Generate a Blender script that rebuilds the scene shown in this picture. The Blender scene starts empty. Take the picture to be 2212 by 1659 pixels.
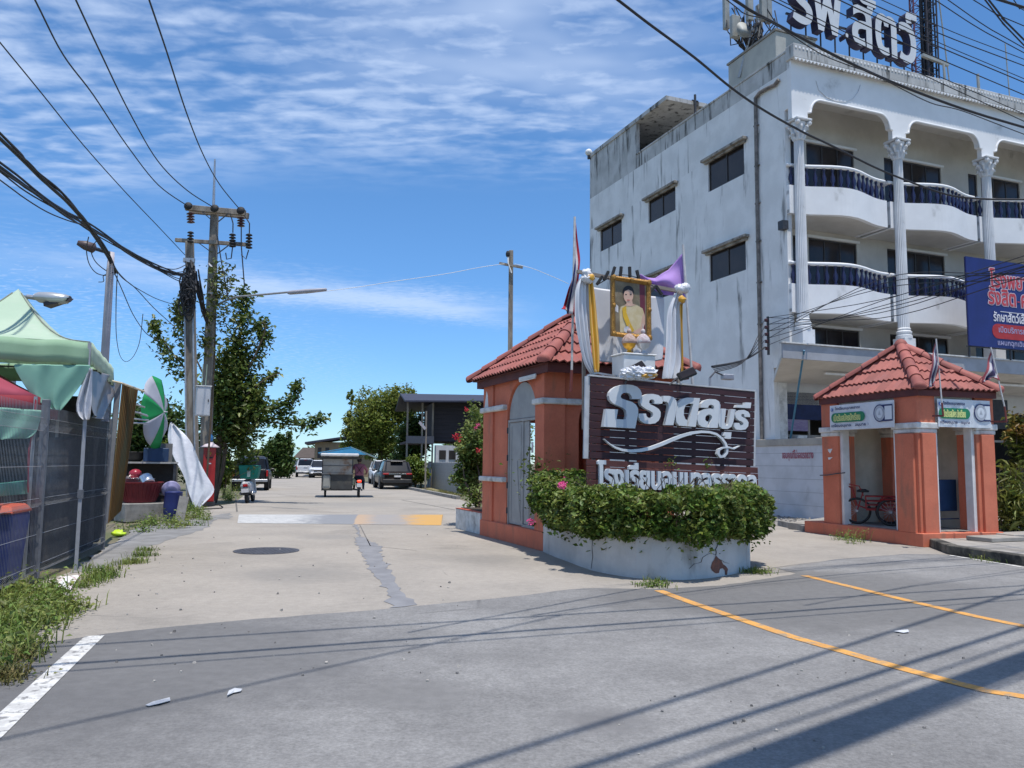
import bpy, math, random
import numpy as np
from mathutils import Vector, Matrix
from mathutils.geometry import delaunay_2d_cdt
random.seed(7); RNG = np.random.default_rng(7)
SC = bpy.context.scene; COL = SC.collection
R = math.radians
# ------------------------------------------------------------------ camera
CAM_H = 1.55; FPX = 1750.0; CX, CY = 1106.0, 829.5
PITCH = math.atan((1001-829.5)/FPX); ROLL = R(0.6)
cd = bpy.data.cameras.new('camera'); cam = bpy.data.objects.new('camera', cd); COL.objects.link(cam)
cd.sensor_width = 36; cd.lens = FPX/2212*36; cd.clip_start = .05; cd.clip_end = 6000
CR = (Matrix.Rotation(R(90)+PITCH, 3, 'X') @ Matrix.Rotation(ROLL, 3, 'Z'))
cam.matrix_world = Matrix.Translation((0, 0, CAM_H)) @ CR.to_4x4()
SC.camera = cam
CP = Vector((0, 0, CAM_H))
def ray(u, v): return CR @ Vector(((u-CX)/FPX, (CY-v)/FPX, -1.0))
def G(u, v, z=0.0):                      # point of the ground (height z) seen at u, v
    d = ray(u, v); return CP + d*((z-CAM_H)/d.z)
def P(u, v, Y):                          # point at depth Y
    d = ray(u, v); return CP + d*(Y/d.y)
def PL(u, v, o, n):                      # point of a plane
    d = ray(u, v); return CP + d*((o-CP).dot(n)/d.dot(n))
# ------------------------------------------------------------------ light
SUN_EL, SUN_AZ = R(77), (0.42, -0.91)    # towards the sun, on the ground plan
SC.view_settings.view_transform = 'Standard'; SC.view_settings.look = 'None'
SC.view_settings.exposure = 0.22; SC.view_settings.gamma = 1; SC.view_settings.use_curve_mapping = False
sd = bpy.data.lights.new('sun', 'SUN'); sd.energy = 4.2; sd.angle = R(.53); sd.color = (1, .955, .89)
so = bpy.data.objects.new('sun', sd); COL.objects.link(so)
_h = Vector((SUN_AZ[0], SUN_AZ[1], 0)).normalized()*math.cos(SUN_EL)
SUNV = Vector((_h.x, _h.y, math.sin(SUN_EL)))
so.rotation_euler = SUNV.to_track_quat('Z', 'Y').to_euler(); so.location = (0, 0, 40)
W = bpy.data.worlds.new('World'); SC.world = W; W.use_nodes = True
def build_sky():
    nt = W.node_tree; N = nt.nodes; L = nt.links; N.clear()
    def nd(t, **k):
        n = N.new(t)
        for a, b in k.items(): setattr(n, a, b)
        return n
    def val(x):
        return x
    def mth(op, a, b=None, c=None, clamp=False):
        n = nd('ShaderNodeMath', operation=op, use_clamp=clamp)
        for i, x in enumerate((a, b, c)):
            if x is None: continue
            if isinstance(x, (int, float)): n.inputs[i].default_value = x
            else: L.new(x, n.inputs[i])
        return n.outputs[0]
    def sstep(x, a, b):
        n = nd('ShaderNodeMapRange', interpolation_type='SMOOTHSTEP')
        L.new(x, n.inputs[0]); n.inputs[1].default_value = a; n.inputs[2].default_value = b
        n.inputs[3].default_value = 0; n.inputs[4].default_value = 1
        return n.outputs[0]
    sky = nd('ShaderNodeTexSky', sky_type='NISHITA', sun_disc=False, sun_elevation=SUN_EL,
             sun_rotation=math.atan2(SUN_AZ[0], SUN_AZ[1]), altitude=0, air_density=1.0, dust_density=0.0, ozone_density=2.5)
    hs = nd('ShaderNodeHueSaturation'); hs.inputs['Saturation'].default_value = 1.05
    tc = nd('ShaderNodeTexCoord'); sep = nd('ShaderNodeSeparateXYZ'); L.new(tc.outputs['Generated'], sep.inputs[0])
    tm = nd('ShaderNodeMix', data_type='RGBA'); L.new(sstep(sep.outputs[2], -.02, .42), tm.inputs[0]); tm.inputs[6].default_value = (.54, .76, 1.06, 1); tm.inputs[7].default_value = (.66, .87, 1.05, 1)
    tx = nd('ShaderNodeMix', data_type='RGBA', blend_type='MULTIPLY'); tx.inputs[0].default_value = 1; L.new(sky.outputs[0], tx.inputs[6]); L.new(tm.outputs[2], tx.inputs[7]); L.new(tx.outputs[2], hs.inputs['Color'])
    z = mth('MAXIMUM', sep.outputs[2], .03)
    x = mth('DIVIDE', sep.outputs[0], z); y = mth('DIVIDE', sep.outputs[1], z)
    def noise(sx, sy, scale, detail, rough, ox=0, oy=0, dist=0.0, ydx=0.0):
        cb = nd('ShaderNodeCombineXYZ')
        L.new(mth('MULTIPLY_ADD', x, sx, ox), cb.inputs[0])
        L.new(mth('MULTIPLY_ADD', mth('MULTIPLY_ADD', x, ydx, y), sy, oy), cb.inputs[1])
        n = nd('ShaderNodeTexNoise'); L.new(cb.outputs[0], n.inputs['Vector'])
        n.inputs['Scale'].default_value = scale; n.inputs['Detail'].default_value = detail
        n.inputs['Roughness'].default_value = rough; n.inputs['Distortion'].default_value = dist
        return n.outputs['Fac']
    low = noise(1, 1, .55, 3, .5, 3.1, 1.7)                     # where the bank lies
    rip = noise(6.0, 12.5, 1.0, 2.5, .5, 5.2, .4, .35, .08)     # rows of small clouds
    fine = noise(15, 20, 1.0, 4, .6, 1.2, 7.7, .3)
    veil = noise(1.1, 1.5, 1.0, 4, .55, 8.3, 2.2, .2)
    bank = mth('MULTIPLY', sstep(mth('MULTIPLY_ADD', x, .12, mth('MULTIPLY_ADD', low, 1.3, y)), 3.62, 2.95),
               sstep(mth('MULTIPLY_ADD', low, -1.0, x), .36, -.34))
    dens = mth('MULTIPLY_ADD', veil, .75, mth('MULTIPLY_ADD', fine, .30, mth('MULTIPLY', rip, .75)))
    c1 = mth('MULTIPLY', bank, mth('MULTIPLY', sstep(dens, .68, 1.18), .66))
    core = mth('MULTIPLY', bank, mth('MULTIPLY', mth('MULTIPLY', sstep(veil, .35, .7), sstep(y, 2.9, 1.7)), mth('MULTIPLY', sstep(x, -1.3, .1), .75)))
    # long wisp low over the street
    wy = mth('SUBTRACT', mth('MULTIPLY_ADD', x, -.55, y), 5.35)
    wisp = mth('MULTIPLY', sstep(mth('ABSOLUTE', mth('MULTIPLY_ADD', fine, .9, mth('SUBTRACT', wy, .5))), .85, .0),
               mth('MULTIPLY', sstep(x, -3.4, -1.2), sstep(x, .35, -.5)))
    wisp = mth('MULTIPLY', wisp, mth('MULTIPLY', sstep(veil, .25, .62), .6))
    lv = mth('MULTIPLY', mth('MULTIPLY', sstep(x, -.9, -2.4), sstep(y, 2.9, 4.2)), mth('MULTIPLY', sstep(fine, .45, .75), .35))
    cl = mth('MAXIMUM', mth('MAXIMUM', c1, core), mth('MAXIMUM', wisp, lv))
    cl = mth('MULTIPLY', cl, sstep(sep.outputs[2], .02, .14), clamp=True)
    mx = nd('ShaderNodeMix', data_type='RGBA')
    L.new(cl, mx.inputs[0]); L.new(hs.outputs[0], mx.inputs[6]); mx.inputs[7].default_value = (4.6, 5.5, 7.1, 1)
    bg = nd('ShaderNodeBackground'); bg.inputs['Strength'].default_value = .135
    L.new(mx.outputs[2], bg.inputs['Color'])
    out = nd('ShaderNodeOutputWorld'); L.new(bg.outputs[0], out.inputs['Surface'])
build_sky()
# ------------------------------------------------------------------ helpers
def tag(o, label=None, cat=None, group=None, kind=None):
    if label: o['label'] = label
    if cat: o['category'] = cat
    if group: o['group'] = group
    if kind: o['kind'] = kind
    return o
def thing(name, label, cat, loc=(0, 0, 0), rz=0.0, group=None):
    o = bpy.data.objects.new(name, None); COL.objects.link(o)
    o.location = loc; o.rotation_euler = (0, 0, rz); o.empty_display_size = .2
    return tag(o, label, cat, group)
def link_mesh(name, me, parent=None, loc=None, rot=None):
    o = bpy.data.objects.new(name, me); COL.objects.link(o)
    if parent: o.parent = parent
    if loc is not None: o.location = loc
    if rot is not None: o.rotation_euler = rot
    return o
def copy_tree(o, parent=None):
    c = o.copy(); COL.objects.link(c); c.parent = parent
    for ch in list(o.children): copy_tree(ch, c)
    return c
class MB:
    def __init__(s): s.v = []; s.f = []; s.m = []
    def add(s, vs, fs, mi=0, M=None):
        b = len(s.v)
        s.v += [tuple(M @ Vector(p)) if M is not None else tuple(p) for p in vs]
        for f in fs: s.f.append(tuple(i+b for i in f)); s.m.append(mi)
        return s
    def box(s, x0, x1, y0, y1, z0, z1, mi=0, M=None):
        return s.add([(x0,y0,z0),(x1,y0,z0),(x1,y1,z0),(x0,y1,z0),(x0,y0,z1),(x1,y0,z1),(x1,y1,z1),(x0,y1,z1)],
                     [(0,3,2,1),(4,5,6,7),(0,1,5,4),(1,2,6,5),(2,3,7,6),(3,0,4,7)], mi, M)
    def hexa(s, lo, hi, mi=0, M=None):   # 4 bottom + 4 top points, both ccw from above
        return s.add(list(lo)+list(hi), [(0,3,2,1),(4,5,6,7),(0,1,5,4),(1,2,6,5),(2,3,7,6),(3,0,4,7)], mi, M)
    def bar(s, a, b, w, h=None, mi=0):   # square bar between two points
        a = Vector(a); b = Vector(b); h = h or w; d = (b-a).normalized()
        up = Vector((0,0,1)) if abs(d.z) < .95 else Vector((0,1,0))
        x = d.cross(up).normalized()*w/2; y = x.cross(d).normalized()*h/2
        vs = [a-x-y, a+x-y, a+x+y, a-x+y, b-x-y, b+x-y, b+x+y, b-x+y]
        return s.add(vs, [(0,3,2,1),(4,5,6,7),(0,1,5,4),(1,2,6,5),(2,3,7,6),(3,0,4,7)], mi)
    def tube(s, path, r, n=8, cap=True, mi=0, closed=False):
        pts = [Vector(p) for p in path]; k = len(pts)
        rr = r if isinstance(r, (list, tuple)) else [r]*k
        b = len(s.v); prev = None
        for i, p in enumerate(pts):
            if closed: t = (pts[(i+1) % k]-pts[i-1])
            else: t = (pts[min(i+1, k-1)]-pts[max(i-1, 0)])
            t = t.normalized() if t.length > 1e-9 else Vector((0,0,1))
            if prev is None:
                up = Vector((0,0,1)) if abs(t.z) < .9 else Vector((1,0,0))
                x = t.cross(up).normalized()
            else:
                x = (prev-t*prev.dot(t))
                x = x.normalized() if x.length > 1e-6 else t.orthogonal().normalized()
            prev = x; y = t.cross(x)
            for j in range(n):
                a = 2*math.pi*j/n; s.v.append(tuple(p+(x*math.cos(a)+y*math.sin(a))*rr[i]))
        for i in range(k if closed else k-1):
            i2 = (i+1) % k
            for j in range(n):
                s.f.append((b+i*n+j, b+i*n+(j+1)%n, b+i2*n+(j+1)%n, b+i2*n+j)); s.m.append(mi)
        if cap and not closed:
            s.f.append(tuple(b+j for j in reversed(range(n)))); s.m.append(mi)
            s.f.append(tuple(b+(k-1)*n+j for j in range(n))); s.m.append(mi)
        return s
    def lathe(s, prof, n=16, M=None, mi=0):   # prof [(r, z)] bottom to top, closed with caps
        b = len(s.v); vs = []
        for r, z in prof:
            for j in range(n):
                a = 2*math.pi*j/n; vs.append((r*math.cos(a), r*math.sin(a), z))
        fs = []
        for i in range(len(prof)-1):
            for j in range(n): fs.append((i*n+j, i*n+(j+1)%n, (i+1)*n+(j+1)%n, (i+1)*n+j))
        fs.append(tuple(reversed(range(n)))); fs.append(tuple((len(prof)-1)*n+j for j in range(n)))
        return s.add(vs, fs, mi, M)
    def prism(s, poly, d0, d1, plane='xz', mi=0, M=None):
        k = len(poly)
        def mk(p, d): return {'xz': (p[0], d, p[1]), 'xy': (p[0], p[1], d), 'yz': (d, p[0], p[1])}[plane]
        area = sum(poly[i][0]*poly[(i+1)%k][1]-poly[(i+1)%k][0]*poly[i][1] for i in range(k))
        if area < 0: poly = poly[::-1]
        if (d1 > d0) == (plane == 'xz'): d0, d1 = d1, d0
        vs = [mk(p, d0) for p in poly]+[mk(p, d1) for p in poly]
        fs = [tuple(reversed(range(k))), tuple(range(k, 2*k))]
        for i in range(k): fs.append((i, (i+1)%k, k+(i+1)%k, k+i))
        return s.add(vs, fs, mi, M)
    def ell(s, c, r, n=10, m=6, mi=0, M=None):
        prof = [(math.sin(math.pi*i/m), -math.cos(math.pi*i/m)) for i in range(m+1)]
        prof[0] = (.02, -1); prof[-1] = (.02, 1)
        T = Matrix.Translation(c) @ Matrix.Diagonal((r[0], r[1], r[2], 1))
        return s.lathe(prof, n, T if M is None else M @ T, mi)
    def crumple(s, c, r, n=16, m=10, amt=.28, mi=0):
        b = len(s.v); s.ell(c, r, n, m, mi); c = Vector(c)
        for i in range(b, len(s.v)): s.v[i] = tuple(c+(Vector(s.v[i])-c)*random.uniform(1-amt, 1+amt))
        return s
    def grid(s, pts, mi=0, closed=False):      # rows of equal length
        b = len(s.v); k = len(pts[0])
        for row in pts: s.v += [tuple(p) for p in row]
        for i in range(len(pts)-1):
            for j in range(k if closed else k-1):
                s.f.append((b+i*k+j, b+i*k+(j+1)%k, b+(i+1)*k+(j+1)%k, b+(i+1)*k+j)); s.m.append(mi)
        return s
    def mesh(s, name, mats, smooth=False):
        me = bpy.data.meshes.new(name); me.from_pydata(s.v, [], s.f)
        for m in (mats if isinstance(mats, (list, tuple)) else [mats]): me.materials.append(m)
        if len(me.materials) > 1: me.polygons.foreach_set('material_index', s.m)
        if smooth: me.polygons.foreach_set('use_smooth', [True]*len(me.polygons))
        me.update(); return me
    def build(s, name, mats, parent=None, smooth=False, bevel=0, loc=None, rot=None, thick=0, sub=0, segs=1):
        o = link_mesh(name, s.mesh(name, mats, smooth), parent, loc, rot)
        if thick:
            m = o.modifiers.new('t', 'SOLIDIFY'); m.thickness = thick; m.offset = 0
        if bevel:
            m = o.modifiers.new('b', 'BEVEL'); m.width = bevel; m.segments = segs; m.limit_method = 'ANGLE'; m.angle_limit = R(35)
        if sub:
            m = o.modifiers.new('s', 'SUBSURF'); m.levels = sub; m.render_levels = sub
        return o
# ------------------------------------------------------------------ materials
def srgb(r, g, b):
    f = lambda c: (c/255/12.92 if c/255 <= .04045 else ((c/255+.055)/1.055)**2.4)
    return (f(r), f(g), f(b))
_mats = {}
def M(name, c1, c2=None, rough=.8, scale=4, detail=5, lo=.35, hi=.65, bump=0, bscale=None, metal=0, spec=.4, c3=None, c3scale=.6,
      c3lo=.5, c3hi=.7, stretch=None, coat=0, alpha=1, trans=0, sheen=0, c3stretch=None, world=False, island=0.0, transl=0.0, emit=None, objrand=0.0, speck=0.0, speckscale=120, crack=None, spots=None, midc=0.0, ramps=None):
    if name in _mats: return _mats[name]
    m = bpy.data.materials.new(name); m.use_nodes = True; nt = m.node_tree; N = nt.nodes; L = nt.links
    b = N['Principled BSDF']; out = N['Material Output']
    b.inputs['Roughness'].default_value = rough; b.inputs['Metallic'].default_value = metal
    b.inputs['Specular IOR Level'].default_value = spec; b.inputs['Coat Weight'].default_value = coat
    b.inputs['Coat Roughness'].default_value = .06
    b.inputs['Transmission Weight'].default_value = trans; b.inputs['Alpha'].default_value = alpha
    if sheen: b.inputs['Sheen Weight'].default_value = sheen
    if emit: b.inputs['Emission Color'].default_value = (*emit[0], 1); b.inputs['Emission Strength'].default_value = emit[1]
    c2 = c2 or tuple(x*.82 for x in c1)
    tc = N.new('ShaderNodeTexCoord'); vec = tc.outputs['Object']
    if world:
        g = N.new('ShaderNodeNewGeometry'); vec = g.outputs['Position']
    def noise(sc, st, det, dist=0):
        mp = N.new('ShaderNodeMapping'); L.new(vec, mp.inputs[0])
        if st: mp.inputs['Scale'].default_value = st
        n = N.new('ShaderNodeTexNoise'); L.new(mp.outputs[0], n.inputs['Vector'])
        n.inputs['Scale'].default_value = sc; n.inputs['Detail'].default_value = det; n.inputs['Roughness'].default_value = .6
        n.inputs['Distortion'].default_value = dist
        return n.outputs['Fac']
    def mr(x, a, c):
        n = N.new('ShaderNodeMapRange'); n.interpolation_type = 'SMOOTHSTEP'; L.new(x, n.inputs[0])
        n.inputs[1].default_value = a; n.inputs[2].default_value = c; return n.outputs[0]
    def mix(f, a, c):
        n = N.new('ShaderNodeMix'); n.data_type = 'RGBA'; L.new(f, n.inputs[0])
        for i, x in ((6, a), (7, c)):
            if isinstance(x, tuple): n.inputs[i].default_value = (*x, 1)
            else: L.new(x, n.inputs[i])
        return n.outputs[2]
    n1 = noise(scale, stretch, detail)
    col = mix(mr(n1, lo, hi), tuple(c1), tuple(c2))
    if c3: col = mix(mr(noise(c3scale, c3stretch, 6, .3), c3lo, c3hi), col, tuple(c3))
    if island:
        g2 = N.new('ShaderNodeNewGeometry'); h = N.new('ShaderNodeHueSaturation')
        a = N.new('ShaderNodeMapRange'); L.new(g2.outputs['Random Per Island'], a.inputs[0])
        a.inputs[3].default_value = 1-island; a.inputs[4].default_value = 1+island
        L.new(a.outputs[0], h.inputs['Value']); L.new(col, h.inputs['Color'])
        mm = N.new('ShaderNodeMath'); mm.operation = 'MULTIPLY_ADD'; mm.inputs[1].default_value = 7.13; mm.inputs[2].default_value = 0
        L.new(g2.outputs['Random Per Island'], mm.inputs[0]); fr = N.new('ShaderNodeMath'); fr.operation = 'FRACT'; L.new(mm.outputs[0], fr.inputs[0])
        a2 = N.new('ShaderNodeMapRange'); L.new(fr.outputs[0], a2.inputs[0]); a2.inputs[3].default_value = .5-island*.07; a2.inputs[4].default_value = .5+island*.05
        L.new(a2.outputs[0], h.inputs['Hue']); col = h.outputs[0]
    if speck:
        v = N.new('ShaderNodeTexNoise'); L.new(vec, v.inputs['Vector']); v.inputs['Scale'].default_value = speckscale; v.inputs['Detail'].default_value = 3; v.inputs['Roughness'].default_value = .75
        a = N.new('ShaderNodeMapRange'); L.new(v.outputs['Fac'], a.inputs[0]); a.inputs[1].default_value = .25; a.inputs[2].default_value = .75; a.inputs[3].default_value = 1-speck; a.inputs[4].default_value = 1+speck
        h = N.new('ShaderNodeHueSaturation'); L.new(a.outputs[0], h.inputs['Value']); L.new(col, h.inputs['Color']); col = h.outputs[0]
    for sx, sy, sr, sc in (spots or ()):
        vd = N.new('ShaderNodeVectorMath'); vd.operation = 'DISTANCE'; L.new(vec, vd.inputs[0]); vd.inputs[1].default_value = (sx, sy, 0)
        ad = N.new('ShaderNodeMath'); ad.operation = 'MULTIPLY_ADD'; ad.inputs[1].default_value = -sr*1.2; L.new(noise(.9, None, 5), ad.inputs[0]); L.new(vd.outputs['Value'], ad.inputs[2])
        col = mix(mr(ad.outputs[0], sr*.55, -sr*.35), col, tuple(sc))
    for (o_r, d_r, s0, s1, c_r) in (ramps or ()):
        dt = N.new('ShaderNodeVectorMath'); dt.operation = 'DOT_PRODUCT'; L.new(vec, dt.inputs[0]); dt.inputs[1].default_value = (d_r[0], d_r[1], 0)
        ad = N.new('ShaderNodeMath'); ad.operation = 'MULTIPLY_ADD'; ad.inputs[1].default_value = abs(s1-s0)*1.6; L.new(noise(3.5, None, 6), ad.inputs[0]); L.new(dt.outputs['Value'], ad.inputs[2])
        k_ = o_r[0]*d_r[0]+o_r[1]*d_r[1]+abs(s1-s0)*.8
        col = mix(mr(ad.outputs[0], s0+k_, s1+k_), col, tuple(c_r))
    if midc:
        a = N.new('ShaderNodeMapRange'); L.new(noise(9, None, 5), a.inputs[0]); a.inputs[1].default_value = .3; a.inputs[2].default_value = .7; a.inputs[3].default_value = 1-midc; a.inputs[4].default_value = 1+midc
        h = N.new('ShaderNodeHueSaturation'); L.new(a.outputs[0], h.inputs['Value']); L.new(col, h.inputs['Color']); col = h.outputs[0]
    if crack:
        wv = N.new('ShaderNodeTexNoise'); L.new(vec, wv.inputs['Vector']); wv.inputs['Scale'].default_value = crack[0]*2.2; wv.inputs['Detail'].default_value = 5
        ad = N.new('ShaderNodeMix'); ad.data_type = 'RGBA'; ad.inputs[0].default_value = .12; L.new(vec, ad.inputs[6]); L.new(wv.outputs['Color'], ad.inputs[7])
        vo = N.new('ShaderNodeTexVoronoi'); vo.feature = 'DISTANCE_TO_EDGE'; L.new(ad.outputs[2], vo.inputs['Vector']); vo.inputs['Scale'].default_value = crack[0]
        f1 = mr(vo.outputs['Distance'], crack[1], 0.0); f2 = mr(noise(crack[0]*.9, None, 3), crack[2], crack[2]+.12)
        mm = N.new('ShaderNodeMath'); mm.operation = 'MULTIPLY'; L.new(f1, mm.inputs[0]); L.new(f2, mm.inputs[1]); col = mix(mm.outputs[0], col, tuple(crack[3]))
    if objrand:
        oi = N.new('ShaderNodeObjectInfo'); a = N.new('ShaderNodeMapRange'); L.new(oi.outputs['Random'], a.inputs[0]); a.inputs[3].default_value = 1-objrand; a.inputs[4].default_value = 1+objrand
        h = N.new('ShaderNodeHueSaturation'); L.new(a.outputs[0], h.inputs['Value']); L.new(col, h.inputs['Color']); col = h.outputs[0]
    L.new(col, b.inputs['Base Color'])
    if bump:
        bp = N.new('ShaderNodeBump'); bp.inputs['Strength'].default_value = min(1, bump); bp.inputs['Distance'].default_value = .02
        L.new(noise(bscale or scale*6, None, 6), bp.inputs['Height']); L.new(bp.outputs[0], b.inputs['Normal'])
    if transl:
        t = N.new('ShaderNodeBsdfTranslucent'); L.new(col, t.inputs['Color'])
        ms = N.new('ShaderNodeMixShader'); ms.inputs[0].default_value = transl
        L.new(b.outputs[0], ms.inputs[1]); L.new(t.outputs[0], ms.inputs[2]); L.new(ms.outputs[0], out.inputs['Surface'])
    _mats[name] = m; return m
def leafmat(name, c1, c2, island=.45, transl=.28, rough=.55, scale=1.2):
    return M(name, c1, c2, rough=rough, scale=scale, detail=3, lo=.38, hi=.62, island=island, transl=transl, spec=.35)
ORANGE = M('orange plaster', (.62,.185,.105), (.54,.155,.088), .87, 1.6, bump=.18, bscale=50, c3=(.36,.15,.095), c3scale=1.5, c3lo=.50, c3hi=.76, c3stretch=(2.2,2.2,.5), speck=.07, speckscale=25)
TILE = M('roof tile', (.33,.105,.085), (.27,.082,.068), .7, 2.2, bump=.12, bscale=40, c3=(.27,.10,.09), c3scale=2.2, c3lo=.5, c3hi=.78, world=True, objrand=.16, speck=.12, speckscale=40)
MAROON = M('maroon wood', (.13,.035,.03), (.09,.025,.025), .7, 3)
WHITE = M('white paint', (.74,.74,.73), (.62,.62,.61), .7, 3, bump=.1, bscale=50)
WTRIM = M('weathered white trim', (.66,.66,.64), (.48,.48,.46), .8, 5, bump=.2, c3=(.28,.27,.25), c3scale=2.5, c3lo=.58, c3hi=.75)
GREYD = M('grey metal paint', (.30,.30,.31), (.25,.25,.26), .55, 3)
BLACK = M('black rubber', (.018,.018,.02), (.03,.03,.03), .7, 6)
STEEL = M('galvanised steel', (.42,.43,.45), (.33,.34,.36), .45, 8, metal=.6)
DARKST = M('dark steel', (.07,.072,.08), (.05,.05,.055), .5, 8, metal=.4)
CONC = M('weathered concrete', (.30,.285,.26), (.21,.20,.185), .92, 5, bump=.35, bscale=35, c3=(.10,.098,.09), c3scale=1.4, c3lo=.52, c3hi=.72)
WOODP = M('grey pole concrete', (.30,.265,.22), (.21,.18,.15), .92, 3, bump=.3, bscale=30, stretch=(3,3,.6), c3=(.13,.11,.095), c3scale=2, c3stretch=(2,2,.3))
CABLE = M('black cable', (.022,.022,.026), (.03,.03,.034), .6, 3)
GLASSD = M('dark window glass', (.022,.018,.018), (.035,.028,.026), .14, 1.2, spec=.32)
# ------------------------------------------------------------------ text as geometry
def outlines(body, res=3):
    c = bpy.data.curves.new('txt', 'FONT'); c.body = body; c.size = 1; c.fill_mode = 'NONE'; c.resolution_u = res
    o = bpy.data.objects.new('txt', c); COL.objects.link(o)
    dg = bpy.context.evaluated_depsgraph_get(); dg.update()
    me = o.evaluated_get(dg).to_mesh()
    nb = {}
    for e in me.edges:
        a, b = e.vertices; nb.setdefault(a, []).append(b); nb.setdefault(b, []).append(a)
    seen = set(); loops = []
    for s in nb:
        if s in seen or len(nb[s]) != 2: continue
        lp = [s]; seen.add(s); prev = s; cur = nb[s][0]
        # edge order of the mesh follows the curve: keep the direction of increasing index
        cand = sorted(nb[s]); cur = s+1 if s+1 in cand else cand[0]
        while cur != s and cur not in seen:
            lp.append(cur); seen.add(cur)
            nx = [q for q in nb[cur] if q != prev]; prev = cur
            if not nx: break
            cur = nx[0]
        loops.append([(me.vertices[i].co.x, me.vertices[i].co.y) for i in lp])
    o.evaluated_get(dg).to_mesh_clear(); bpy.data.objects.remove(o); bpy.data.curves.remove(c)
    return [l for l in loops if len(l) > 2]
def area2(l): return sum(l[i-1][0]*l[i][1]-l[i][0]*l[i-1][1] for i in range(len(l)))/2
def embolden(l, d, sgn):
    out = []; k = len(l)
    for i in range(k):
        p, q, r = Vector(l[i-1]), Vector(l[i]), Vector(l[(i+1)%k])
        e1 = (q-p); e2 = (r-q)
        if e1.length < 1e-7 or e2.length < 1e-7: out.append(l[i]); continue
        e1.normalize(); e2.normalize(); n = Vector((e1.y+e2.y, -(e1.x+e2.x)))
        if n.length < 1e-4: out.append(l[i]); continue
        n.normalize(); cs = max(.45, n.dot(Vector((e1.y, -e1.x))))
        q = q+n*(d*sgn/cs); out.append((q.x, q.y))
    return out
def fill2d(loops):
    """triangles of the non-zero winding area of closed outlines"""
    vs = []; es = []
    for l in loops:
        b = len(vs); k = len(l); vs += [Vector(p) for p in l]; es += [(b+i, b+(i+1)%k) for i in range(k)]
    r = delaunay_2d_cdt(vs, es, [], 0, 1e-6)
    V = [(p.x, p.y) for p in r[0]]; T = []
    arr = [np.array(l) for l in loops]
    for t in r[2]:
        cx = sum(V[i][0] for i in t)/3; cy = sum(V[i][1] for i in t)/3; w = 0
        for l in arr:
            y0 = l[:, 1]; y1 = np.roll(y0, -1); x0 = l[:, 0]; x1 = np.roll(x0, -1)
            up = (y0 <= cy) & (y1 > cy); dn = (y0 > cy) & (y1 <= cy)
            isl = (x1-x0)*(cy-y0)-(cx-x0)*(y1-y0)
            w += int((up & (isl > 0)).sum())-int((dn & (isl < 0)).sum())
        if w: T.append(tuple(t))
    return V, T
def extrude2d(V, T, depth):
    """front at y=0 facing -y (x right, z up), back at y=depth"""
    used = sorted({i for t in T for i in t}); mp = {i: k for k, i in enumerate(used)}; n = len(used)
    vs = [(V[i][0], 0, V[i][1]) for i in used]
    fs = []; ec = {}
    for t in T:
        a = (V[t[1]][0]-V[t[0]][0])*(V[t[2]][1]-V[t[0]][1])-(V[t[2]][0]-V[t[0]][0])*(V[t[1]][1]-V[t[0]][1])
        t = t if a > 0 else t[::-1]
        tt = tuple(mp[i] for i in t); fs.append(tt)
        for i in range(3):
            e = (tt[i], tt[(i+1)%3]); ec[e] = 1
    if depth:
        vs += [(x, depth, z) for x, _, z in vs]
        for t in list(fs): fs.append(tuple(i+n for i in t[::-1]))
        for a, b in ec:
            if (b, a) not in ec: fs.append((b, a, a+n, b+n))
    return vs, fs
def islands(T):
    par = {}
    def f(x):
        while par.setdefault(x, x) != x: par[x] = par[par[x]]; x = par[x]
        return x
    for t in T:
        for i in t[1:]: par[f(i)] = f(t[0])
    g = {}
    for t in T: g.setdefault(f(t[0]), []).append(t)
    return list(g.values())
def text2d(body, w, h, bold=0.0, x0=0, z0=0, slant=0.0, res=3):
    """outlines fitted into a w x h box with its corner at x0, z0 -> V, T"""
    ls = outlines(body, res)
    # a mark or letter may be one outline or several; a hole turns the other way round from its letter
    xs = [p[0] for l in ls for p in l]; ys = [p[1] for l in ls for p in l]
    big = max(ls, key=lambda l: abs(area2(l))); sg = 1 if area2(big) > 0 else -1
    ax, ay = min(xs), min(ys); kx = w/(max(xs)-ax); ky = h/(max(ys)-ay)
    ls = [[((x-ax)*kx, (y-ay)*ky) for x, y in l] for l in ls]
    if bold: ls = [embolden(l, bold, sg) for l in ls]
    ls = [[(x+x0+slant*y, y+z0) for x, y in l] for l in ls]
    return fill2d(ls)
def print_text(body, w, h, parent, mat, x0, z0, y, bold=0.0, name='lettering', Mx=None, depth=0, slant=0):
    V, T = text2d(body, w, h, bold, x0, z0, slant, 2); vs, fs = extrude2d(V, T, depth)
    return tag(MB().add([(a, b+y, c) for a, b, c in vs], fs, 0, Mx).build(name, mat, parent), kind='stuff')
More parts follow.
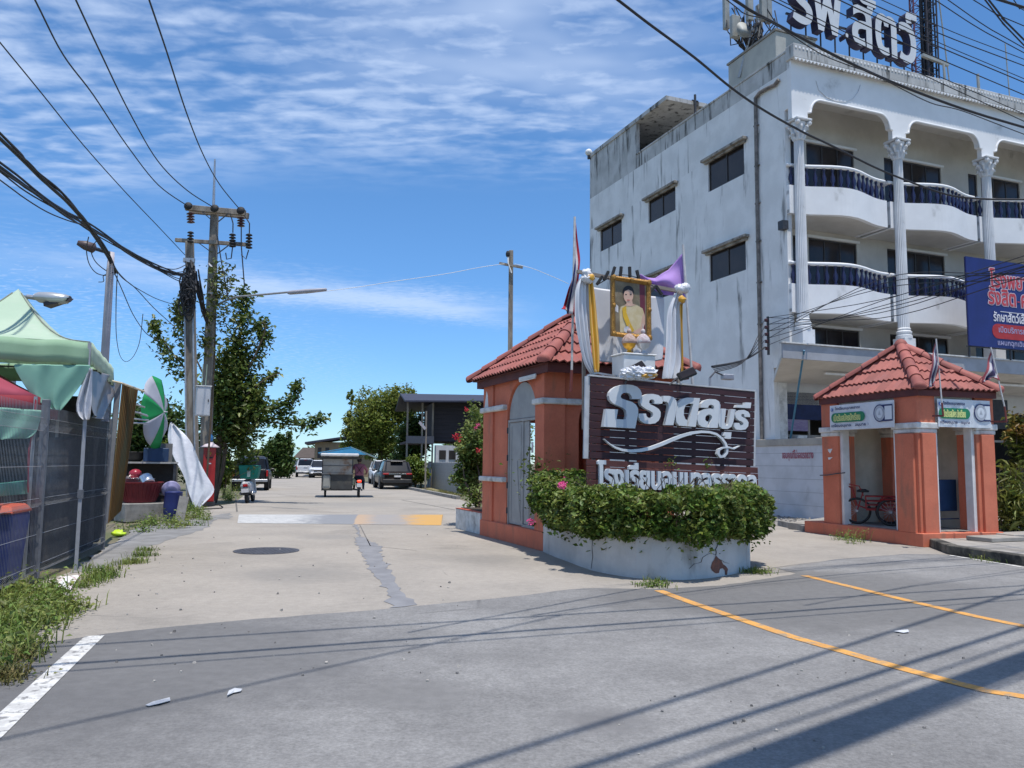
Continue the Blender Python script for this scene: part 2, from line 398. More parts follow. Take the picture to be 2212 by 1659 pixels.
# ------------------------------------------------------------------ foliage
def leaf_mesh(name, pos, size, mat, updir=.35, aspect=.5, jit=.45, fold=.18, dirs=None, rng=RNG, droop=0):
    n = len(pos); pos = np.asarray(pos, float)
    L_ = size*(1+jit*(rng.random(n)*2-1))
    nr = rng.normal(size=(n, 3)); nr /= np.linalg.norm(nr, axis=1)[:, None]
    nr[:, 2] = np.abs(nr[:, 2]); nr = nr*(1-updir)+np.array([0, 0, updir]); nr /= np.linalg.norm(nr, axis=1)[:, None]
    d = rng.normal(size=(n, 3)) if dirs is None else np.asarray(dirs)+rng.normal(size=(n, 3))*.35
    d[:, 2] -= droop
    d -= nr*(d*nr).sum(1)[:, None]; d /= np.linalg.norm(d, axis=1)[:, None]
    s = np.cross(nr, d); w = (L_*aspect/2)[:, None]; L_ = L_[:, None]
    a = pos-d*L_*.5; t = pos+d*L_*.5; mid = pos-d*L_*.08
    l = mid+s*w+nr*L_*fold; r = mid-s*w+nr*L_*fold
    v = np.stack([a, l, t, r], 1).reshape(-1, 3)
    i = np.arange(n)*4; f = np.stack([i, i+2, i+1, i, i+3, i+2], 1).reshape(-1, 3)
    me = bpy.data.meshes.new(name); me.vertices.add(len(v)); me.vertices.foreach_set('co', v.ravel())
    me.loops.add(f.size); me.loops.foreach_set('vertex_index', f.ravel().astype(np.int32))
    me.polygons.add(len(f)); me.polygons.foreach_set('loop_start', np.arange(0, f.size, 3, dtype=np.int32))
    me.polygons.foreach_set('loop_total', np.full(len(f), 3, np.int32))
    me.materials.append(mat); me.update(calc_edges=True); return me
def blob_points(blobs, rng=RNG, clump=.3, per=26):
    """leaf positions in ellipsoids, gathered into clumps: [(centre, (rx,ry,rz), n)]"""
    out = []
    for c, r, n in blobs:
        k = max(1, int(n/per)); u = rng.normal(size=(k, 3)); u /= np.linalg.norm(u, axis=1)[:, None]
        cen = u*(rng.random(k)**(1/2.6))[:, None]*np.array(r)*.92
        p = np.repeat(cen, per, 0)+rng.normal(size=(k*per, 3))*np.array(r)*clump*.5
        out.append(p+np.array(c))
    return np.concatenate(out)
def limb_points(path, radius, n, rng=RNG, taper=.45):
    pts = np.array([tuple(p) for p in path]); seg = len(pts)-1
    t = rng.random(n)*seg; i = np.minimum(t.astype(int), seg-1); f = (t-i)[:, None]
    base = pts[i]*(1-f)+pts[i+1]*f
    rad = radius*(1-(1-taper)*(t/seg))
    return base+rng.normal(size=(n, 3))*rad[:, None]*.5
A_ANG = R(21.4)                                        # the plots lie turned by this angle
AV = Vector((-math.sin(A_ANG), math.cos(A_ANG), 0)); BV = Vector((math.cos(A_ANG), math.sin(A_ANG), 0))
# ------------------------------------------------------------------ ground and roads
ASPH = M('asphalt', (.27,.262,.253), (.205,.199,.193), .93, .7, 10, bump=.8, bscale=90, c3=(.18,.175,.17), c3scale=.26, c3lo=.52, c3hi=.72, world=True, c3stretch=(1.5,.6,1), speck=.30, speckscale=40, midc=.10, spots=[(*G(1640,1275).xy, 2.6, (.14,.135,.13)), (*G(1560,1300).xy, 1.8, (.15,.145,.14)), (*G(180,1430).xy, 2.6, (.135,.132,.132)), (*G(420,1420).xy, 1.6, (.17,.166,.163)), (*G(1900,1290).xy, 2.6, (.17,.165,.16)), (*G(900,1500).xy, .5, (.20,.194,.188)), (*G(1300,1560).xy, .35, (.19,.184,.18))], crack=(.22,.006,.52,(.09,.088,.086)))
LANE = M('sunbleached concrete lane', (.335,.302,.262), (.285,.258,.225), .93, .5, 9, bump=.4, bscale=90, c3=(.225,.205,.18), c3scale=.45, c3lo=.50, c3hi=.78, world=True, speck=.16, speckscale=60, midc=.08, spots=[(*G(640,1240).xy, 1.1, (.25,.23,.205)), (*G(1050,1210).xy, .9, (.24,.22,.195)), (*G(720,1160).xy, .8, (.26,.24,.215)), (*G(760,1090).xy, 2.5, (.27,.25,.225))], crack=(.35,.004,.56,(.14,.13,.115)))
PATCH = M('tar patch', (.235,.235,.245), (.19,.19,.20), .92, 3, bump=.4, bscale=110, world=True)
EARTH = M('dry earth', (.16,.135,.09), (.10,.11,.05), .97, .5, bump=.4, bscale=20, world=True)
def sheet(name, pts, z, mat, label, cat, kind='structure'):
    return tag(MB().add([(p[0], p[1], z) for p in pts], [tuple(range(len(pts)))]).build(name, mat), label, cat, kind=kind)
def rough_edge(pts, amp=.05, step=.25):
    out = []
    for i in range(len(pts)):
        a, b = Vector(pts[i][:2]), Vector(pts[(i+1) % len(pts)][:2]); d = b-a; n = min(80, max(1, int(d.length/step)))
        for k in range(n):
            q = a+d*(k/n); nn = Vector((-d.y, d.x)).normalized() if d.length else Vector((0, 0))
            out.append(q+nn*(random.gauss(0, amp) if k else 0))
    return out
def ribbon(pts, w, z):
    P2 = [Vector(p[:2]) for p in pts]; l = []; r = []
    for i, p in enumerate(P2):
        d = (P2[min(i+1, len(P2)-1)]-P2[max(i-1, 0)]).normalized(); n = Vector((-d.y, d.x))*w/2
        l.append(p+n); r.append(p-n)
    mb = MB(); vs = [(p.x, p.y, z) for p in l]+[(p.x, p.y, z) for p in r]; k = len(l)
    return mb.add(vs, [(i, k+i, k+i+1, i+1) for i in range(k-1)])
tag(MB().add([(-2500,-400,-.02),(2500,-400,-.02),(2500,4000,-.02),(-2500,4000,-.02)], [(0,1,2,3)]).build('ground', EARTH),
    'brown earth and grass plain that runs out to the horizon', 'ground', kind='structure')
lane_px = [(-260,1500),(0,1345),(75,1262),(165,1232),(222,1190),(300,1140),(430,1098),(505,1088),(540,1060),(570,1040),(598,1028),(618,1019),
           (640,1019),(668,1026),(760,1038),(850,1048.5),(985,1076),(1040,1096),(1300,1098),(1560,1100),(1700,1100),(1900,1108),(2000,1150),(2230,1260),(2230,1330),(1100,1400)]
LANEPOLY = [G(*p) for p in lane_px]
sheet('concrete_lane', LANEPOLY, .004, LANE, 'pale sunbleached concrete lane leading past the gatehouse into the street', 'road')
edge_px = [(-420,1455),(0,1412),(100,1391),(204,1376),(231,1370),(502,1343),(853,1315),(1109,1290),(1259,1271),(1408,1274),(1558,1266),(1673,1249),(1717,1239),(1678,1229),(1807,1209),(1957,1198),(2042,1199),(2212,1224)]
E2 = [G(*p) for p in edge_px]; rd = (E2[-1]-E2[-2]).normalized()
ed = rough_edge(E2[:-1], .012, .3)[:-1]
ed = []
for i in range(len(E2)-1):
    d = E2[i+1]-E2[i]; n = max(1, int(d.length/.22))
    for k in range(n):
        q = E2[i]+d*(k/n); ed.append(Vector((q.x+random.gauss(0, .012), q.y+random.gauss(0, .016))))
right_end = E2[-1]+rd*30
left_b = E2[0]+Vector((.3, -1, 0)).normalized()*25
sheet('asphalt_road', [*ed, E2[-1].xy, right_end.xy, (8, -30), left_b.xy], .008, ASPH, 'grey asphalt road across the foreground with worn tyre tracks', 'road')
PAINTW = M('worn white road paint', (.60,.59,.56), (.44,.43,.41), .85, 7, lo=.4, hi=.62, bump=.3, c3=(.22,.215,.21), c3scale=11, c3lo=.53, c3hi=.62, world=True, speck=.15, speckscale=60)
PAINTY = M('yellow road paint', (.62,.31,.075), (.52,.26,.075), .88, 3, bump=.3, c3=(.30,.23,.16), c3scale=9, c3lo=.50, c3hi=.66, world=True, speck=.2, speckscale=60)
zz = lambda x, y: (1109.4+.4985*x, 1109.4+.4985*y)
l1 = [G(*zz(x, y)) for x, y in ((630,337),(735,377),(850,417),(1040,482),(1210,540),(1390,592),(1700,682),(2050,775),(2212,800))]
l2 = [G(*zz(x, y)) for x, y in ((1260,272),(1500,330),(1750,391),(2000,449),(2212,493))]
l1.append(l1[-1]+(l1[-1]-l1[-2])*4); l2.append(l2[-1]+(l2[-1]-l2[-2])*5)
for pts, lb in ((l1, 'yellow painted road line starting under the planter kerb, nearer of two'), (l2, 'yellow painted road line on the far side, nearer the orange guard booth')):
    tag(ribbon(pts, .125, .0125).build('yellow_line', PAINTY), lb, 'road marking', 'yellow lines on the asphalt', 'structure')
wl = [G(.5016*x, 1109.4+.5016*y) for x, y in ((408,532),(230,700),(30,890))]; wl.append(wl[-1]+(wl[-1]-wl[-2])*4)
tag(ribbon(wl, .155, .0125).build('white_line', PAINTW), 'worn white painted edge line on asphalt at the weedy verge', 'road marking', kind='structure')
kw = [G(2050,1200.5), G(2130,1213.5), G(2212,1227)]; kw.append(kw[-1]+(kw[-1]-kw[-2])*4)
tag(ribbon(kw, .09, .0125).build('white_line', PAINTW), 'thin white painted line along the concrete kerb', 'road marking', kind='structure')
z8 = lambda x, y: (477.9+.2315*x, 1092.4+.2315*y)
pat = [(1235,180),(1290,290),(1240,310),(1260,360),(1300,430),(1350,500),(1380,570),(1420,660),(1500,740),(1560,820),(1545,880),(1570,960),(1830,930),(1800,880),(1720,840),(1650,760),(1600,650),(1560,560),(1510,500),(1490,430),(1500,380),(1440,355),(1350,310),(1300,290),(1280,200),(1262,175)]
sheet('tar_patch', rough_edge([G(*z8(*p)) for p in pat], .025, .12), .0085, PATCH, 'ragged grey tar repair running along the crack in the concrete lane', 'road repair')
DKLINE = M('dark joint', (.10,.095,.09), (.16,.15,.14), .95, 9, world=True)
for k, (pl, lb) in enumerate((([(549.7,1069),(600,1068.5),(640,1072),(700,1073)], 'dark crack across the concrete lane beyond the scooter'), ([(868,1080.5),(920,1090),(983,1102)], 'dark joint slanting across the concrete lane beside the bougainvillea'),
            ([(509,1066),(510,1088),(512,1106)], 'dark joint between lane concrete and verge behind the white strip'), ([(775,1130),(800,1180),(900,1190)], 'thin crack beside the tar repair'))):
    tag(ribbon([G(*p) for p in pl], .05 if k < 3 else .018, .0085).build('road_crack', DKLINE), lb, 'crack', kind='structure')
verge = [(150,1240),(200,1232),(300,1212),(322,1180),(440,1146),(470,1122),(505,1122),(500,1108),(420,1120),(300,1140),(235,1180)]
sheet('verge', rough_edge([G(*p) for p in verge], .05, .3), .0075, M('broken verge', (.24,.235,.23), (.18,.175,.17), .95, 2, bump=.5, bscale=60, world=True), 'grey broken asphalt verge along the foot of the mesh fence', 'verge')
# speed hump with worn paint
def hump_piece(u0, u1, vb0, vb1, vt0, vt1, mat, parent, name='painted_strip'):
    rows = []
    for i in range(25):
        u = i/24; b = G(u0+(u1-u0)*u, vb0+(vb1-vb0)*u); t = G(u0+(u1-u0)*u+4*(1-0), vt0+(vt1-vt0)*u)
        rows.append([b.lerp(t, j/8)+Vector((0, 0, .0095+.055*math.sin(math.pi*j/8)**.8)) for j in range(9)])
    return MB().grid(rows).build(name, mat, parent, smooth=True)
hp = thing('speed_hump', 'low speed hump across the lane, white paint worn off toward a yellow end', 'speed hump')
ho = G(513, 1122); hdir = (G(953, 1122)-ho).normalized(); hm = lambda u: (G(u, 1122)-ho).dot(hdir)
HUMP = M('hump paint', (.47,.47,.46), (.39,.39,.385), .9, 5, world=True, speck=.14, speckscale=60, c3=(.27,.27,.275), c3scale=6, c3lo=.58, c3hi=.68,
         ramps=[(ho, hdir, hm(625), hm(715), (.215,.22,.232)), (ho, hdir, hm(768), hm(772), (.40,.29,.20)), (ho, hdir, hm(778), hm(820), (.285,.265,.25)), (ho, hdir, hm(850), hm(915), (.50,.29,.09))])
f = lambda u: (1130.5+(u-513)*.011, 1112+(u-513)*.001)
hump_piece(513, 953, f(513)[0], f(953)[0], f(513)[1], f(953)[1], HUMP, hp)
# manhole
c = G(575.6, 1190.8)
mh = thing('manhole_cover', 'round dark iron manhole cover set in the concrete lane', 'manhole', (c.x, c.y, 0))
IRON = M('cast iron', (.10,.10,.115), (.07,.07,.08), .6, 9, bump=.4, bscale=40, metal=.3)
MB().lathe([(.55, .004), (.55, .014), (.52, .017), (.50, .012), (.01, .012)], 40).build('cover', IRON, mh)
rb = MB()
for k in range(-6, 7):
    x = k*.075; h = math.sqrt(.48**2-x*x); rb.box(x-.012, x+.012, -h, h, .012, .018)
tag(rb.build('rib', IRON, mh), kind='stuff')
# pavement on the right with its kerb
K0, K1, K2 = G(1995.6,1177.5), G(2048.8,1198.3), G(2212,1223.8)
kd = (K2-K1).normalized(); K3 = K2+kd*14
pv = thing('pavement', 'raised concrete pavement with dark mossy kerb beside the orange guard booth', 'pavement'); pv['kind'] = 'structure'
PAVE = M('pavement concrete', (.34,.315,.28), (.27,.25,.22), .93, 2, bump=.3, bscale=60, c3=(.18,.165,.145), c3scale=.9, c3lo=.55, c3hi=.75, world=True)
KERB = M('mossy kerb', (.16,.145,.12), (.09,.085,.07), .95, 6, bump=.4, bscale=40, c3=(.035,.034,.03), c3scale=2.5, c3lo=.45, c3hi=.62, world=True)
far = [K3+BV*14, G(2212,1060)+BV*18, G(2212,1060), K0+AV*4]
MB().prism([p.xy for p in [K0+BV*.22, K1+BV*.2, K2+BV*.17, K3+BV*.17]+far], .0, .165, 'xy').build('paving', PAVE, pv)
for i, (a, b) in enumerate(((K0, K1), (K1, K1.lerp(K2, .5)), (K1.lerp(K2, .5), K2), (K2, K2+kd*1.3), (K2+kd*1.3, K2+kd*2.6))):
    d = (b-a).normalized(); a2 = a+d*.006; b2 = b-d*.006; o = Vector((-d.y, d.x, 0)); o = o if o.x > 0 else -o
    MB().prism([a2.xy, b2.xy, (b2+o*.19).xy, (a2+o*.19).xy], 0, .172, 'xy').build('kerb_stone', KERB, pv, bevel=.015)
for k, (u, v, w, l, z, lb) in enumerate(((2150,1168,.9,.55,.166,'loose concrete slab lying on the pavement nearer the kerb'), (2205,1160,1.2,.5,.166,'loose concrete slab on the pavement at the frame edge'))):
    q = G(u, v, z); s_ = thing('paving_slab', lb, 'slab', q, A_ANG+.02+.05*k, 'loose slabs on the pavement')
    MB().box(-w/2, w/2, -l/2, l/2, .002, .085).build('slab', KERB if 0 else PAVE, s_, bevel=.012)
# gravel apron before the boundary wall
grv = M('gravel', (.28,.265,.245), (.18,.17,.155), .95, 14, bump=.8, bscale=50, world=True)
gp = [(1640,1137),(1668,1112),(1690,1098),(1790,1100),(1800,1130),(1800,1152),(1746,1146),(1690,1136)]
sheet('gravel_patch', rough_edge([G(*p) for p in gp], .04, .3), .0075, grv, 'grey gravel strip between lane and white boundary wall', 'gravel')
def stones(name, region, n, smin, smax, mats, label, cat, z=.006):
    mb = MB()
    for i in range(n):
        u = random.uniform(region[0], region[2]); v = random.uniform(region[1], region[3]); q = G(u, v, z); s = random.uniform(smin, smax)
        k = random.randrange(len(mats)); ang = random.random()*6.3
        T = Matrix.Translation((q.x, q.y, z)) @ Matrix.Rotation(ang, 4, 'Z') @ Matrix.Rotation(random.uniform(-.4, .4), 4, 'X')
        h = s*random.uniform(.4, .8); w = s*random.uniform(.6, 1); t = .7
        mb.hexa([(-s/2,-w/2,-.005),(s/2,-w/2,-.005),(s/2,w/2,-.005),(-s/2,w/2,-.005)], [(-s/2*t,-w/2*t,h),(s/2*t,-w/2*.8,h*.8),(s/2*.6,w/2*t,h),(-s/2*t,w/2*.6,h*.9)], k, T)
    return tag(mb.build(name, mats), label, cat, kind='stuff')
S1 = M('pale stone', (.42,.39,.35), (.30,.28,.25), .95, 9); S2 = M('brick shard', (.40,.17,.09), (.28,.13,.08), .95, 9); S3 = M('grey stone', (.20,.19,.18), (.14,.13,.12), .95, 9)
stones('rubble', (1660,1103,1782,1111), 120, .05, .20, [S1, S2, S2, S3], 'orange brick rubble heaped along the foot of the white wall', 'rubble')
stones('gravel', (1650,1110,1790,1136), 260, .02, .07, [S1, S3, S3], 'loose grey gravel scattered before the white wall', 'gravel')
stones('grit', (250,1150,1000,1480), 90, .008, .03, [S3, S1], 'specks of grit scattered over the road surface', 'grit', .009)
stones('grit', (1300,1300,2200,1640), 70, .006, .022, [S3, S1], 'dark grit specks on the asphalt by the yellow lines', 'grit', .009)
b1 = G(1690,1137); b2 = G(1748,1150)
tag(MB().prism([(b1).xy, (b2).xy, (b2+AV*.18).xy, (b1+AV*.18).xy], 0, .14, 'xy').build('concrete_edging', CONC), 'broken concrete edging strip left of the orange booth plinth', 'kerb')
# ------------------------------------------------------------------ weeds and litter
WEED = leafmat('weed leaves', (.11,.175,.03), (.17,.21,.05))
WEEDD = leafmat('dry weed leaves', (.17,.15,.05), (.10,.12,.03))
def weeds(px, n, h, size, mat, label, blades=0, cat='weeds', name='weeds', lean=0):
    poly = [G(*p) for p in px]; xs = [p.x for p in poly]; ys = [p.y for p in poly]; out = []
    def inside(x, y):
        c = False; k = len(poly)
        for i in range(k):
            a, b = poly[i], poly[i-1]
            if (a.y > y) != (b.y > y) and x < (b.x-a.x)*(y-a.y)/(b.y-a.y)+a.x: c = not c
        return c
    cl = []
    while len(cl) < max(4, n//40):
        x = random.uniform(min(xs), max(xs)); y = random.uniform(min(ys), max(ys))
        if inside(x, y): cl.append((x, y, random.uniform(.3, 1)))
    while len(out) < n:
        x, y, k = random.choice(cl); x += random.gauss(0, .10); y += random.gauss(0, .10)
        out.append((x, y, abs(random.gauss(0, .5))*h*k+.01))
    me = leaf_mesh(name, out, size, mat, .45, .55)
    o = link_mesh(name, me); tag(o, label, cat, kind='stuff')
    if blades:
        mb = MB()
        for _ in range(blades):
            x, y, k = random.choice(cl); x += random.gauss(0, .10); y += random.gauss(0, .10); a = random.random()*6.28; l = h*random.uniform(.5, 1.3)*k+.04
            dx, dy = math.cos(a), math.sin(a); w = .006
            mb.add([(x-dy*w, y+dx*w, 0), (x+dy*w, y-dx*w, 0), (x+dx*l*.25-dy*w*.7, y+dy*l*.25+dx*w*.7, l*.7), (x+dx*l*.25+dy*w*.7, y+dy*l*.25-dx*w*.7, l*.7), (x+dx*l*.7, y+dy*l*.7, l*.95)], [(0,1,3,2),(2,3,4)])
        tag(mb.build('grass', mat), label.replace('weeds', 'grass blades'), 'grass', kind='stuff')
    return o
weeds([(-60,1480),(-40,1310),(30,1275),(120,1275),(175,1310),(150,1340),(100,1370),(40,1440)], 3000, .24, .055, WEED, 'leafy green weeds growing around the foot of the mesh fence', 700)
weeds([(120,1275),(190,1225),(230,1228),(255,1238),(170,1278)], 500, .12, .04, WEED, 'low green weeds by the fence post and littered paper', 500)
weeds([(270,1218),(320,1188),(330,1195),(285,1222)], 250, .10, .035, WEED, 'small tuft of weeds in the lane edge', 350)
weeds([(250,1160),(330,1120),(420,1098),(458,1130),(400,1146),(300,1152)], 2600, .32, .06, WEED, 'leafy weeds spread in front of the concrete block', 400)
weeds([(470,1075),(500,1050),(520,1042),(512,1075),(500,1086)], 1200, .5, .07, WEED, 'green weeds on the verge left of the parked scooter', 300)
weeds([(-40,1500),(0,1440),(50,1405),(60,1420),(10,1475)], 300, .1, .04, WEEDD, 'dry weeds at the edge of the asphalt', 300)
weeds([(1385,1262),(1420,1255),(1470,1255),(1460,1268),(1400,1270)], 160, .07, .035, WEED, 'small weeds sprouting at the foot of the planter wall', 120)
weeds([(1590,1245),(1640,1232),(1660,1236),(1610,1250)], 160, .1, .035, WEED, 'small weeds at the right foot of the planter wall', 100)
weeds([(1800,1164),(1850,1160),(1875,1175),(1840,1178)], 220, .28, .05, WEED, 'weed clump growing at the orange booth plinth', 40)
weeds([(2100,1206),(2150,1210),(2160,1218),(2110,1214)], 120, .1, .035, WEED, 'small weeds at the foot of the kerb', 60)
weeds([(905,1056),(985,1064),(995,1074),(960,1070)], 900, .12, .05, WEEDD, 'dry yellow grass on the verge by the block wall', 900)
PAPER = M('paper scrap', (.52,.53,.55), (.40,.41,.43), .8, 8)
def scrap(px, mat, label, name='paper_scrap', cat='litter', lift=.012, pr=None):
    pts = [G(*p) for p in px]; c = sum((p for p in pts), Vector())/len(pts)
    vs = [(p.x, p.y, .016+random.uniform(0, lift)) for p in pts]+[(c.x, c.y, .018+lift)]; k = len(pts)
    mb = MB().add(vs, [(i, (i+1) % k, k) for i in range(k)])
    return tag(mb.build(name, mat, thick=.003), label, cat)
scrap([(.5016*x, 1109.4+.5016*y) for x, y in ((626,836),(660,822),(730,806),(733,818),(690,832),(640,840))], PAPER, 'long white paper scrap lying on the asphalt, nearer the white line')
scrap([(.5016*x, 1109.4+.5016*y) for x, y in ((976,800),(985,778),(1010,766),(1043,770),(1035,778),(1005,784))], PAPER, 'curled white paper scrap lying on the bare asphalt')
scrap([zz(x, y) for x, y in ((1648,520),(1672,513),(1710,516),(1714,523),(1690,525))], PAPER, 'small white scrap between the two yellow lines')
NEW = M('printed paper', (.72,.70,.68), (.45,.30,.28), .8, 9, lo=.52, hi=.6)
scrap([(.3087*x, 853.4+.3087*y) for x, y in ((350,1355),(425,1275),(480,1290),(560,1280),(490,1380),(400,1385))], NEW, 'crumpled printed sheet lying in weeds by the fence post', 'printed_sheet', lift=.08)
def bag(u, v, s, mat, label):
    c = G(u, v); mb = MB().ell((0, 0, s*.22), (s*.6, s*.5, s*.26), 12, 7); o = mb.build('plastic_bag', mat, smooth=True, loc=(c.x, c.y, 0))
    for vt in o.data.vertices: vt.co *= random.uniform(.68, 1.18)
    return tag(o, label, 'litter')
bag(256, 1158, .26, M('lime plastic', (.55,.72,.03), (.40,.60,.03), .5, 8), 'lime green plastic bag dumped beside the mesh fence')
bag(392, 1084, .30, M('white plastic', (.66,.66,.68), (.5,.5,.52), .45, 8), 'white plastic bag at the foot of the silver sheet')
bag(1725, 1110, .35, PAPER, 'white bag lying on the rubble by the wall')
bag(1737, 1146, .22, PAPER, 'small white bag on the lane edge left of the booth plinth')
# ------------------------------------------------------------------ tiled roofs
def hip_roof(house, x0, x1, y0, y1, z, zt, tw=.30, cl=.36, pyramid=False):
    """hip roof with eaves at z over the rectangle, ridge or apex at zt; every tile is a sub-part of the roof"""
    rt = bpy.data.objects.new('roof', None); COL.objects.link(rt); rt.parent = house
    wx, wy = x1-x0, y1-y0; h = zt-z; half = min(wx, wy)/2
    cx, cy = (x0+x1)/2, (y0+y1)/2
    ra = Vector((cx, y0+half, zt)) if wy >= wx else Vector((x0+half, cy, zt)); rb_ = Vector((cx, y1-half, zt)) if wy >= wx else Vector((x1-half, cy, zt))
    c00, c10, c11, c01 = (Vector((x0,y0,z)), Vector((x1,y0,z)), Vector((x1,y1,z)), Vector((x0,y1,z)))
    if pyramid: ra = rb_ = Vector((cx, cy, zt))
    if wy >= wx: faces = [(c00, c10, [ra]), (c10, c11, [ra, rb_]), (c11, c01, [rb_]), (c01, c00, [rb_, ra])]
    else: faces = [(c00, c10, [ra, rb_]), (c10, c11, [rb_]), (c11, c01, [rb_, ra]), (c01, c00, [ra])]
    dk = Vector((0, 0, -.03)); mb = MB(); mb.add([p+dk for p in (c00,c10,c11,c01,ra,rb_)], [(0,1,4) if wy >= wx else (0,1,5,4), (1,2,5,4) if wy >= wx else (1,2,5), (2,3,5) if wy >= wx else (2,3,4,5), (3,0,4,5) if wy >= wx else (3,0,4), (3,2,1,0)])
    mb.build('underlay', MAROON, rt)
    # one full tile: two waves, tail end thick
    nw = 8
    def prof(u): return .022*math.sin(u/tw*4*math.pi)
    full = None
    for a, b, top in faces:
        ud = (b-a).normalized(); w = (b-a).length
        mid = top[0] if len(top) == 1 else (top[0]+top[1])/2
        sl = (mid-a); sl = sl-ud*sl.dot(ud); S = sl.length; sd_ = sl.normalized(); n = ud.cross(sd_)
        MX = Matrix((ud, sd_, n)).transposed().to_4x4(); MX.translation = a
        tu = [(t-a).dot(ud) for t in top]; lu, ru = min(tu), max(tu)
        nc = max(1, round(w/tw)); t_w = w/nc; nr = max(1, math.ceil(S/cl))
        for r in range(nr):
            s0 = r*cl-.03; s1 = min((r+1)*cl+.06, S+.02)
            for c_ in range(nc):
                u0, u1 = c_*t_w, (c_+1)*t_w
                # clip against the two hips
                def lim(s): f = max(0, min(1, s/S)); return lu*f, w-(w-ru)*f
                l0, r0 = lim(s0); l1, r1 = lim(s1)
                if u1 <= l0+.01 or u0 >= r0-.01: continue
                whole = u0 >= l1-.001 and u1 <= r1+.001
                rows = []
                for s in ((s0, s1) if whole else [s0+(s1-s0)*k/3 for k in range(4)]):
                    L_, R_ = lim(s); row = []
                    for k in range(nw+1):
                        u = u0+t_w*k/nw; uc = min(max(u, L_), R_); lift = .045*(1-(s-s0)/(s1-s0))
                        row.append((uc-u0, s-s0, prof((u-u0)*tw/t_w)+lift))
                    rows.append(row)
                if whole and full is not None and abs(full[1]-(s1-s0)) < .001 and abs(full[2]-t_w) < .002: me = full[0]
                else:
                    g = MB().grid(rows); fr = [(x, y, zz_-.028) for x, y, zz_ in rows[0]]; g.grid([fr, rows[0]])
                    me = g.mesh('tile', TILE)
                    if whole: full = (me, s1-s0, t_w)
                o = link_mesh('tile', me, rt)
                o.matrix_local = MX @ Matrix.Translation((u0, s0, random.uniform(0, .006)))
    # ridge tiles: overlapping half round caps from the eaves up
    def caps(p, q, first=True):
        d = (q-p); Lg = d.length; d.normalize(); up = Vector((0, 0, 1)); x = d.cross(up).normalized(); y = x.cross(d)
        MX = Matrix((x, d, y)).transposed().to_4x4(); k = max(1, round(Lg/.42)); st = Lg/k
        for i in range(k):
            rows = []
            for s, rad in ((-.05, .125), (st+.02, .098)):
                rows.append([(math.cos(math.pi*j/10)*rad*1.05, s, math.sin(math.pi*j/10)*rad+.005) for j in range(11)])
            g = MB().grid(rows); e = rows[0]
            g.grid([[(x_*.86, y_+.001, z_*.86) for x_, y_, z_ in e], e])
            if i == 0 and first:   # rounded end cap
                dome = []
                for t in range(5):
                    a_ = math.pi/2*t/4; dome.append([(math.cos(math.pi*j/10)*.13*math.cos(a_), -.05-.07*math.sin(a_), math.sin(math.pi*j/10)*.125*math.cos(a_)+.005) for j in range(11)])
                g.grid(dome)
            o = g.build('ridge_tile', TILE, rt, smooth=True); T = MX.copy(); T.translation = p+d*(i*st)+y*.02; o.matrix_local = T
    for p, q in ((c00, ra), (c10, ra if wy >= wx else rb_), (c11, rb_), (c01, rb_ if wy >= wx else ra)): caps(p, q)
    if (ra-rb_).length > .2: caps(ra, rb_, False)
    o = MB().lathe([(.15, -.06), (.14, .02), (.10, .09), (.04, .13), (.01, .135)], 14).build('ridge_tile', TILE, rt, smooth=True, loc=(ra+Vector((0,0,.05)))[:])
    return rt
def arch_wall(x0, x1, z0, z1, ax0, ax1, az, t0, t1, bottom=None, sq=False, n=14):
    """wall in the xz plane with an arched opening whose head springs at az; opening starts at bottom"""
    mb = MB(); bottom = z0 if bottom is None else bottom; r = (ax1-ax0)/2; cx = (ax0+ax1)/2
    arc = [(ax0, az), (ax1, az)] if sq else [(cx-r*math.cos(math.pi*k/n), az+r*math.sin(math.pi*k/n)) for k in range(n+1)]
    top = az if sq else az+r
    mb.box(x0, ax0, t0, t1, z0, z1); mb.box(ax1, x1, t0, t1, z0, z1)
    if bottom > z0+.001: mb.box(ax0+.0005, ax1-.0005, t0, t1, z0, bottom)
    for a, b in zip(arc, arc[1:]):
        mb.hexa([(a[0], t0, a[1]), (b[0], t0, b[1]), (b[0], t1, b[1]), (a[0], t1, a[1])], [(a[0], t0, z1), (b[0], t0, z1), (b[0], t1, z1), (a[0], t1, z1)])
    return mb
YX = Matrix(((0,1,0,0),(1,0,0,0),(0,0,1,0),(0,0,0,1)))      # swaps x and y: an xz wall turned to face along x
def flip(mb):
    mb.f = [tuple(reversed(f)) for f in mb.f]; mb.v = [tuple(YX @ Vector(p)) for p in mb.v]; return mb
def band(parent, name, mat, x0, x1, y0, y1, z0, z1, p=.045, bevel=.012):
    return MB().box(x0-p, x1+p, y0-p, y1+p, z0, z1).build(name, mat, parent, bevel=bevel)
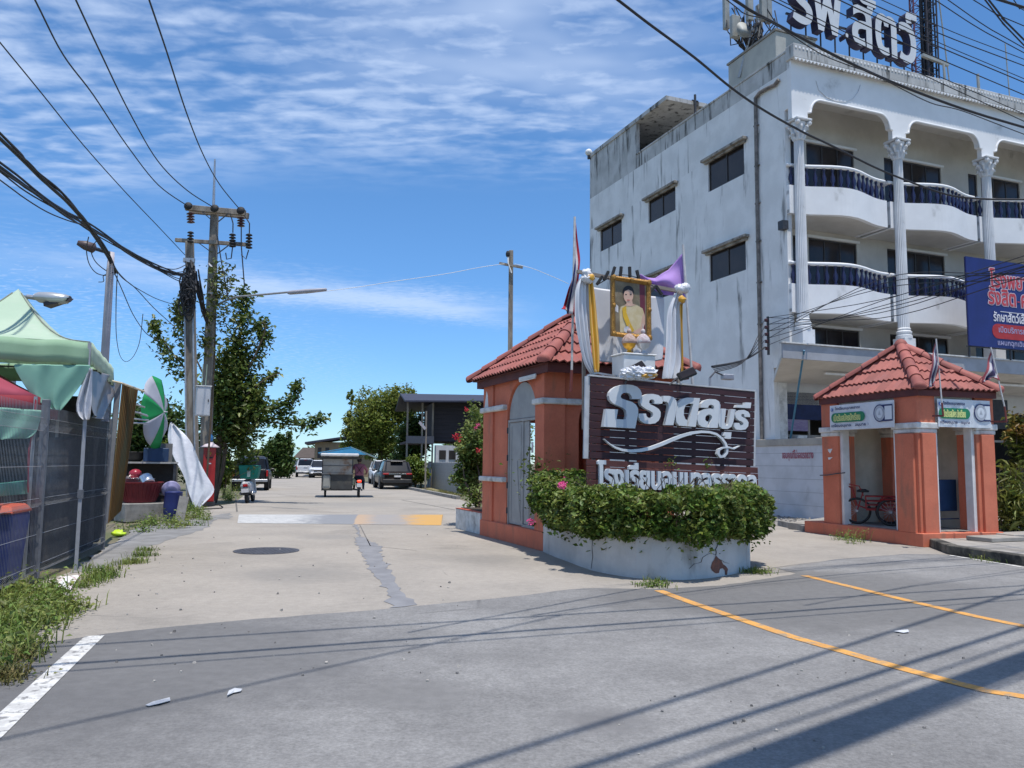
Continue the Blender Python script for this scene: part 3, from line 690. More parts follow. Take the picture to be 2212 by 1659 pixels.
# ------------------------------------------------------------------ gatehouse in front of the lane
g0 = G(1172.5, 1191.5)
GH = thing('gatehouse', 'orange plastered gatehouse with grey arched door and red tiled hip roof behind the planter', 'gatehouse', (g0.x, g0.y, 0), A_ANG)
LA, LB = 3.35, 2.75                                       # along y (lane side), along x (road side)
INNER = M('gatehouse inner plaster', (.46,.44,.38), (.38,.36,.31), .85, 3)
GREYF = M('grey door paint', (.36,.36,.35), (.30,.30,.295), .6, 2.5)
MB().box(0, LB, 0, LA+.06, 0, .34).build('plinth', ORANGE, GH, bevel=.01)
wt = .14; zt = 3.22
flip(arch_wall(.10, LA-.05, .34, zt, .46, 1.98, 2.42, .06, .06+wt)).build('wall', ORANGE, GH)
arch_wall(.06+wt, LB-.06, .34, zt, .75, 2.05, 2.3, .10, .10+wt).build('wall', ORANGE, GH)
flip(arch_wall(.10+wt, LA-.05, .34, zt, .5, 2.5, 2.45, LB-.06-wt, LB-.06, 1.2, True)).build('wall', ORANGE, GH)
arch_wall(.06+wt, LB-.06-wt, .34, zt, .75, 2.0, 2.45, LA-.05-wt, LA-.05, 1.2, True).build('wall', ORANGE, GH)
for x, y, w, d in ((.0,.03,.44,.42), (0,LA-.62,.44,.60), (LB-.44,.03,.44,.42), (LB-.44,LA-.62,.44,.6)):
    MB().box(x+.02, x+w, y, y+d, .34, zt).build('pilaster', ORANGE, GH, bevel=.006)
def ledges(z0, z1, segs):
    for s in segs: MB().box(*s, z0, z1).build('ledge', WTRIM, GH, bevel=.018)
ledges(2.63, 2.74, ((-.05,.46,-.03,.46), (-.05,.46,1.99,LA+.04), (.461,.76,-.03,.3), (2.06,LB+.06,-.03,.46)))
ledges(1.17, 1.27, ((-.05,.46,-.03,.46), (-.05,.46,1.99,LA+.04), (2.06,LB+.06,-.03,.46)))
# eaves board, soffit and strip light
MB().box(-.02, LB+.1, -.26, LA+.16, zt, zt+.06).build('soffit', MAROON, GH)
for s in ((-.06,LB+.14,-.30,-.26), (-.06,LB+.14,LA+.16,LA+.20), (-.06,-.02,-.26,LA+.16), (LB+.1,LB+.14,-.26,LA+.16)):
    MB().box(*s, zt-.04, zt+.15).build('fascia_board', MAROON, GH)
hip_roof(GH, -.15, LB+.2, -.37, LA+.27, zt+.14, zt+1.36)
lt = MB().box(-.10, -.065, .18, .98, 3.13, 3.19).build('strip_light_housing', WHITE, GH, bevel=.008)
MB().tube([(-.085,.2,3.115), (-.085,.96,3.115)], .016, 8).build('tube', WHITE, lt)
# arched door: fanlight panel, frame, leaf, lower panel
dr = thing('door', None, None, (0, 0, 0)); dr.parent = GH
arcp = [(1.22-.73*math.cos(math.pi*k/16), 2.43+.70*math.sin(math.pi*k/16)) for k in range(17)]
MB().prism(arcp, .10, .13, 'yz').build('fanlight_panel', GREYF, dr)
fr = MB(); fr.box(.08,.16,.46,.51,.34,2.42); fr.box(.08,.16,1.93,1.98,.34,2.42); fr.box(.08,.16,.51,1.93,2.37,2.42); fr.box(.08,.16,1.17,1.21,.34,2.37); fr.box(.08,.16,.51,1.17,.34,.39)
fr.build('frame', GREYF, dr, bevel=.004)
lf = MB().box(.10,.14,1.22,1.92,.36,2.36).build('leaf', GREYF, dr)
lf2 = MB(); lf2.box(.09,.10,1.30,1.34,.45,2.3); lf2.box(.09,.10,1.8,1.84,.45,2.3); lf2.bar((.095,1.35,.6), (.095,1.5,1.6), .02)
lf2.build('stile', GREYF, dr)
for zz_ in (.55, 1.05, 1.6, 2.15): MB().box(.055,.085,1.955,1.985,zz_,zz_+.12).build('hinge', DARKST, dr, bevel=.004)
MB().box(.105,.135,.92,1.165,.40,2.36).build('side_panel', GREYF, dr)
MB().box(.105,.13,.52,.915,.40,1.2).build('glass_pane', M('reflecting glass', (.10,.10,.11), (.06,.06,.07), .12, 1.2), dr)
MB().box(-.005,.018,.5,.56,1.75,1.95).build('switch_box', WHITE, GH, bevel=.004)
MB().box(.2, LB-.2, .24, LA-.2, .341, .36).build('floor', CONC, GH)
# flat painted arrow-like torn sticker on the left pilaster
MB().add([(.018,LA-.10,2.75),(.018,LA-.34,2.75),(.018,LA-.30,3.0),(.018,LA-.22,3.12)], [(0,3,2,1)]).build('torn_sticker', WHITE, GH)
# ------------------------------------------------------------------ guard booth on the right
q0 = G(1995, 1183)
BO = thing('guard_booth', 'small orange guard booth with white arches and red tiled hip roof beside the pavement', 'guard booth', (q0.x, q0.y, 0), R(17.5))
CREAM = M('cream plaster', (.50,.46,.38), (.42,.385,.31), .88, 2.5, bump=.1, c3=(.33,.30,.24), c3scale=1, c3lo=.55, c3hi=.8)
WL, WB = 3.05, 2.05                                       # along y (lane side), along x (road side)
MB().box(0, WB, 0, WL+.55, 0, .27).build('plinth', ORANGE, BO, bevel=.012)
MB().box(.2, WB-.06, .25, WL-.1, .271, .285).build('floor', CONC, BO)
zc = 2.28; zr = 3.04
def post(x0, x1, y0, y1):
    o = MB().box(x0, x1, y0, y1, .27, zr).build('pillar', ORANGE, BO, bevel=.008)
    c_ = MB().box(x0-.05, x1+.05, y0-.05, y1+.05, zc+.05, zc+.17); c_.box(x0-.02, x1+.02, y0-.02, y1+.02, zc-.04, zc+.049)
    c_.build('capital', WTRIM, o, bevel=.015)
ap, bp = .62, .5
post(.06, .52, .10, .10+ap); post(.06, .52, WL-.62, WL-.08); post(WB-.5, WB-.02, .10, .10+.5); post(WB-.5, WB-.02, WL-.62, WL-.08)
for s in ((.0,.06,.18,.10+ap-.1), (.12,.46,.04,.10)): MB().box(*s, .27, zc-.05).build('pilaster', ORANGE, BO, bevel=.006)
MB().box(WB-.42, WB-.1, .04, .10, .27, zc-.05).build('pilaster', ORANGE, BO, bevel=.006)
# arches: white trim rings round cream walls
def arch(side, a0, a1, t0, t1, az):
    w = arch_wall(a0, a1, .27, zr-.02, a0+.13, a1-.13, az, t0, t1)
    if side == 'x': w = flip(w)
    w.build('arch', WHITE, BO)
for w_ in (flip(arch_wall(.10+ap+.001, WL-.621, .27, zr-.02, .10+ap+.09, WL-.70, 2.38, .12, .30, None, True)), arch_wall(.521, WB-.501, .27, zr-.02, .60, WB-.58, 2.38, .16, .34, None, True)): w_.build('arch', WHITE, BO)
bk = flip(arch_wall(.601, WL-.621, .27, zr-.02, 1.42, 2.32, 1.95, WB-.28, WB-.12)); bk.build('wall', CREAM, BO)
rg = flip(arch_wall(1.30, 2.43, .272, 2.56, 1.44, 2.30, 1.95, WB-.31, WB-.281)); rg.build('arch_trim', WHITE, BO)
MB().box(.521, WB-.501, WL-.30, WL-.14, .27, zr-.02).build('wall', CREAM, BO)
MB().box(.30, WB-.2, .34, WL-.3, zr-.10, zr-.03).build('ceiling', CREAM, BO)
MB().box(.07, WB-.05, .06, WL-.10, zr-.019, zr+.03).build('soffit', MAROON, BO)
for s in ((.03,WB-.01,.02,.06), (.03,WB-.01,WL-.10,WL-.06), (.03,.07,.06,WL-.10), (WB-.05,WB-.01,.06,WL-.10)):
    MB().box(*s, zr-.06, zr+.09).build('fascia_board', MAROON, BO)
hip_roof(BO, .05, WB-.02, -.0, WL-.06, zr+.09, zr+1.16, pyramid=True)
for zz_ in (1.95, 1.76): MB().add([(.055,WL-.28,zz_),(.055,WL-.44,zz_+.01),(.055,WL-.36,zz_-(.10 if zz_ > 1.9 else .04)),(.055,WL-.30,zz_-.05)], [(0,1,2,3)]).build('torn_sticker', WHITE, BO)
rp = MB().tube([(.02,WL-.04,1.35),(.02,WL-.3,1.36),(.02,WL-.62,1.40),(.10,WL-.78,1.42)], .014, 6).build('rope', DARKST); rp.parent = None
rp.matrix_world = Matrix.Translation((q0.x, q0.y, 0)) @ Matrix.Rotation(R(17.5), 4, 'Z'); tag(rp, 'dark rope tied round the far orange pillar of the guard booth', 'rope')
# banners on the booth
VINYL = M('white vinyl', (.66,.70,.74), (.58,.62,.67), .5, 3); VGREEN = M('green print', (.015,.22,.10), None, .5); VYEL = M('pale yellow print', (.62,.68,.25), None, .5)
VNAVY = M('navy print', (.02,.03,.12), None, .5); VBLUE = M('blue print', (.04,.10,.38), None, .5); VGREY = M('grey print', (.30,.33,.38), (.42,.45,.5), .5, 9)
def banner(mw, w, h, label):
    b = thing('banner', label, 'banner', group='banners on the booth'); b.matrix_world = mw
    rows = [[(w*i/24, -.012-.006*math.sin(i*1.1+j), h*j/4) for i in range(25)] for j in range(5)]
    MB().grid(rows).build('sheet', VINYL, b, thick=.006)
    y = -.030
    def disc(cx, cz, rx, rz, m, yy, nm, n=24): MB().add([(cx+rx*math.cos(-6.283*k/n), yy, cz+rz*math.sin(-6.283*k/n)) for k in range(n)], [tuple(reversed(range(n)))]).build(nm, m, b)
    def pane(x0, x1, z0, z1, m, yy, nm): MB().add([(x0,yy,z0),(x1,yy,z0),(x1,yy,z1),(x0,yy,z1)], [(0,1,2,3)]).build(nm, m, b)
    print_text('โรงเรียนอนุบาลธราดล', w*.40, h*.15, b, VNAVY, w*.10, h*.77, y, .002)
    disc(w*.045, h*.82, h*.07, h*.07, VBLUE, y, 'round_logo'); print_text('f', h*.05, h*.09, b, VINYL, w*.038, h*.775, y-.003, .002)
    r = h*.19; pts = []
    for cx_, sx in ((w*.52, 1), (w*.085, -1)):
        pts += [(cx_+sx*(r*math.sin(math.pi*k/10) if sx > 0 else r*math.sin(math.pi*k/10)), h*.49+(r if sx > 0 else -r)*math.cos(math.pi*k/10)) for k in range(11)]
    MB().add([(x, y, zz_) for x, zz_ in pts], [tuple(reversed(range(len(pts))))]).build('green_panel', VGREEN, b)
    print_text('เปิดรับสมัครนักเรียน', w*.43, h*.27, b, VYEL, w*.075, h*.36, y-.004, .006)
    print_text('เตรียมอนุบาล – อนุบาล 3', w*.60, h*.15, b, VNAVY, w*.03, h*.09, y, .002)
    MB().add([(w*.80,y,h*.86),(w*.985,y,h*.86),(w*.985,y,h*.24),(w*.80,y,h*.24)], [(3,2,1,0)]).build('navy_panel', VNAVY, b)
    disc(w*.80, h*.55, h*.315, h*.33, VNAVY, y-.002, 'crest_ring'); disc(w*.80, h*.55, h*.27, h*.29, VGREY, y-.004, 'crest'); disc(w*.80, h*.55, h*.17, h*.19, VINYL, y-.006, 'crest_field')
    MB().add([(w*.80-h*.07,y-.008,h*.48),(w*.80+h*.07,y-.008,h*.48),(w*.80,y-.008,h*.66)], [(0,1,2)]).build('crest_mark', VGREY, b)
    pane(w*.875, w*.978, h*.30, h*.80, VINYL, y-.003, 'blank_panel')
    return b
BMX = Matrix.Translation((q0.x, q0.y, 0)) @ Matrix.Rotation(R(17.5), 4, 'Z')
banner(BMX @ Matrix.Translation((-.02, WL-.50, 2.37)) @ Matrix.Rotation(R(-90), 4, 'Z') , 1.95, .56, 'white school banner with green panel on the lane side of the booth')
banner(BMX @ Matrix.Translation((.52, .05, 2.37)), 1.36, .56, 'creased white school banner on the road side of the booth behind a flag')
# ------------------------------------------------------------------ planter and hedge
z5 = lambda x, y: (981.4+.328*x, 810.7+.328*y)
arc = [G(1173,1192)]+[G(*z5(x, y)) for x, y in ((660,1197),(750,1230),(825,1260),(900,1285),(1000,1308),(1100,1325),(1200,1338),(1300,1345),(1400,1349),(1500,1350),(1600,1345),(1700,1335),(1780,1322),(1850,1308),(1905,1290),(1950,1266))]
endr = arc[-1]; back = [endr+AV*2.2, GH.location+BV*2.74+AV*.02]
PL_ = thing('planter', 'curved grey plastered planter wall with a broken patch, holding the clipped hedge', 'planter', (arc[0].x, arc[0].y, 0))
PLW = M('planter plaster', (.60,.585,.56), (.50,.488,.468), .9, 1.6, bump=.3, bscale=35, c3=(.20,.185,.16), c3scale=1.8, c3lo=.58, c3hi=.8, c3stretch=(1,1,.4))
def loc(ps, o): return [(p-o).xy for p in ps]
o_ = Vector(arc[0]); o_.z = 0
inn = [p+AV*.16 for p in arc]; inn[-1] = endr+AV*.16-BV*.14
rows = []
top = .60
mb = MB(); A2 = loc(arc, o_); I2 = loc(inn, o_)
for z0, z1 in ((0, top),):
    mb.grid([[(p[0], p[1], top) for p in I2], [(p[0], p[1], top) for p in A2], [(p[0], p[1], 0) for p in A2]])
    e2 = (endr+AV*2.2-o_).xy; mb.add([(A2[-1][0],A2[-1][1],0),(e2[0],e2[1],0),(e2[0],e2[1],top),(A2[-1][0],A2[-1][1],top)], [(0,1,2,3)])
    mb.add([(A2[-1][0],A2[-1][1],top),(e2[0],e2[1],top),(e2[0]-.14,e2[1]-.05,top),(I2[-1][0],I2[-1][1],top)], [(0,1,2,3)])
mb.build('wall', PLW, PL_)
soil = M('planter soil', (.07,.05,.035), (.045,.035,.025), .97, 8, bump=.6)
MB().add([(p.x, p.y, .52) for p in loc(inn, o_)]+[(*(p-o_).xy, .52) for p in back], [tuple(range(len(inn)+2))]).build('soil', soil, PL_)
# broken plaster: bare brick patch and cracks
BRK = M('bare brick', (.23,.10,.07), (.14,.075,.06), .95, 14, bump=.6, bscale=60)
def on_wall(u, v, off=.006):
    """point of the curved wall seen at u, v"""
    d = ray(u, v); best = None
    for a, b in zip(arc, arc[1:]):
        n = Vector((b.y-a.y, -(b.x-a.x), 0)).normalized(); den = d.dot(n)
        if abs(den) < 1e-6: continue
        q = CP+d*((a-CP).dot(n)/den); t = (q-a).dot(b-a)/(b-a).length_squared
        if -.02 <= t <= 1.02: best = q+n*off
    return best
zb = lambda x, y: (.8534*(1480+x/4.424), .8534*(1170+y/4.424))
def wall_patch(pts, mat, name, off=.006):
    q = [on_wall(*zb(*p), off) for p in pts]; q = [p for p in q if p is not None]
    return MB().add([tuple(p-o_) for p in q], [tuple(range(len(q)))]).build(name, mat, PL_)
wall_patch([(1465,1042),(1495,1075),(1525,1095),(1545,1140),(1580,1165),(1600,1195),(1590,1260),(1572,1262),(1565,1210),(1540,1185),(1512,1195),(1500,1240),(1465,1245),(1425,1215),(1408,1180),(1425,1120),(1450,1085)], BRK, 'broken_patch')
CRK = M('crack', (.10,.095,.09), (.07,.065,.06), .95, 9)
def wall_line(pts, w, name='crack', mat=None):
    mb = MB(); L_ = [on_wall(*zb(*p), .005) for p in pts]
    for a, b in zip(L_, L_[1:]): mb.bar(a-o_, b-o_, w, w*.5)
    return mb.build(name, mat or CRK, PL_)
wall_line([(1487,905),(1480,940),(1462,975),(1470,1010),(1465,1042)], .012); wall_line([(1465,1042),(1415,1018),(1375,1030),(1320,1065),(1300,1120),(1220,1140),(1170,1190)], .007)
wall_line([(1520,1090),(1560,1120),(1615,1132)], .006); wall_line([(95,820),(85,950),(92,1060),(75,1190)], .007)
# hedge
HEDGE = leafmat('hedge leaves', (.10,.165,.026), (.165,.215,.05), .55, .34, .5, 2.0)
def hedge_leaves():
    nv = []
    for k, p in enumerate(arc):
        t = (arc[min(k+1, len(arc)-1)]-arc[max(k-1, 0)]).normalized(); nv.append(Vector((t.y, -t.x, 0)))
    ctr = [p-n*.18 for p, n in zip(arc, nv)]; ctr[0] = arc[0]+BV*.30-AV*.05; ctr[-1] = endr+AV*.34+BV*.10
    pts = np.array([tuple(p) for p in ctr]); seg = np.linalg.norm(np.diff(pts, axis=0), axis=1); cum = np.concatenate([[0], np.cumsum(seg)]); n = 42000
    s = RNG.random(n)*cum[-1]; i = np.clip(np.searchsorted(cum, s)-1, 0, len(seg)-1); f = ((s-cum[i])/seg[i])[:, None]
    base = pts[i]*(1-f)+pts[i+1]*f
    nrm = np.array([tuple(n) for n in nv])[np.minimum(i+1, len(nv)-1)]*f+np.array([tuple(n) for n in nv])[i]*(1-f); tn = s/cum[-1]
    th = RNG.random(n)*2*np.pi; rr = RNG.random(n)**.22
    bump = .07*np.sin(s*5.1)+.06*np.sin(s*9.7+1)+.05*np.sin(s*17+th*3)
    w = .50+bump; hgt = .345+bump*.5
    co, si = np.cos(th), np.sin(th)
    q = .62                                                     # squarish section
    cx_ = np.sign(co)*np.abs(co)**q*w*rr; cz_ = np.sign(si)*np.abs(si)**q*hgt*rr
    p = base+nrm*cx_[:, None]; p[:, 2] = .865+cz_+.20*np.exp(-((tn-.04)/.13)**2)-.02*tn
    drop = RNG.random(n) < .05; p[drop, 2] -= RNG.random(drop.sum())*.22*(cx_[drop] > 0)
    # rounded ends
    ends = []
    for c_, m, rx in ((ctr[0], 4600, .50), (ctr[-1], 3600, .50)):
        u = RNG.normal(size=(m, 3)); u /= np.linalg.norm(u, axis=1)[:, None]; u *= (RNG.random(m)**.32)[:, None]*np.array([rx, rx, .41])
        u += np.array([c_.x, c_.y, .90]); ends.append(u)
    sprig = limb_points([arc[0]+Vector((-.1,.2,1.25)), arc[0]+Vector((-.05,.25,1.5))], .5, 300)
    return np.concatenate([p]+ends+[sprig])
hd = thing('hedge', 'clipped leafy green hedge along the top of the curved planter under the school sign', 'hedge', (arc[0].x, arc[0].y, .5))
lm = link_mesh('foliage', leaf_mesh('foliage', hedge_leaves()-np.array([arc[0].x, arc[0].y, .5]), .072, HEDGE, .25, .58, .65, .15), hd); tag(lm, kind='stuff')
tw = MB()
for i in range(46):
    a, b = random.choice(list(zip(arc, arc[1:]))); t_ = (b-a).normalized(); q = a.lerp(b, random.random())-Vector((t_.y, -t_.x, 0))*random.uniform(.22, .4)-hd.location; q.z = .02
    tw.tube([q, q+Vector((random.gauss(0,.1), random.gauss(0,.1), .4)), q+Vector((random.gauss(0,.2), random.gauss(0,.2), .85))], [.012,.009,.004], 5)
tag(tw.build('stem', M('hedge stem', (.10,.07,.045), None, .9), hd), kind='stuff')
PINK = M('bougainvillea bract', (.62,.06,.22), (.70,.12,.32), .6, 9, transl=.3); RED = M('red bract', (.60,.03,.06), (.5,.02,.05), .6, 9, transl=.3)
def blossom(q, s, mat, parent):
    me = leaf_mesh('blossom', RNG.normal(size=(26, 3))*s*.4, s*.6, mat, .3, .8); o = link_mesh('blossom', me, parent); o.location = q; return o
for u, v, d in ((1216,1046,11.9), (1216,1048,11.8), (1147,1127,13.3)): blossom(P(u, v, d)-hd.location, .075, PINK, hd)
# ------------------------------------------------------------------ school name sign
so_ = P(1270.5, 811, 12.6); sn = -AV
SG = thing('school_sign', 'maroon slatted school name sign with big white letters standing in the hedge', 'sign', (so_.x, so_.y, .5), A_ANG)
def SL(u, v, oy=0.0):
    p = PL(u, v, so_+AV*oy, sn)-SG.location; return (p.dot(BV), p.z)
z6 = lambda x, y: (1280.1+.1659*x, 819.3+.1659*y)
S6 = lambda x, y: SL(*z6(x, y))
PLANK = M('maroon plank', (.052,.019,.023), (.036,.014,.018), .62, 3, stretch=(.5,3,6), bump=.15, c3=(.10,.036,.036), c3scale=1.5, c3lo=.55, c3hi=.8, spec=.35)
PLANK2 = M('faded plank', (.11,.034,.03), (.075,.026,.024), .7, 3, stretch=(.5,3,6), bump=.15)
TL, TR, BL, BR = SL(1276,813), SL(1631,846), SL(1272.5,990.5), SL(1628,1007.5)
lerp = lambda a, b, t: (a[0]+(b[0]-a[0])*t, a[1]+(b[1]-a[1])*t)
def plank_rows(TL, TR, BL, BR, n, mat, y0, y1):
    for i in range(n):
        t0 = (i+.04)/n; t1 = (i+.955)/n; g = random.uniform(-.004, .004)
        a, b, c_, d = lerp(TL,BL,t1), lerp(TR,BR,t1), lerp(TR,BR,t0), lerp(TL,BL,t0)
        MB().hexa([(a[0],y0+g,a[1]),(b[0],y0+g,b[1]),(b[0],y1+g,b[1]),(a[0],y1+g,a[1])], [(d[0],y0+g,d[1]),(c_[0],y0+g,c_[1]),(c_[0],y1+g,c_[1]),(d[0],y1+g,d[1])]).build('plank', mat, SG, bevel=.003)
plank_rows(TL, TR, BL, BR, 11, PLANK, 0, .022)
ALU = M('aluminium edge', (.52,.53,.54), (.42,.43,.45), .5, 6)
def sbar(a, b, w, d, y, name='frame', mat=None): MB().bar((a[0], y, a[1]), (b[0], y, b[1]), d, w).build(name, mat or ALU, SG)
sbar(SL(1273,810.5), SL(1633,844.5), .022, .10, .045); sbar(SL(1272.5,812.5), SL(1269,990.5), .035, .10, .045); sbar(SL(1632.5,846.5), SL(1630,1007), .018, .09, .045)
for t in (.03, .22, .42, .62, .80, .97):
    a = lerp(TL, TR, t); b = lerp(BL, BR, t); MB().bar((a[0], .055, a[1]-.02), (b[0], .055, .02), .05, .05).build('post', DARKST, SG)
TL2, TR2 = SL(1264,992), SL(1633,1009.5)
plank_rows(TL2, TR2, (TL2[0], TL2[1]-.62), (TR2[0], TR2[1]-.62), 6, PLANK2, -.052, -.03)
LET = M('letter white', (.66,.68,.70), (.58,.60,.62), .55, 1.4, c3=(.44,.48,.54), c3scale=2.2, c3stretch=(2.5,1,.12), c3lo=.60, c3hi=.66)
def letter(outl, y, depth, name='letter', conv=S6):
    V, T = fill2d([[conv(*p) for p in outl]]); vs, fs = extrude2d(V, T, depth)
    MB().add([(a, b+y, c) for a, b, c in vs], fs).build(name, LET, SG)
LETTERS = [
 [(105,620),(140,390),(298,398),(277,522),(395,527),(410,480),(408,440),(395,405),(360,375),(300,350),(230,315),(190,270),(180,220),(190,175),(225,130),(275,100),(345,78),(420,73),(490,82),(545,103),(585,140),(605,190),(603,262),(478,262),(475,225),(450,192),(410,178),(370,183),(340,205),(331,235),(345,255),(400,275),(480,300),(530,335),(558,385),(560,440),(520,643)],
 [(565,450),(660,450),(668,485),(690,505),(720,508),(745,495),(755,465),(745,435),(715,415),(660,390),(605,350),(585,310),(588,260),(620,220),(680,197),(750,195),(820,210),(865,245),(878,285),(870,322),(768,322),(770,290),(755,268),(730,265),(705,280),(700,305),(715,330),(770,355),(825,390),(850,430),(848,490),(825,540),(780,575),(715,585),(640,575),(590,545),(565,500)],
 [(884,220),(960,222),(1020,240),(1052,280),(1062,330),(1055,400),(1015,600),(910,598),(945,420),(955,360),(950,320),(930,297),(884,292)],
 [(1360,250),(1200,243),(1130,262),(1080,310),(1058,390),(1046,480),(1054,560),(1090,605),(1188,613),(1200,540),(1170,520),(1150,470),(1152,400),(1172,345),(1210,322),(1275,322),(1207,614),(1305,622)],
 [(1368,372),(1380,320),(1420,280),(1490,262),(1560,265),(1605,290),(1626,340),(1622,400),(1588,636),(1465,632),(1520,500),(1505,470),(1480,460),(1450,468),(1430,495),(1428,530),(1445,550),(1468,555),(1455,630),(1390,622),(1345,590),(1325,530),(1330,470),(1365,420),(1420,392),(1490,385),(1540,395),(1545,365),(1530,340),(1500,333),(1475,345),(1465,372)],
 [(1640,385),(1698,388),(1678,560),(1688,595),(1708,605),(1728,590),(1735,550),(1765,392),(1820,395),(1792,560),(1768,620),(1720,650),(1650,645),(1610,615),(1600,560),(1612,480)],
 [(1678,688),(1768,692),(1760,778),(1678,770),(1690,738),(1662,735)],
 [(1806,570),(1870,570),(1880,600),(1900,603),(1922,595),(1925,575),(1905,555),(1860,535),(1825,505),(1816,470),(1828,430),(1870,405),(1930,402),(1985,425),(2008,460),(2010,495),(1938,492),(1935,460),(1910,452),(1895,462),(1898,485),(1930,505),(1970,530),(1990,565),(1985,615),(1950,655),(1890,665),(1825,655),(1802,620)],
 [(1828,370),(1840,335),(1945,340),(1950,305),(2025,308),(2015,380)]]
for l in LETTERS: letter(l, -.085, .078)
sw = [(125,780),(190,840),(270,890),(360,922),(480,935),(600,925),(720,900),(860,850),(1000,790),(1130,738),(1260,700),(1380,685),(1480,690),(1570,715),(1640,770),(1690,840),(1710,900),(1705,960),(1670,1003),(1620,1010),(1590,970),(1600,920),(1650,893),(1720,885),(1790,905),(1870,868)]
wd = [5,13,24,32,38,42,42,42,42,40,36,32,30,28,28,28,28,28,30,34,36,28,20,20,20,4]
mb = MB(); ring = []
for i, (p, w) in enumerate(zip(sw, wd)):
    d = Vector(sw[min(i+1,25)])-Vector(sw[max(i-1,0)]); d.normalize(); n = Vector((-d.y, d.x))*w/2; y = -.078-.0012*i
    a = S6(p[0]+n.x, p[1]+n.y); b = S6(p[0]-n.x, p[1]-n.y)
    ring.append([(a[0],y,a[1]),(b[0],y,b[1]),(b[0],y+.06,b[1]),(a[0],y+.06,a[1])])
mb.grid(ring, closed=True); mb.f.append((0,3,2,1)); mb.m.append(0); k = len(mb.v); mb.f.append((k-4,k-3,k-2,k-1)); mb.m.append(0)
mb.build('swoosh', LET, SG)
xa, xb = S6(36,1200)[0], S6(2072,1260)[0]; ztop = S6(90,1064)[1]; tilt = (TR2[1]-TL2[1])/(TR2[0]-TL2[0])
V, T = text2d('โรงเรียนอนุบาลธราดล', xb-xa, .52, .0165, 0, 0, 0, 3)
for isl in islands(T):
    vs, fs = extrude2d(V, isl, .05); MB().add([(a+xa, b-.108, c+ztop-.52+tilt*(a)) for a, b, c in vs], fs).build('letter', LET, SG)
# creeper sprigs hanging on the lower board
for u, v in ((1450,1000),(1530,1003)):
    q = PL(u, v, so_-AV*.06, sn)-SG.location; o = link_mesh('creeper_sprig', leaf_mesh('creeper_sprig', RNG.normal(size=(22, 3))*.05, .06, HEDGE, .2), SG); o.location = (q.dot(BV), q.dot(AV), q.z)
# ------------------------------------------------------------------ display above the sign
z3 = lambda x, y: (1228.9+.1543*x, 588.8+.1543*y)
z4 = lambda x, y: (981.4+.3086*x, 426.7+.3086*y)
GOLD = M('gilt moulding', (.42,.23,.055), (.28,.14,.035), .38, 22, bump=.9, bscale=45, metal=.55)
SATIN = M('white satin', (.66,.67,.70), (.60,.61,.65), .35, 2, sheen=.3, spec=.5); YSAT = M('yellow satin', (.66,.36,.03), (.58,.30,.03), .36, 2, sheen=.3)
WOODB = M('grey wood bar', (.30,.25,.21), (.22,.19,.16), .85, 5, stretch=(.6,4,4))
def frame_of(dep, u=1320, v=720):
    o = P(u, v, dep); return o
def local_plane(T, o):
    n = -AV
    def f(u, v, oy=0.0):
        p = PL(u, v, o+AV*oy, n)-T.location; return Vector((p.dot(BV), p.dot(AV), p.z))
    return f
po = frame_of(13.15)
PF = thing('portrait', 'gilt framed portrait of a woman in a golden dress between white satin drapes', 'portrait', P(1363, 733, 13.15), A_ANG)
F = local_plane(PF, po)
oq = [F(*z3(x, y)) for x, y in ((590,40),(1138,113),(1150,953),(590,885))]; iq = [F(*z3(x, y)) for x, y in ((640,108),(1082,178),(1088,885),(645,832))]
mb = MB()
for i in range(4):
    a, b, c_, d = oq[i], oq[(i+1)%4], iq[(i+1)%4], iq[i]; m1, m2 = a.lerp(d, .45), b.lerp(c_, .45); f_ = Vector((0,-.05,0))
    mb.grid([[a+Vector((0,.03,0)), b+Vector((0,.03,0))], [a+f_*.4, b+f_*.4], [m1+f_*1.1, m2+f_*1.1], [d+f_*.35, c_+f_*.35], [d+Vector((0,.02,0)), c_+Vector((0,.02,0))]])
mb.build('frame', GOLD, PF)
for i in range(4):
    for q, s in ((oq[i].lerp(iq[i], .5), .042), (oq[i].lerp(oq[(i+1)%4], .5).lerp(iq[i].lerp(iq[(i+1)%4], .5), .5), .034)):
        MB().ell(q+Vector((0,-.05,0)), (s, .018, s*1.2), 8, 5).build('ornament', GOLD, PF, smooth=True)
MB().add([p+Vector((0,.03,0)) for p in oq], [(0,1,2,3)]).build('backing', WOODB, PF, thick=.01)
yy = [0.0]
def pic(pts, mat, name):
    yy[0] -= .0012; q = [F(*z3(*p))+Vector((0, yy[0], 0)) for p in pts]
    n_ = len(q); ar = sum(q[i-1].x*q[i].z-q[i].x*q[i-1].z for i in range(n_)); q = q if ar > 0 else q[::-1]
    MB().add(q, [tuple(range(n_))]).build(name, mat, PF)
def oval(cx, cy, rx, ry, n=18, a0=0, a1=6.2832): return [(cx+rx*math.cos(a0+(a1-a0)*k/n), cy+ry*math.sin(a0+(a1-a0)*k/n)) for k in range(n if a1-a0 > 6.2 else n+1)]
PBG = M('picture backdrop', (.16,.12,.07), (.30,.25,.17), .5, 2.2, c3=(.05,.055,.035), c3scale=1.6); SKIN = M('picture skin', (.62,.40,.30), (.56,.35,.26), .5, 3); HAIR = M('picture hair', (.02,.016,.02), None, .5)
DRESS = M('picture golden dress', (.55,.44,.24), (.62,.52,.33), .5, 9); SASH = M('picture sash', (.70,.42,.03), None, .5); CURT = M('picture curtain', (.16,.03,.05), None, .5); PWH = M('picture white', (.7,.68,.66), (.4,.4,.45), .5, 9); LIP = M('picture lips', (.5,.13,.12), None, .5)
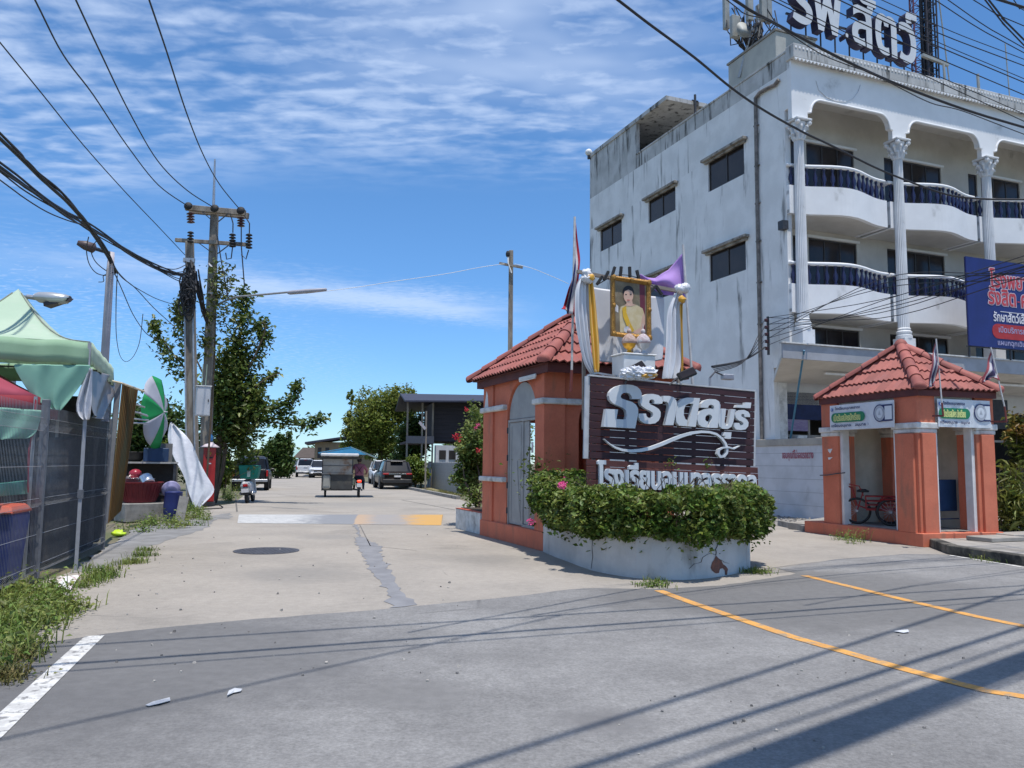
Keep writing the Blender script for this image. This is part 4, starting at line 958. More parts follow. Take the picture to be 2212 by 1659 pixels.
pic([(640,108),(1082,178),(1088,885),(645,832)], PBG, 'picture'); pic([(985,165),(1060,176),(1070,880),(1010,872)], CURT, 'print')
pic([(640,430),(690,470),(690,560),(648,540)], PWH, 'print')
pic(oval(828,275,80,92), HAIR, 'print'); pic([(715,835),(705,560),(722,480),(770,460),(860,430),(960,462),(1030,505),(1060,600),(1060,720),(1020,850),(1000,870)], DRESS, 'print')
pic([(1040,560),(1062,620),(1062,720),(1010,850),(890,858),(905,825),(1000,770),(1020,640)], SKIN, 'print'); pic([(805,370),(880,370),(890,440),(935,455),(850,475),(770,462),(800,440)], SKIN, 'print')
pic(oval(830,325,68,98), SKIN, 'print'); pic(oval(828,262,72,52,14,math.pi,2*math.pi)+[(895,300),(880,262),(828,240),(780,262),(762,300)], HAIR, 'print')
for ex in (795, 860): pic(oval(ex,308,14,6), HAIR, 'print')
pic(oval(828,388,22,8), LIP, 'print'); pic([(740,500),(795,468),(800,560),(850,700),(910,810),(880,840),(800,740),(752,620)], SASH, 'print'); pic(oval(808,800,48,45), PWH, 'print')
# stand: wooden bars, ray blocks
ST = thing('display_stand', 'grey timber stand with arched row of small black blocks behind the portrait', 'stand', P(1363, 820, 13.45), A_ANG)
so2 = frame_of(13.45); FS = local_plane(ST, so2)
b0, b1_ = FS(*z4(860,518)), FS(*z4(1590,660)); MB().bar(b0, b1_, .055).build('crossbar', WOODB, ST)
for x, yt in ((905,520),(1560,650),(1235,592)):
    a = FS(*z4(x, yt)); MB().bar(a, Vector((a.x+.01, a.y, FS(*z4(1200,1215)).z-1.0)), .05).build('post', WOODB, ST)
for (x, y, an) in ((1017,580,-55),(1063,548,-62),(1113,520,-72),(1165,520,-84),(1228,522,88),(1286,545,74),(1392,640,-45),(1432,650,50)):
    c_ = FS(*z4(x, y), -.12); d = Vector((math.cos(R(an)), 0, -math.sin(R(an))))*.09
    MB().bar(c_-d, c_+d, .042).build('ray_block', BLACK, ST)
MB().tube([FS(*z4(x, y), -.10) for x, y in ((1010,605),(1060,575),(1115,545),(1170,540),(1228,545),(1290,565),(1400,625),(1430,665))], .008, 5).build('wire_arch', DARKST, ST)
# satin drapes
def drape(name, label, outline, mat, dep, folds, amp, cat='drape', group=None, knot=None, extra=None):
    """outline: list of (xl, xr, y) rows in the z3 picture of the stand -> hanging pleated cloth with real depth"""
    T = thing(name, label, cat, P(*z3((outline[-1][0]+outline[-1][1])/2, outline[-1][2][0] if isinstance(outline[-1][2], tuple) else outline[-1][2]), dep), A_ANG, group); f = local_plane(T, P(*z3(outline[0][0], 400), dep))
    rows = []; nr = len(outline)
    for i, (xl, xr, y) in enumerate(outline):
        row = []
        for j in range(33):
            t = j/32; p = f(*z3(xl+(xr-xl)*t, y if not isinstance(y, tuple) else y[0]+(y[1]-y[0])*t+y[2]*math.sin(math.pi*t)))
            w = amp*(.4+.6*i/max(1, nr-1)); p.y += w*math.sin(t*folds*math.pi*2+.5*math.sin(i*.9))+w*.4*math.sin(t*folds*4.4+i*.7)
            row.append(p)
        rows.append(row)
    MB().grid(rows).build('cloth', mat, T, smooth=True, thick=.004, sub=1)
    if knot:
        c_ = f(*z3(*knot[0])); mb = MB()
        for k in range(3): mb.crumple(c_+Vector((random.gauss(0,.04), -.05+random.gauss(0,.02), random.gauss(0,.04))), (.085,.06,.075))
        mb.build('knot', mat, T, smooth=True)
    if extra: extra(T, f)
    return T
def yellow_strip(rows_):
    def go(T, f):
        g = []
        for i, (xl, xr, y) in enumerate(rows_): g.append([f(*z3(xl+(xr-xl)*j/10, y))+Vector((0, -.06-.03*math.sin(j*1.2), 0)) for j in range(11)])
        MB().grid(g).build('yellow_strip', YSAT, T, smooth=True, thick=.004, sub=1)
        mb = MB(); c_ = f(*z3(rows_[0][0]+25, rows_[0][2]-40))
        mb.crumple(c_+Vector((0,-.10,0)), (.065,.05,.06))
        mb.build('rosette', YSAT, T, smooth=True)
    return go
drape('backdrop_cloth', 'white satin swag hung flat behind the gilt portrait', [(330,1340,(190,345,10)),(365,1345,(400,520,10)),(380,1340,(640,740,40)),(395,1335,(850,900,110)),(405,1320,(1040,1060,130)),(410,1300,(1255,1235,30))], SATIN, 13.55, 3, .035)
drape('drape', 'white satin drape with a yellow strip, on the left of the portrait', [(185,300,40),(100,265,150),(88,275,350),(85,285,600),(105,295,800),(140,305,1000),(185,335,1200),(250,370,1350),(340,400,1440)], SATIN, 12.98, 3.5, .045, group='satin drapes beside the portrait', knot=[(235,30)], extra=yellow_strip([(245,320,130),(252,345,300),(258,365,500),(268,388,750),(290,408,1000),(310,415,1250),(330,405,1420)]))
drape('drape', 'white satin drape with a knotted top, on the right of the portrait', [(1480,1600,280),(1440,1570,380),(1390,1555,500),(1375,1550,700),(1365,1560,900),(1345,1562,1100),(1325,1560,1280),(1310,1540,1400),(1310,1520,1490)], SATIN, 13.2, 3, .045, group='satin drapes beside the portrait', knot=[(1545,275)], extra=yellow_strip([(1515,1575,430),(1530,1560,700),(1545,1565,1000),(1550,1572,1250),(1530,1570,1530)]))
# altar box, offering bowls, lamps
bx = P(*z3(905,1470), 12.95)
WB_ = thing('altar_box', 'white painted box carrying the two offering bowls', 'box', bx, A_ANG)
MB().box(-.22, .36, -.08, .32, 0, .36).build('body', WHITE, WB_, bevel=.012); MB().box(-.24, .38, -.10, .34, .361, .385).build('lid', WHITE, WB_, bevel=.008)
def bowl(x, y, mc, mt, label):
    q = P(*z3(x, y), 12.98); q.z = bx.z+.386; T = thing('offering_bowl', label, 'offering bowl', q, A_ANG, 'offering bowls before the portrait')
    MB().lathe([(.08,0),(.07,.015),(.03,.05),(.035,.07),(.09,.11),(.115,.17),(.118,.175)], 16).build('bowl', mc, T, smooth=True)
    c_ = MB().lathe([(.117,.165),(.125,.20),(.105,.26),(.06,.31),(.03,.33)], 16); c_.build('flower_cone', mt, T, smooth=True); MB().ell((0,0,.37), (.038,.038,.045), 10, 6).build('bud', mt, T, smooth=True)
    MB().tube([(0,0,.40),(0,0,.50)], [.01,.003], 6).build('spike', mt, T)
bowl(845, 1200, M('gold bowl', (.6,.32,.03), (.5,.26,.03), .3, 8, metal=.5), M('dried flowers', (.55,.42,.36), (.42,.27,.22), .8, 22, bump=.8), 'golden offering bowl heaped with dried flowers, left of the pair')
bowl(1040, 1225, M('silver bowl', (.55,.56,.58), (.45,.46,.48), .35, 8, metal=.4), M('pale flowers', (.60,.56,.56), (.48,.36,.37), .8, 22, bump=.8), 'silver offering bowl heaped with pale flowers, right of the pair')
def flood(x, y, dep, an, label, arm):
    q = P(*z3(x, y), dep); T = thing('floodlight', label, 'floodlight', q, A_ANG, 'floodlights on the sign top')
    Mx = Matrix.Rotation(R(an), 4, 'Y') @ Matrix.Rotation(R(-25), 4, 'X')
    MB().box(-.17,.17,-.03,.03,-.07,.07, 0, Mx).build('housing', BLACK, T, bevel=.012); MB().box(-.15,.15,-.036,-.031,-.055,.055, 0, Mx).build('glass', GLASSD, T)
    mb = MB(); mb.tube([(0,.02,0)]+[tuple(a) for a in arm], .014, 6); mb.build('arm', DARKST, T)
flood(935, 1345, 12.72, -28, 'black floodlight on a bent arm in front of the white box', [(-.12,.0,-.12),(-.18,.02,-.24)])
flood(1320+330, 1420, 13.1, -22, 'dark floodlight at the right end of the sign top', [(-.2,.0,-.08),(-.36,-.05,-.2)])
q = P(*z3(975,1465), 12.62); cw = MB()
for k in range(4): cw.crumple((-.14+.09*k+random.gauss(0,.02), random.gauss(0,.03), .05+.03*(k%2)), (.15, .09, .085), 18, 11, .30)
cb = cw.build('cloth_bundle', SATIN, loc=q, rot=(0,0,A_ANG)); tag(cb, 'crumpled white cloth bundle heaped on the sign top under the floodlight', 'cloth')
cw = MB()
for k in range(2): cw.crumple((.08+.10*k, -.09, .025+.02*k), (.10,.05,.035), 14, 8, .35)
cb2 = cw.build('gold_cloth', YSAT, loc=q, rot=(0,0,A_ANG)); tag(cb2, 'crumpled golden cloth strip beside the white bundle on the sign top', 'cloth')
tr = MB(); a = P(*z3(400,1408), 12.9); b = P(*z3(830,1450), 12.9)
BR_ = thing('bracket_rail', 'flat metal bracket rail lying along the top of the sign', 'bracket', a, A_ANG)
L2 = (b-a).dot(BV); dz = (b-a).z
tr.bar((0,0,0), (L2,0,dz), .03); tr.bar((0,.35,0), (L2,.35,dz), .03); tr.bar((0,0,0), (0,.35,0), .03); tr.bar((L2,0,dz), (L2,.35,dz), .03); tr.bar((L2+.9,.0,dz-.06), (L2,.0,dz), .03); tr.build('rail', STEEL, BR_)
for x in (.1, L2-.1): MB().bar((x,.0,-.02), (x,.0,-.4), .03).build('leg', STEEL, BR_)
# ------------------------------------------------------------------ flags
FR = M('flag red', (.48,.03,.05), (.42,.025,.05), .8, 3, transl=.3); FW = M('flag white', (.66,.65,.68), (.58,.57,.6), .8, 3, transl=.3); FB = M('flag blue', (.03,.04,.16), (.025,.03,.13), .8, 3, transl=.3)
FADR = M('faded flag red', (.45,.12,.14), (.38,.10,.12), .85, 8, transl=.3); FADB = M('faded flag blue', (.16,.13,.26), (.13,.11,.22), .85, 8, transl=.3)
POLEW = M('white pole paint', (.60,.59,.58), (.45,.44,.43), .6, 6); POLER = M('maroon pole paint', (.20,.05,.04), (.15,.04,.035), .7, 6)
def flag(label, pole, dep, base, top_edge, bottom_edge, mats, widths, conv, group='flags on poles', ripple=.06, bracket=None, folds=2.2, rp=.02):
    p0, p1 = P(*conv(*pole[0]), dep), P(*conv(*pole[1]), dep)
    T = thing('flag', label, 'flag', p1, 0, group)
    MB().tube([p0-p1, (0,0,0)], rp, 8).build('pole', POLEW, T)
    if base: p2 = P(*conv(*base), dep); MB().tube([p2-p1, (p0-p1)*.002+Vector((0,0,.0))], rp*1.25, 8).build('pole_socket', POLER, T)
    if bracket:
        mb = MB(); pts = [P(*conv(*b), dep+d)-p1 for *b, d in bracket]
        for a, b in zip(pts, pts[1:]): mb.bar(a, b, .035)
        mb.build('bracket', POLER, T)
    te = [P(*conv(x, y), dep) for x, y in top_edge]; be = [P(*conv(x, y), dep) for x, y in bottom_edge]
    def at(l, t):
        t *= len(l)-1; i = min(int(t), len(l)-2); return l[i].lerp(l[i+1], t-i)
    rows = []; mi = []; tot = sum(widths); cum = [sum(widths[:k+1])/tot for k in range(len(widths))]
    nt = 18
    for j in range(nt+1):
        t = j/nt; row = []
        for i in range(21):
            s = i/20; q = at(te, s).lerp(at(be, s), t)-p1
            q.y += ripple*s*math.sin(t*folds*6.28+s*3)+ripple*.5*math.sin(s*9+t*2); q.x += ripple*.25*s*math.sin(t*folds*6.28+1.3); row.append(q)
        rows.append(row)
    mb = MB().grid(rows); mb.m = [next(k for k, c in enumerate(cum) if (f//20+.5)/nt <= c+1e-6) for f in range(len(mb.f))]
    mb.build('cloth', mats, T, smooth=True, thick=.003)
    return T
flag('tall limp red, white and blue flag on a white pole at the gatehouse corner', ((843,135),(822,1210)), 13.5, (815,1360), [(849,160),(880,420),(860,620),(838,830)], [(838,560),(800,640),(765,770),(752,790)], [FR, FW, FB, FW, FR], [1,1,2,1,1], z4, ripple=.10, folds=1.4)
flag('purple flag fluttering from a slanted white pole right of the portrait', ((1600,330),(1667,1310)), 14.0, None, [(1598,388),(1500,500),(1400,560),(1290,535)], [(1622,720),(1540,690),(1440,670),(1310,600)], [M('flag purple', (.56,.36,.74), (.48,.29,.66), .8, 2, transl=.35)], [1], z4, ripple=.12, folds=1.2, rp=.022)
z7 = lambda x, y: (1621.5+.3088*x, 725.4+.3088*y)
flag('faded tattered striped flag on a short pole at the near corner of the booth', ((1297,20),(1338,470)), 15.3, (1347,560), [(1298,30),(1275,140),(1258,250),(1250,360)], [(1310,185),(1312,230),(1300,300),(1270,350)], [FADR, FW, FADB, FW, FADR], [1,1,2,1,1], z7, 'small tattered flags on the booth', .07, [(1347,560,0),(1275,560,.25)], 1.6, .014)
flag('faded tattered striped flag on a tilted pole at the far corner of the booth', ((1680,80),(1776,495)), 15.9, (1790,600), [(1682,105),(1660,190),(1635,270),(1618,330)], [(1722,250),(1735,320),(1700,290),(1665,300)], [FADR, FW, FADB, FW, FADR], [1,1,2,1,1], z7, 'small tattered flags on the booth', .07, [(1790,600,0),(1680,600,.25)], 1.6, .014)
# ------------------------------------------------------------------ four storey corner building
C0 = P(1727, 850, 25); C0.z = 0
AB = thing('apartment_building', 'white four storey corner building with fluted columns, wavy balconies and mould stained side wall', 'building', C0, A_ANG)
def FW(u, v, y): p = PL(u, v, C0+AV*y, -AV)-C0; return Vector((p.dot(BV), y, p.z))
def SW(u, v, x=-.1): p = PL(u, v, C0+BV*x, BV)-C0; return Vector((x, p.dot(AV), p.z))
Z6 = lambda x, y: (1237.4+.4406*x, .4406*y)
ZC = lambda x, y: (1578.8+.2863*x, .2863*y)
WALLW = M('aged white wall', (.77,.77,.76), (.68,.68,.67), .9, 1.1, bump=.12, bscale=30, c3=(.16,.16,.16), c3scale=1.25, c3lo=.56, c3hi=.74, c3stretch=(2.2,2.2,.28))
WALLP = M('mouldy parapet', (.52,.52,.51), (.40,.40,.39), .92, 1.2, bump=.2, bscale=25, c3=(.075,.075,.07), c3scale=1.6, c3lo=.50, c3hi=.68, c3stretch=(2.4,2.4,.35))
WALLU = M('streaked upper wall', (.75,.75,.74), (.65,.65,.64), .9, 1.1, bump=.15, bscale=25, c3=(.10,.10,.10), c3scale=1.5, c3lo=.58, c3hi=.76, c3stretch=(3.2,3.2,.22))
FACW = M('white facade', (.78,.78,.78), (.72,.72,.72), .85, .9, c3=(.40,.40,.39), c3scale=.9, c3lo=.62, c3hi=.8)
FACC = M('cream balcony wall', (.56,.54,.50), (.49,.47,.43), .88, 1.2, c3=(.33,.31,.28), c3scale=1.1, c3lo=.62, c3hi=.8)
NAVY = M('navy gloss paint', (.016,.018,.075), (.012,.014,.05), .3, 6, coat=.3)
NB = 4; BAY = 4.19; LX = BAY*NB+.2; DP = 14.1; ZR = 14.9
# side wall built round its windows
wins = [(2.36,4.46,11.60,12.74), (6.66,8.71,11.58,12.58), (10.98,13.03,11.43,12.50), (2.36,4.46,8.22,9.29), (6.70,8.75,8.25,9.25), (10.98,13.03,8.2,9.2)]
def side_wall(x0, x1):
    mb = MB(); y0 = 1.55
    for z0, z1, row in ((0,8.2,[]), (8.2,9.3,wins[3:]), (9.3,11.42,[]), (11.42,12.76,wins[:3]), (12.76,12.761,[])):
        y = y0
        for w in row:
            mb.box(x0, x1, y, w[0], z0, z1); 
            if w[2] > z0: mb.box(x0, x1, w[0], w[1], z0, w[2])
            if w[3] < z1: mb.box(x0, x1, w[0], w[1], w[3], z1)
            y = w[1]
        mb.box(x0, x1, y, DP, z0, z1)
    return mb
side_wall(-.1, .1).build('side_wall', WALLW, AB); MB().box(-.1,.1,1.55,DP,12.762,14.299).build('upper_wall', WALLU, AB)
pm = MB().box(-.1,.08,-.02,9.7,14.3,ZR); pm.box(-.13,.11,-.02,9.7,ZR,ZR+.07); pm.build('parapet', WALLP, AB, bevel=.01)
st_ = MB().box(-.1,.08,9.7,DP,14.3,16.35); st_.box(.08,3.2,DP-.15,DP,14.3,16.35); st_.box(3.02,3.2,9.8,DP-.15,14.3,16.35); st_.box(-.15,3.4,7.2,DP+.1,16.351,16.52); st_.build('stair_tower', WALLP, AB)
MB().box(.1,LX,1.6,DP,14.28,14.34).build('roof', CONC, AB)
MB().box(.1,LX,DP-.15,DP,0,14.9).build('wall', WALLW, AB); MB().box(LX-.15,LX,1.6,DP-.15,0,14.9).build('wall', WALLW, AB)
FRAMED = M('dark window frame', (.05,.045,.045), (.035,.03,.03), .5, 5)
HOOD = M('stained hood', (.36,.34,.30), (.22,.20,.18), .92, 4, bump=.3, c3=(.06,.055,.05), c3scale=3, c3lo=.5, c3hi=.68)
for (y0, y1, z0, z1) in wins:
    w = bpy.data.objects.new('window', None); COL.objects.link(w); w.parent = AB; w.location = (0, y0, z0)
    L_, H = y1-y0, z1-z0; mb = MB()
    for b in ((0,.05,0,H), (L_-.05,L_,0,H), (.05,L_-.05,0,.05), (.05,L_-.05,H-.05,H), (L_/2-.03,L_/2+.03,.05,H-.05)): mb.box(-.05,.02,b[0],b[1],b[2],b[3])
    mb.build('frame', FRAMED, w)
    for a, b in ((.05, L_/2-.03), (L_/2+.03, L_-.05)): MB().box(-.02-.012*(a > 1), -.008-.012*(a > 1), a, b, .05, H-.05).build('pane', GLASSD, w)
    hm = MB().box(-.30,-.101,-.22,L_+.22,H+.02,H+.12); hm.box(-.20,-.101,-.14,L_+.14,H-.06,H+.019); hm.build('hood', HOOD, w, bevel=.01)
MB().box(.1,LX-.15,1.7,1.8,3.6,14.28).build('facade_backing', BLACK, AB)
# facade wall with openings per bay and floor
FZ = (7.0, 10.2)
def facade():
    for i in range(NB):
        x0 = .1+i*BAY; x1 = x0+BAY if i < NB-1 else LX-.15; mb = MB(); c = i*BAY+.23
        ops = lambda lo: [(c+.95, c+1.42), (c+1.62, c+3.74)]
        for z0, z1, wz0, wz1 in ((3.6,7.0,4.9,6.25), (7.0,10.2,7.05,9.35), (10.2,14.28,10.25,12.72)):
            mb.box(x0, x1, 1.5, 1.68, z0, wz0); mb.box(x0, x1, 1.5, 1.68, wz1, z1)
            x = x0
            for a, b in ops(0): mb.box(x, a, 1.5, 1.68, wz0, wz1); x = b
            mb.box(x, x1, 1.5, 1.68, wz0, wz1)
            for k, (a, b) in enumerate(ops(0)):
                w = bpy.data.objects.new('window' if k else 'balcony_door', None); COL.objects.link(w); w.parent = AB; w.location = (a, 1.56, wz0)
                Wd, H = b-a, wz1-wz0; fb = MB(); n = 3 if k else 1
                fb.box(0,Wd,-.02,.03,H-.05,H); fb.box(0,Wd,-.02,.03,0,.05)
                for j in range(n+1): xx = j*(Wd-.05)/n; fb.box(xx,xx+.05,-.02,.03,.05,H-.05)
                fb.build('frame', FRAMED, w)
                for j in range(n): xx = j*(Wd-.05)/n; MB().box(xx+.05,xx+(Wd-.05)/n,.0,.012,.05,H-.05).build('pane', GLASSD, w)
                if k: MB().box(-.1,Wd+.1,-.12,-.061,H+.01,H+.09).build('hood', FACW, w)
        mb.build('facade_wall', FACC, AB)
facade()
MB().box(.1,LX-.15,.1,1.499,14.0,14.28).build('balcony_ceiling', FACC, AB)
# fascia beam with its rounded openings, crown and dentils
def fascia():
    mb = MB()
    for i in range(NB):
        a = .23+i*BAY; b = a+BAY; r = .42; zt_, zb_ = 13.42, 12.92
        lo = [(a+.30,12.62),(a+.30,zb_),(a+.42,zb_+.03)]+[(a+.42+r*(1-math.cos(t)), zb_+.03+(zt_-zb_-.03)*math.sin(t)) for t in [math.pi/2*k/6 for k in range(1,7)]]
        hi = [(a+b-p[0], p[1]) for p in reversed(lo)]; pts = lo+hi
        for p, q in zip(pts, pts[1:]):
            if q[0]-p[0] > .001: mb.hexa([(p[0],-.08,p[1]),(q[0],-.08,q[1]),(q[0],.10,q[1]),(p[0],.10,p[1])], [(p[0],-.08,14.55),(q[0],-.08,14.55),(q[0],.10,14.55),(p[0],.10,14.55)])
        mb.box(a-.30 if i else -.10, a+.30, -.08, .10, 12.62, 14.55)
    mb.box(.23+NB*BAY-.3, LX, -.08, .10, 12.62, 14.55)
    mb.build('fascia_beam', FACW, AB)
    for i in range(NB):
        a = .23+i*BAY; b = a+BAY; r = .42; zt_, zb_ = 13.42, 12.92
        lo = [(a+.31,zb_-.03),(a+.42,zb_)]+[(a+.42+r*(1-math.cos(t)), zb_+(zt_-zb_-.03)*math.sin(t)) for t in [math.pi/2*k/6 for k in range(1,7)]]
        pts = lo+[(a+b-p[0], p[1]) for p in reversed(lo)]
        MB().tube([(x, -.10, z) for x, z in pts], .035, 6).build('arch_moulding', FACW, AB, smooth=True)
    MB().box(-.16, LX, -.30, .1, 14.551, ZR+.12).build('crown', WALLP, AB, bevel=.02)
    mb = MB(); x = -.14
    while x < LX-.1: mb.prism([(x,14.55),(x+.075,14.46),(x+.15,14.55)], -.30, -.26, 'xz'); mb.box(x+.03,x+.10,-.315,-.30,ZR-.04,ZR+.03); x += .15
    tag(mb.build('scalloped_edge', FACW, AB), kind='stuff')
    mb = MB(); cr = [FW(*ZC(x, y), -.083) for x, y in ((640,610),(660,680),(720,735),(790,765),(860,770),(920,745),(960,690),(975,640))]
    for p, q in zip(cr, cr[1:]): mb.bar(p, q, .035, .004)
    mb.build('grey_arc', M('grey arc line', (.42,.43,.46), (.5,.5,.52), .9, 9), AB)  # thin bluish grey arc laid on the fascia face
fascia()
MB().box(-.1,.1,.10,1.549,13.0,14.3).build('side_beam', WALLW, AB); MB().box(-.1,.1,.27,1.549,4.7,13.0).build('side_pier', WALLW, AB); MB().box(-.1,.1,1.05,1.549,0,4.699).build('side_pier', WALLW, AB)
COLW = M('column white', (.68,.69,.70), (.60,.61,.62), .8, 2, c3=(.35,.35,.34), c3scale=3, c3lo=.62, c3hi=.8)
for i in range(NB+1):
    c = bpy.data.objects.new('column', None); COL.objects.link(c); c.parent = AB; c.location = (.23+i*BAY, .02, 0)
    n = 40; rows = []
    for z, r in ((6.15,.185),(7.5,.18),(10.0,.165),(11.95,.15)):
        rows.append([((r-(.022 if j % 2 else 0))*math.cos(6.2832*j/n), (r-(.022 if j % 2 else 0))*math.sin(6.2832*j/n), z) for j in range(n)])
    MB().grid(rows, closed=True).build('shaft', COLW, c)
    MB().lathe([(.26,5.80),(.26,5.90),(.22,5.93),(.25,5.99),(.25,6.03),(.20,6.07),(.215,6.12),(.19,6.16)], 20).build('base', COLW, c)
    MB().box(-.24,.24,-.24,.24,5.25,5.80).build('pedestal', COLW, c)
    mb = MB().lathe([(.16,11.93),(.18,11.97),(.16,12.0),(.17,12.3),(.24,12.5),(.24,12.52)], 16)
    for ring_, (zz_, rr, nn) in enumerate(((12.08,.20,8),(12.28,.24,8))):
        for k in range(nn):
            a = 6.2832*(k+.5*ring_)/nn; mb.tube([(.15*math.cos(a),.15*math.sin(a),zz_-.1),(rr*math.cos(a),rr*math.sin(a),zz_+.05),((rr+.07)*math.cos(a),(rr+.07)*math.sin(a),zz_+.08),((rr+.085)*math.cos(a),(rr+.085)*math.sin(a),zz_+.02)], [.05,.055,.04,.02], 5)
    for k in range(4):
        a = math.pi/4+k*math.pi/2; mb.ell((.33*math.cos(a),.33*math.sin(a),12.47), (.09,.09,.08), 8, 5)
    mb.build('capital', COLW, c, smooth=False); MB().box(-.31,.31,-.31,.31,12.54,12.619).build('abacus', COLW, c, bevel=.02)
# balconies
def yf(t): return .16-.46*(math.sin(math.pi*min(1, max(0, t)))**2.2)
for fz in FZ:
    for i in range(NB):
        x0 = -.085 if i == 0 else .23+i*BAY-.28; x1 = .23+(i+1)*BAY-.42; n = 26
        b = bpy.data.objects.new('balcony', None); COL.objects.link(b); b.parent = AB; b.location = (x0, 0, fz)
        W_ = x1-x0; cur = [(W_*k/n, yf(k/n)) for k in range(n+1)]
        poly = cur+[(W_, 1.499), (0, 1.499)]
        MB().prism(poly, 0.0, .12, 'xy').build('floor_slab', FACW, b)
        up = MB(); o = [(p[0], p[1]-.02) for p in cur]; ii = [(p[0], p[1]+.14) for p in cur]
        for k in range(n):
            up.hexa([(*o[k],-.62),(*o[k+1],-.62),(*ii[k+1],-.62),(*ii[k],-.62)], [(*o[k],.30),(*o[k+1],.30),(*ii[k+1],.30),(*ii[k],.30)])
        up.box(0,.14,yf(0)+.141,1.499,-.62,.30); up.box(W_-.14,W_,yf(1)+.141,1.499,-.62,.30)
        up.build('apron', FACW, b)
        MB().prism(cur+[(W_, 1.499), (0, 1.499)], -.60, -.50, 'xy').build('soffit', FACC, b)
        MB().tube([(p[0], p[1]+.06, .985) for p in cur], .062, 8).build('handrail', FACW, b, smooth=True)
        MB().box(-.01,.10,yf(0)+.1,1.49,.93,1.04).build('side_rail', FACW, b); MB().box(W_-.10,W_+.01,yf(1)+.1,1.49,.93,1.04).build('side_rail', FACW, b)
        me = MB().lathe([(.055,0),(.055,.05),(.03,.09),(.075,.22),(.07,.32),(.032,.45),(.032,.52),(.05,.56),(.05,.62)], 8).mesh('baluster', NAVY, True)
        m = 15
        for k in range(m):
            t = (k+.5)/m; ob = link_mesh('baluster', me, b); ob.location = (W_*t, yf(t)+.06, .30)
        for k in range(4):
            for xx in (.06, W_-.06): ob = link_mesh('baluster', me, b); ob.location = (xx, yf(0)+.35+k*.28, .30)
# street awning
aw = thing('awning', None, None); aw.parent = AB
MB().box(-1.9,LX+.2,-1.55,-1.49,4.62,5.05).build('fascia_board', M('awning board', (.36,.37,.40), (.30,.31,.33), .8, 2, c3=(.2,.19,.18), c3scale=1.4, c3lo=.6, c3hi=.75), aw)
MB().box(-1.95,LX+.2,-1.60,-1.44,5.051,5.09).build('edge_trim', WTRIM, aw)
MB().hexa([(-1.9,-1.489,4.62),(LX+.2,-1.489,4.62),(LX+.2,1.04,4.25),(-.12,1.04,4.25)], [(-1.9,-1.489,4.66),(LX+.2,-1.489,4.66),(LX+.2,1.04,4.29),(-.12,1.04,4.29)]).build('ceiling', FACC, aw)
MB().hexa([(-1.9,-1.489,4.99),(LX+.2,-1.489,4.99),(LX+.2,.26,5.20),(-.12,.26,5.20)], [(-1.9,-1.489,5.03),(LX+.2,-1.489,5.03),(LX+.2,.26,5.24),(-.12,.26,5.24)]).build('roof_sheet', M('grey roofing', (.42,.43,.45), (.33,.34,.36), .7, 4), aw)
for x in (.5, 4.2, 8): MB().box(x,x+1.2,-.6,-.52,4.30,4.36).build('strip_light', WHITE, aw, loc=(0,0,.06))
MB().bar((-1.86,-1.47,4.68), (-.14,.98,4.40), .03, .14).build('side_board', WTRIM, aw)
# ground floor: pillars, dark shop
for i in range(NB+1): MB().box(i*BAY+.0,i*BAY+.42,1.06,1.49,0,4.24).build('pillar', WTRIM, AB)
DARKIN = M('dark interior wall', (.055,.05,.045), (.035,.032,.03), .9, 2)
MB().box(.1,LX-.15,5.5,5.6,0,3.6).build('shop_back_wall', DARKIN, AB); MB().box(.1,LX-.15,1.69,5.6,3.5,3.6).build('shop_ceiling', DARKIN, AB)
MB().box(.43,4.18,1.5,1.53,3.1,4.0).build('shop_valance', M('navy awning cloth', (.02,.035,.11), (.015,.025,.07), .8, 3), AB)
SHF = M('shop frame', (.30,.28,.25), (.24,.22,.2), .7, 4)
for i in range(NB):
    x = i*BAY; f = MB().box(x+.43,x+4.18,1.60,1.66,2.52,2.60); f.box(x+1.72,x+1.80,1.60,1.66,0,2.52); f.box(x+1.72,x+1.80,1.60,1.66,2.6,3.5); f.box(x+3.1,x+3.16,1.60,1.66,0,2.52); f.build('shop_frame', SHF, AB)
    MB().box(x+.43,x+1.72,1.62,1.632,1.0,2.52).build('shop_pane', GLASSD, AB)
sg = MB().box(.5,1.66,1.54,1.57,2.72,3.1).build('shop_board', M('lavender board', (.30,.26,.38), (.22,.16,.30), .7, 5, stretch=(1,1,6)), AB)
for (x0, x1, z0, z1, m, nm, lb) in ((.75,1.15,1.7,2.55,WTRIM,'cabinet','pale cabinet standing in the dark shop front above the boundary wall'), (1.25,1.75,1.9,2.30,M('brown carton', (.25,.19,.13), None, .9),'carton','brown carton in the shop front behind the blue pole')):
    o = MB().box(x0,x1,-.4,0,z0-1.9+0,z1-1.9).build(nm, m, bevel=.01); o.matrix_world = AB.matrix_basis if False else Matrix.Translation(C0) @ Matrix.Rotation(A_ANG, 4, 'Z') @ Matrix.Translation((0, 1.4, 1.9)); tag(o, lb, nm)
# blinking orange lettering deep in the right part of the shop
BXM = Matrix.Translation(C0) @ Matrix.Rotation(A_ANG, 4, 'Z')
md = thing('shop_sign', 'dark shop sign with dim orange Latin letters under the awning beyond the booth', 'shop sign'); md.matrix_world = BXM @ Matrix.Translation((5.1, -.3, 2.9))
MB().box(0,3.6,0,.05,0,1.0).build('board', BLACK, md); V, T = text2d('MEDI', 2.1, .62, .02)
ORL = M('orange sign letters', (.30,.075,.02), (.22,.05,.015), .7)
for isl in islands(T): vs, fs = extrude2d(V, isl, .04); MB().add([(a+.2, b-.045, c+.2) for a, b, c in vs], fs).build('letter', ORL, md)
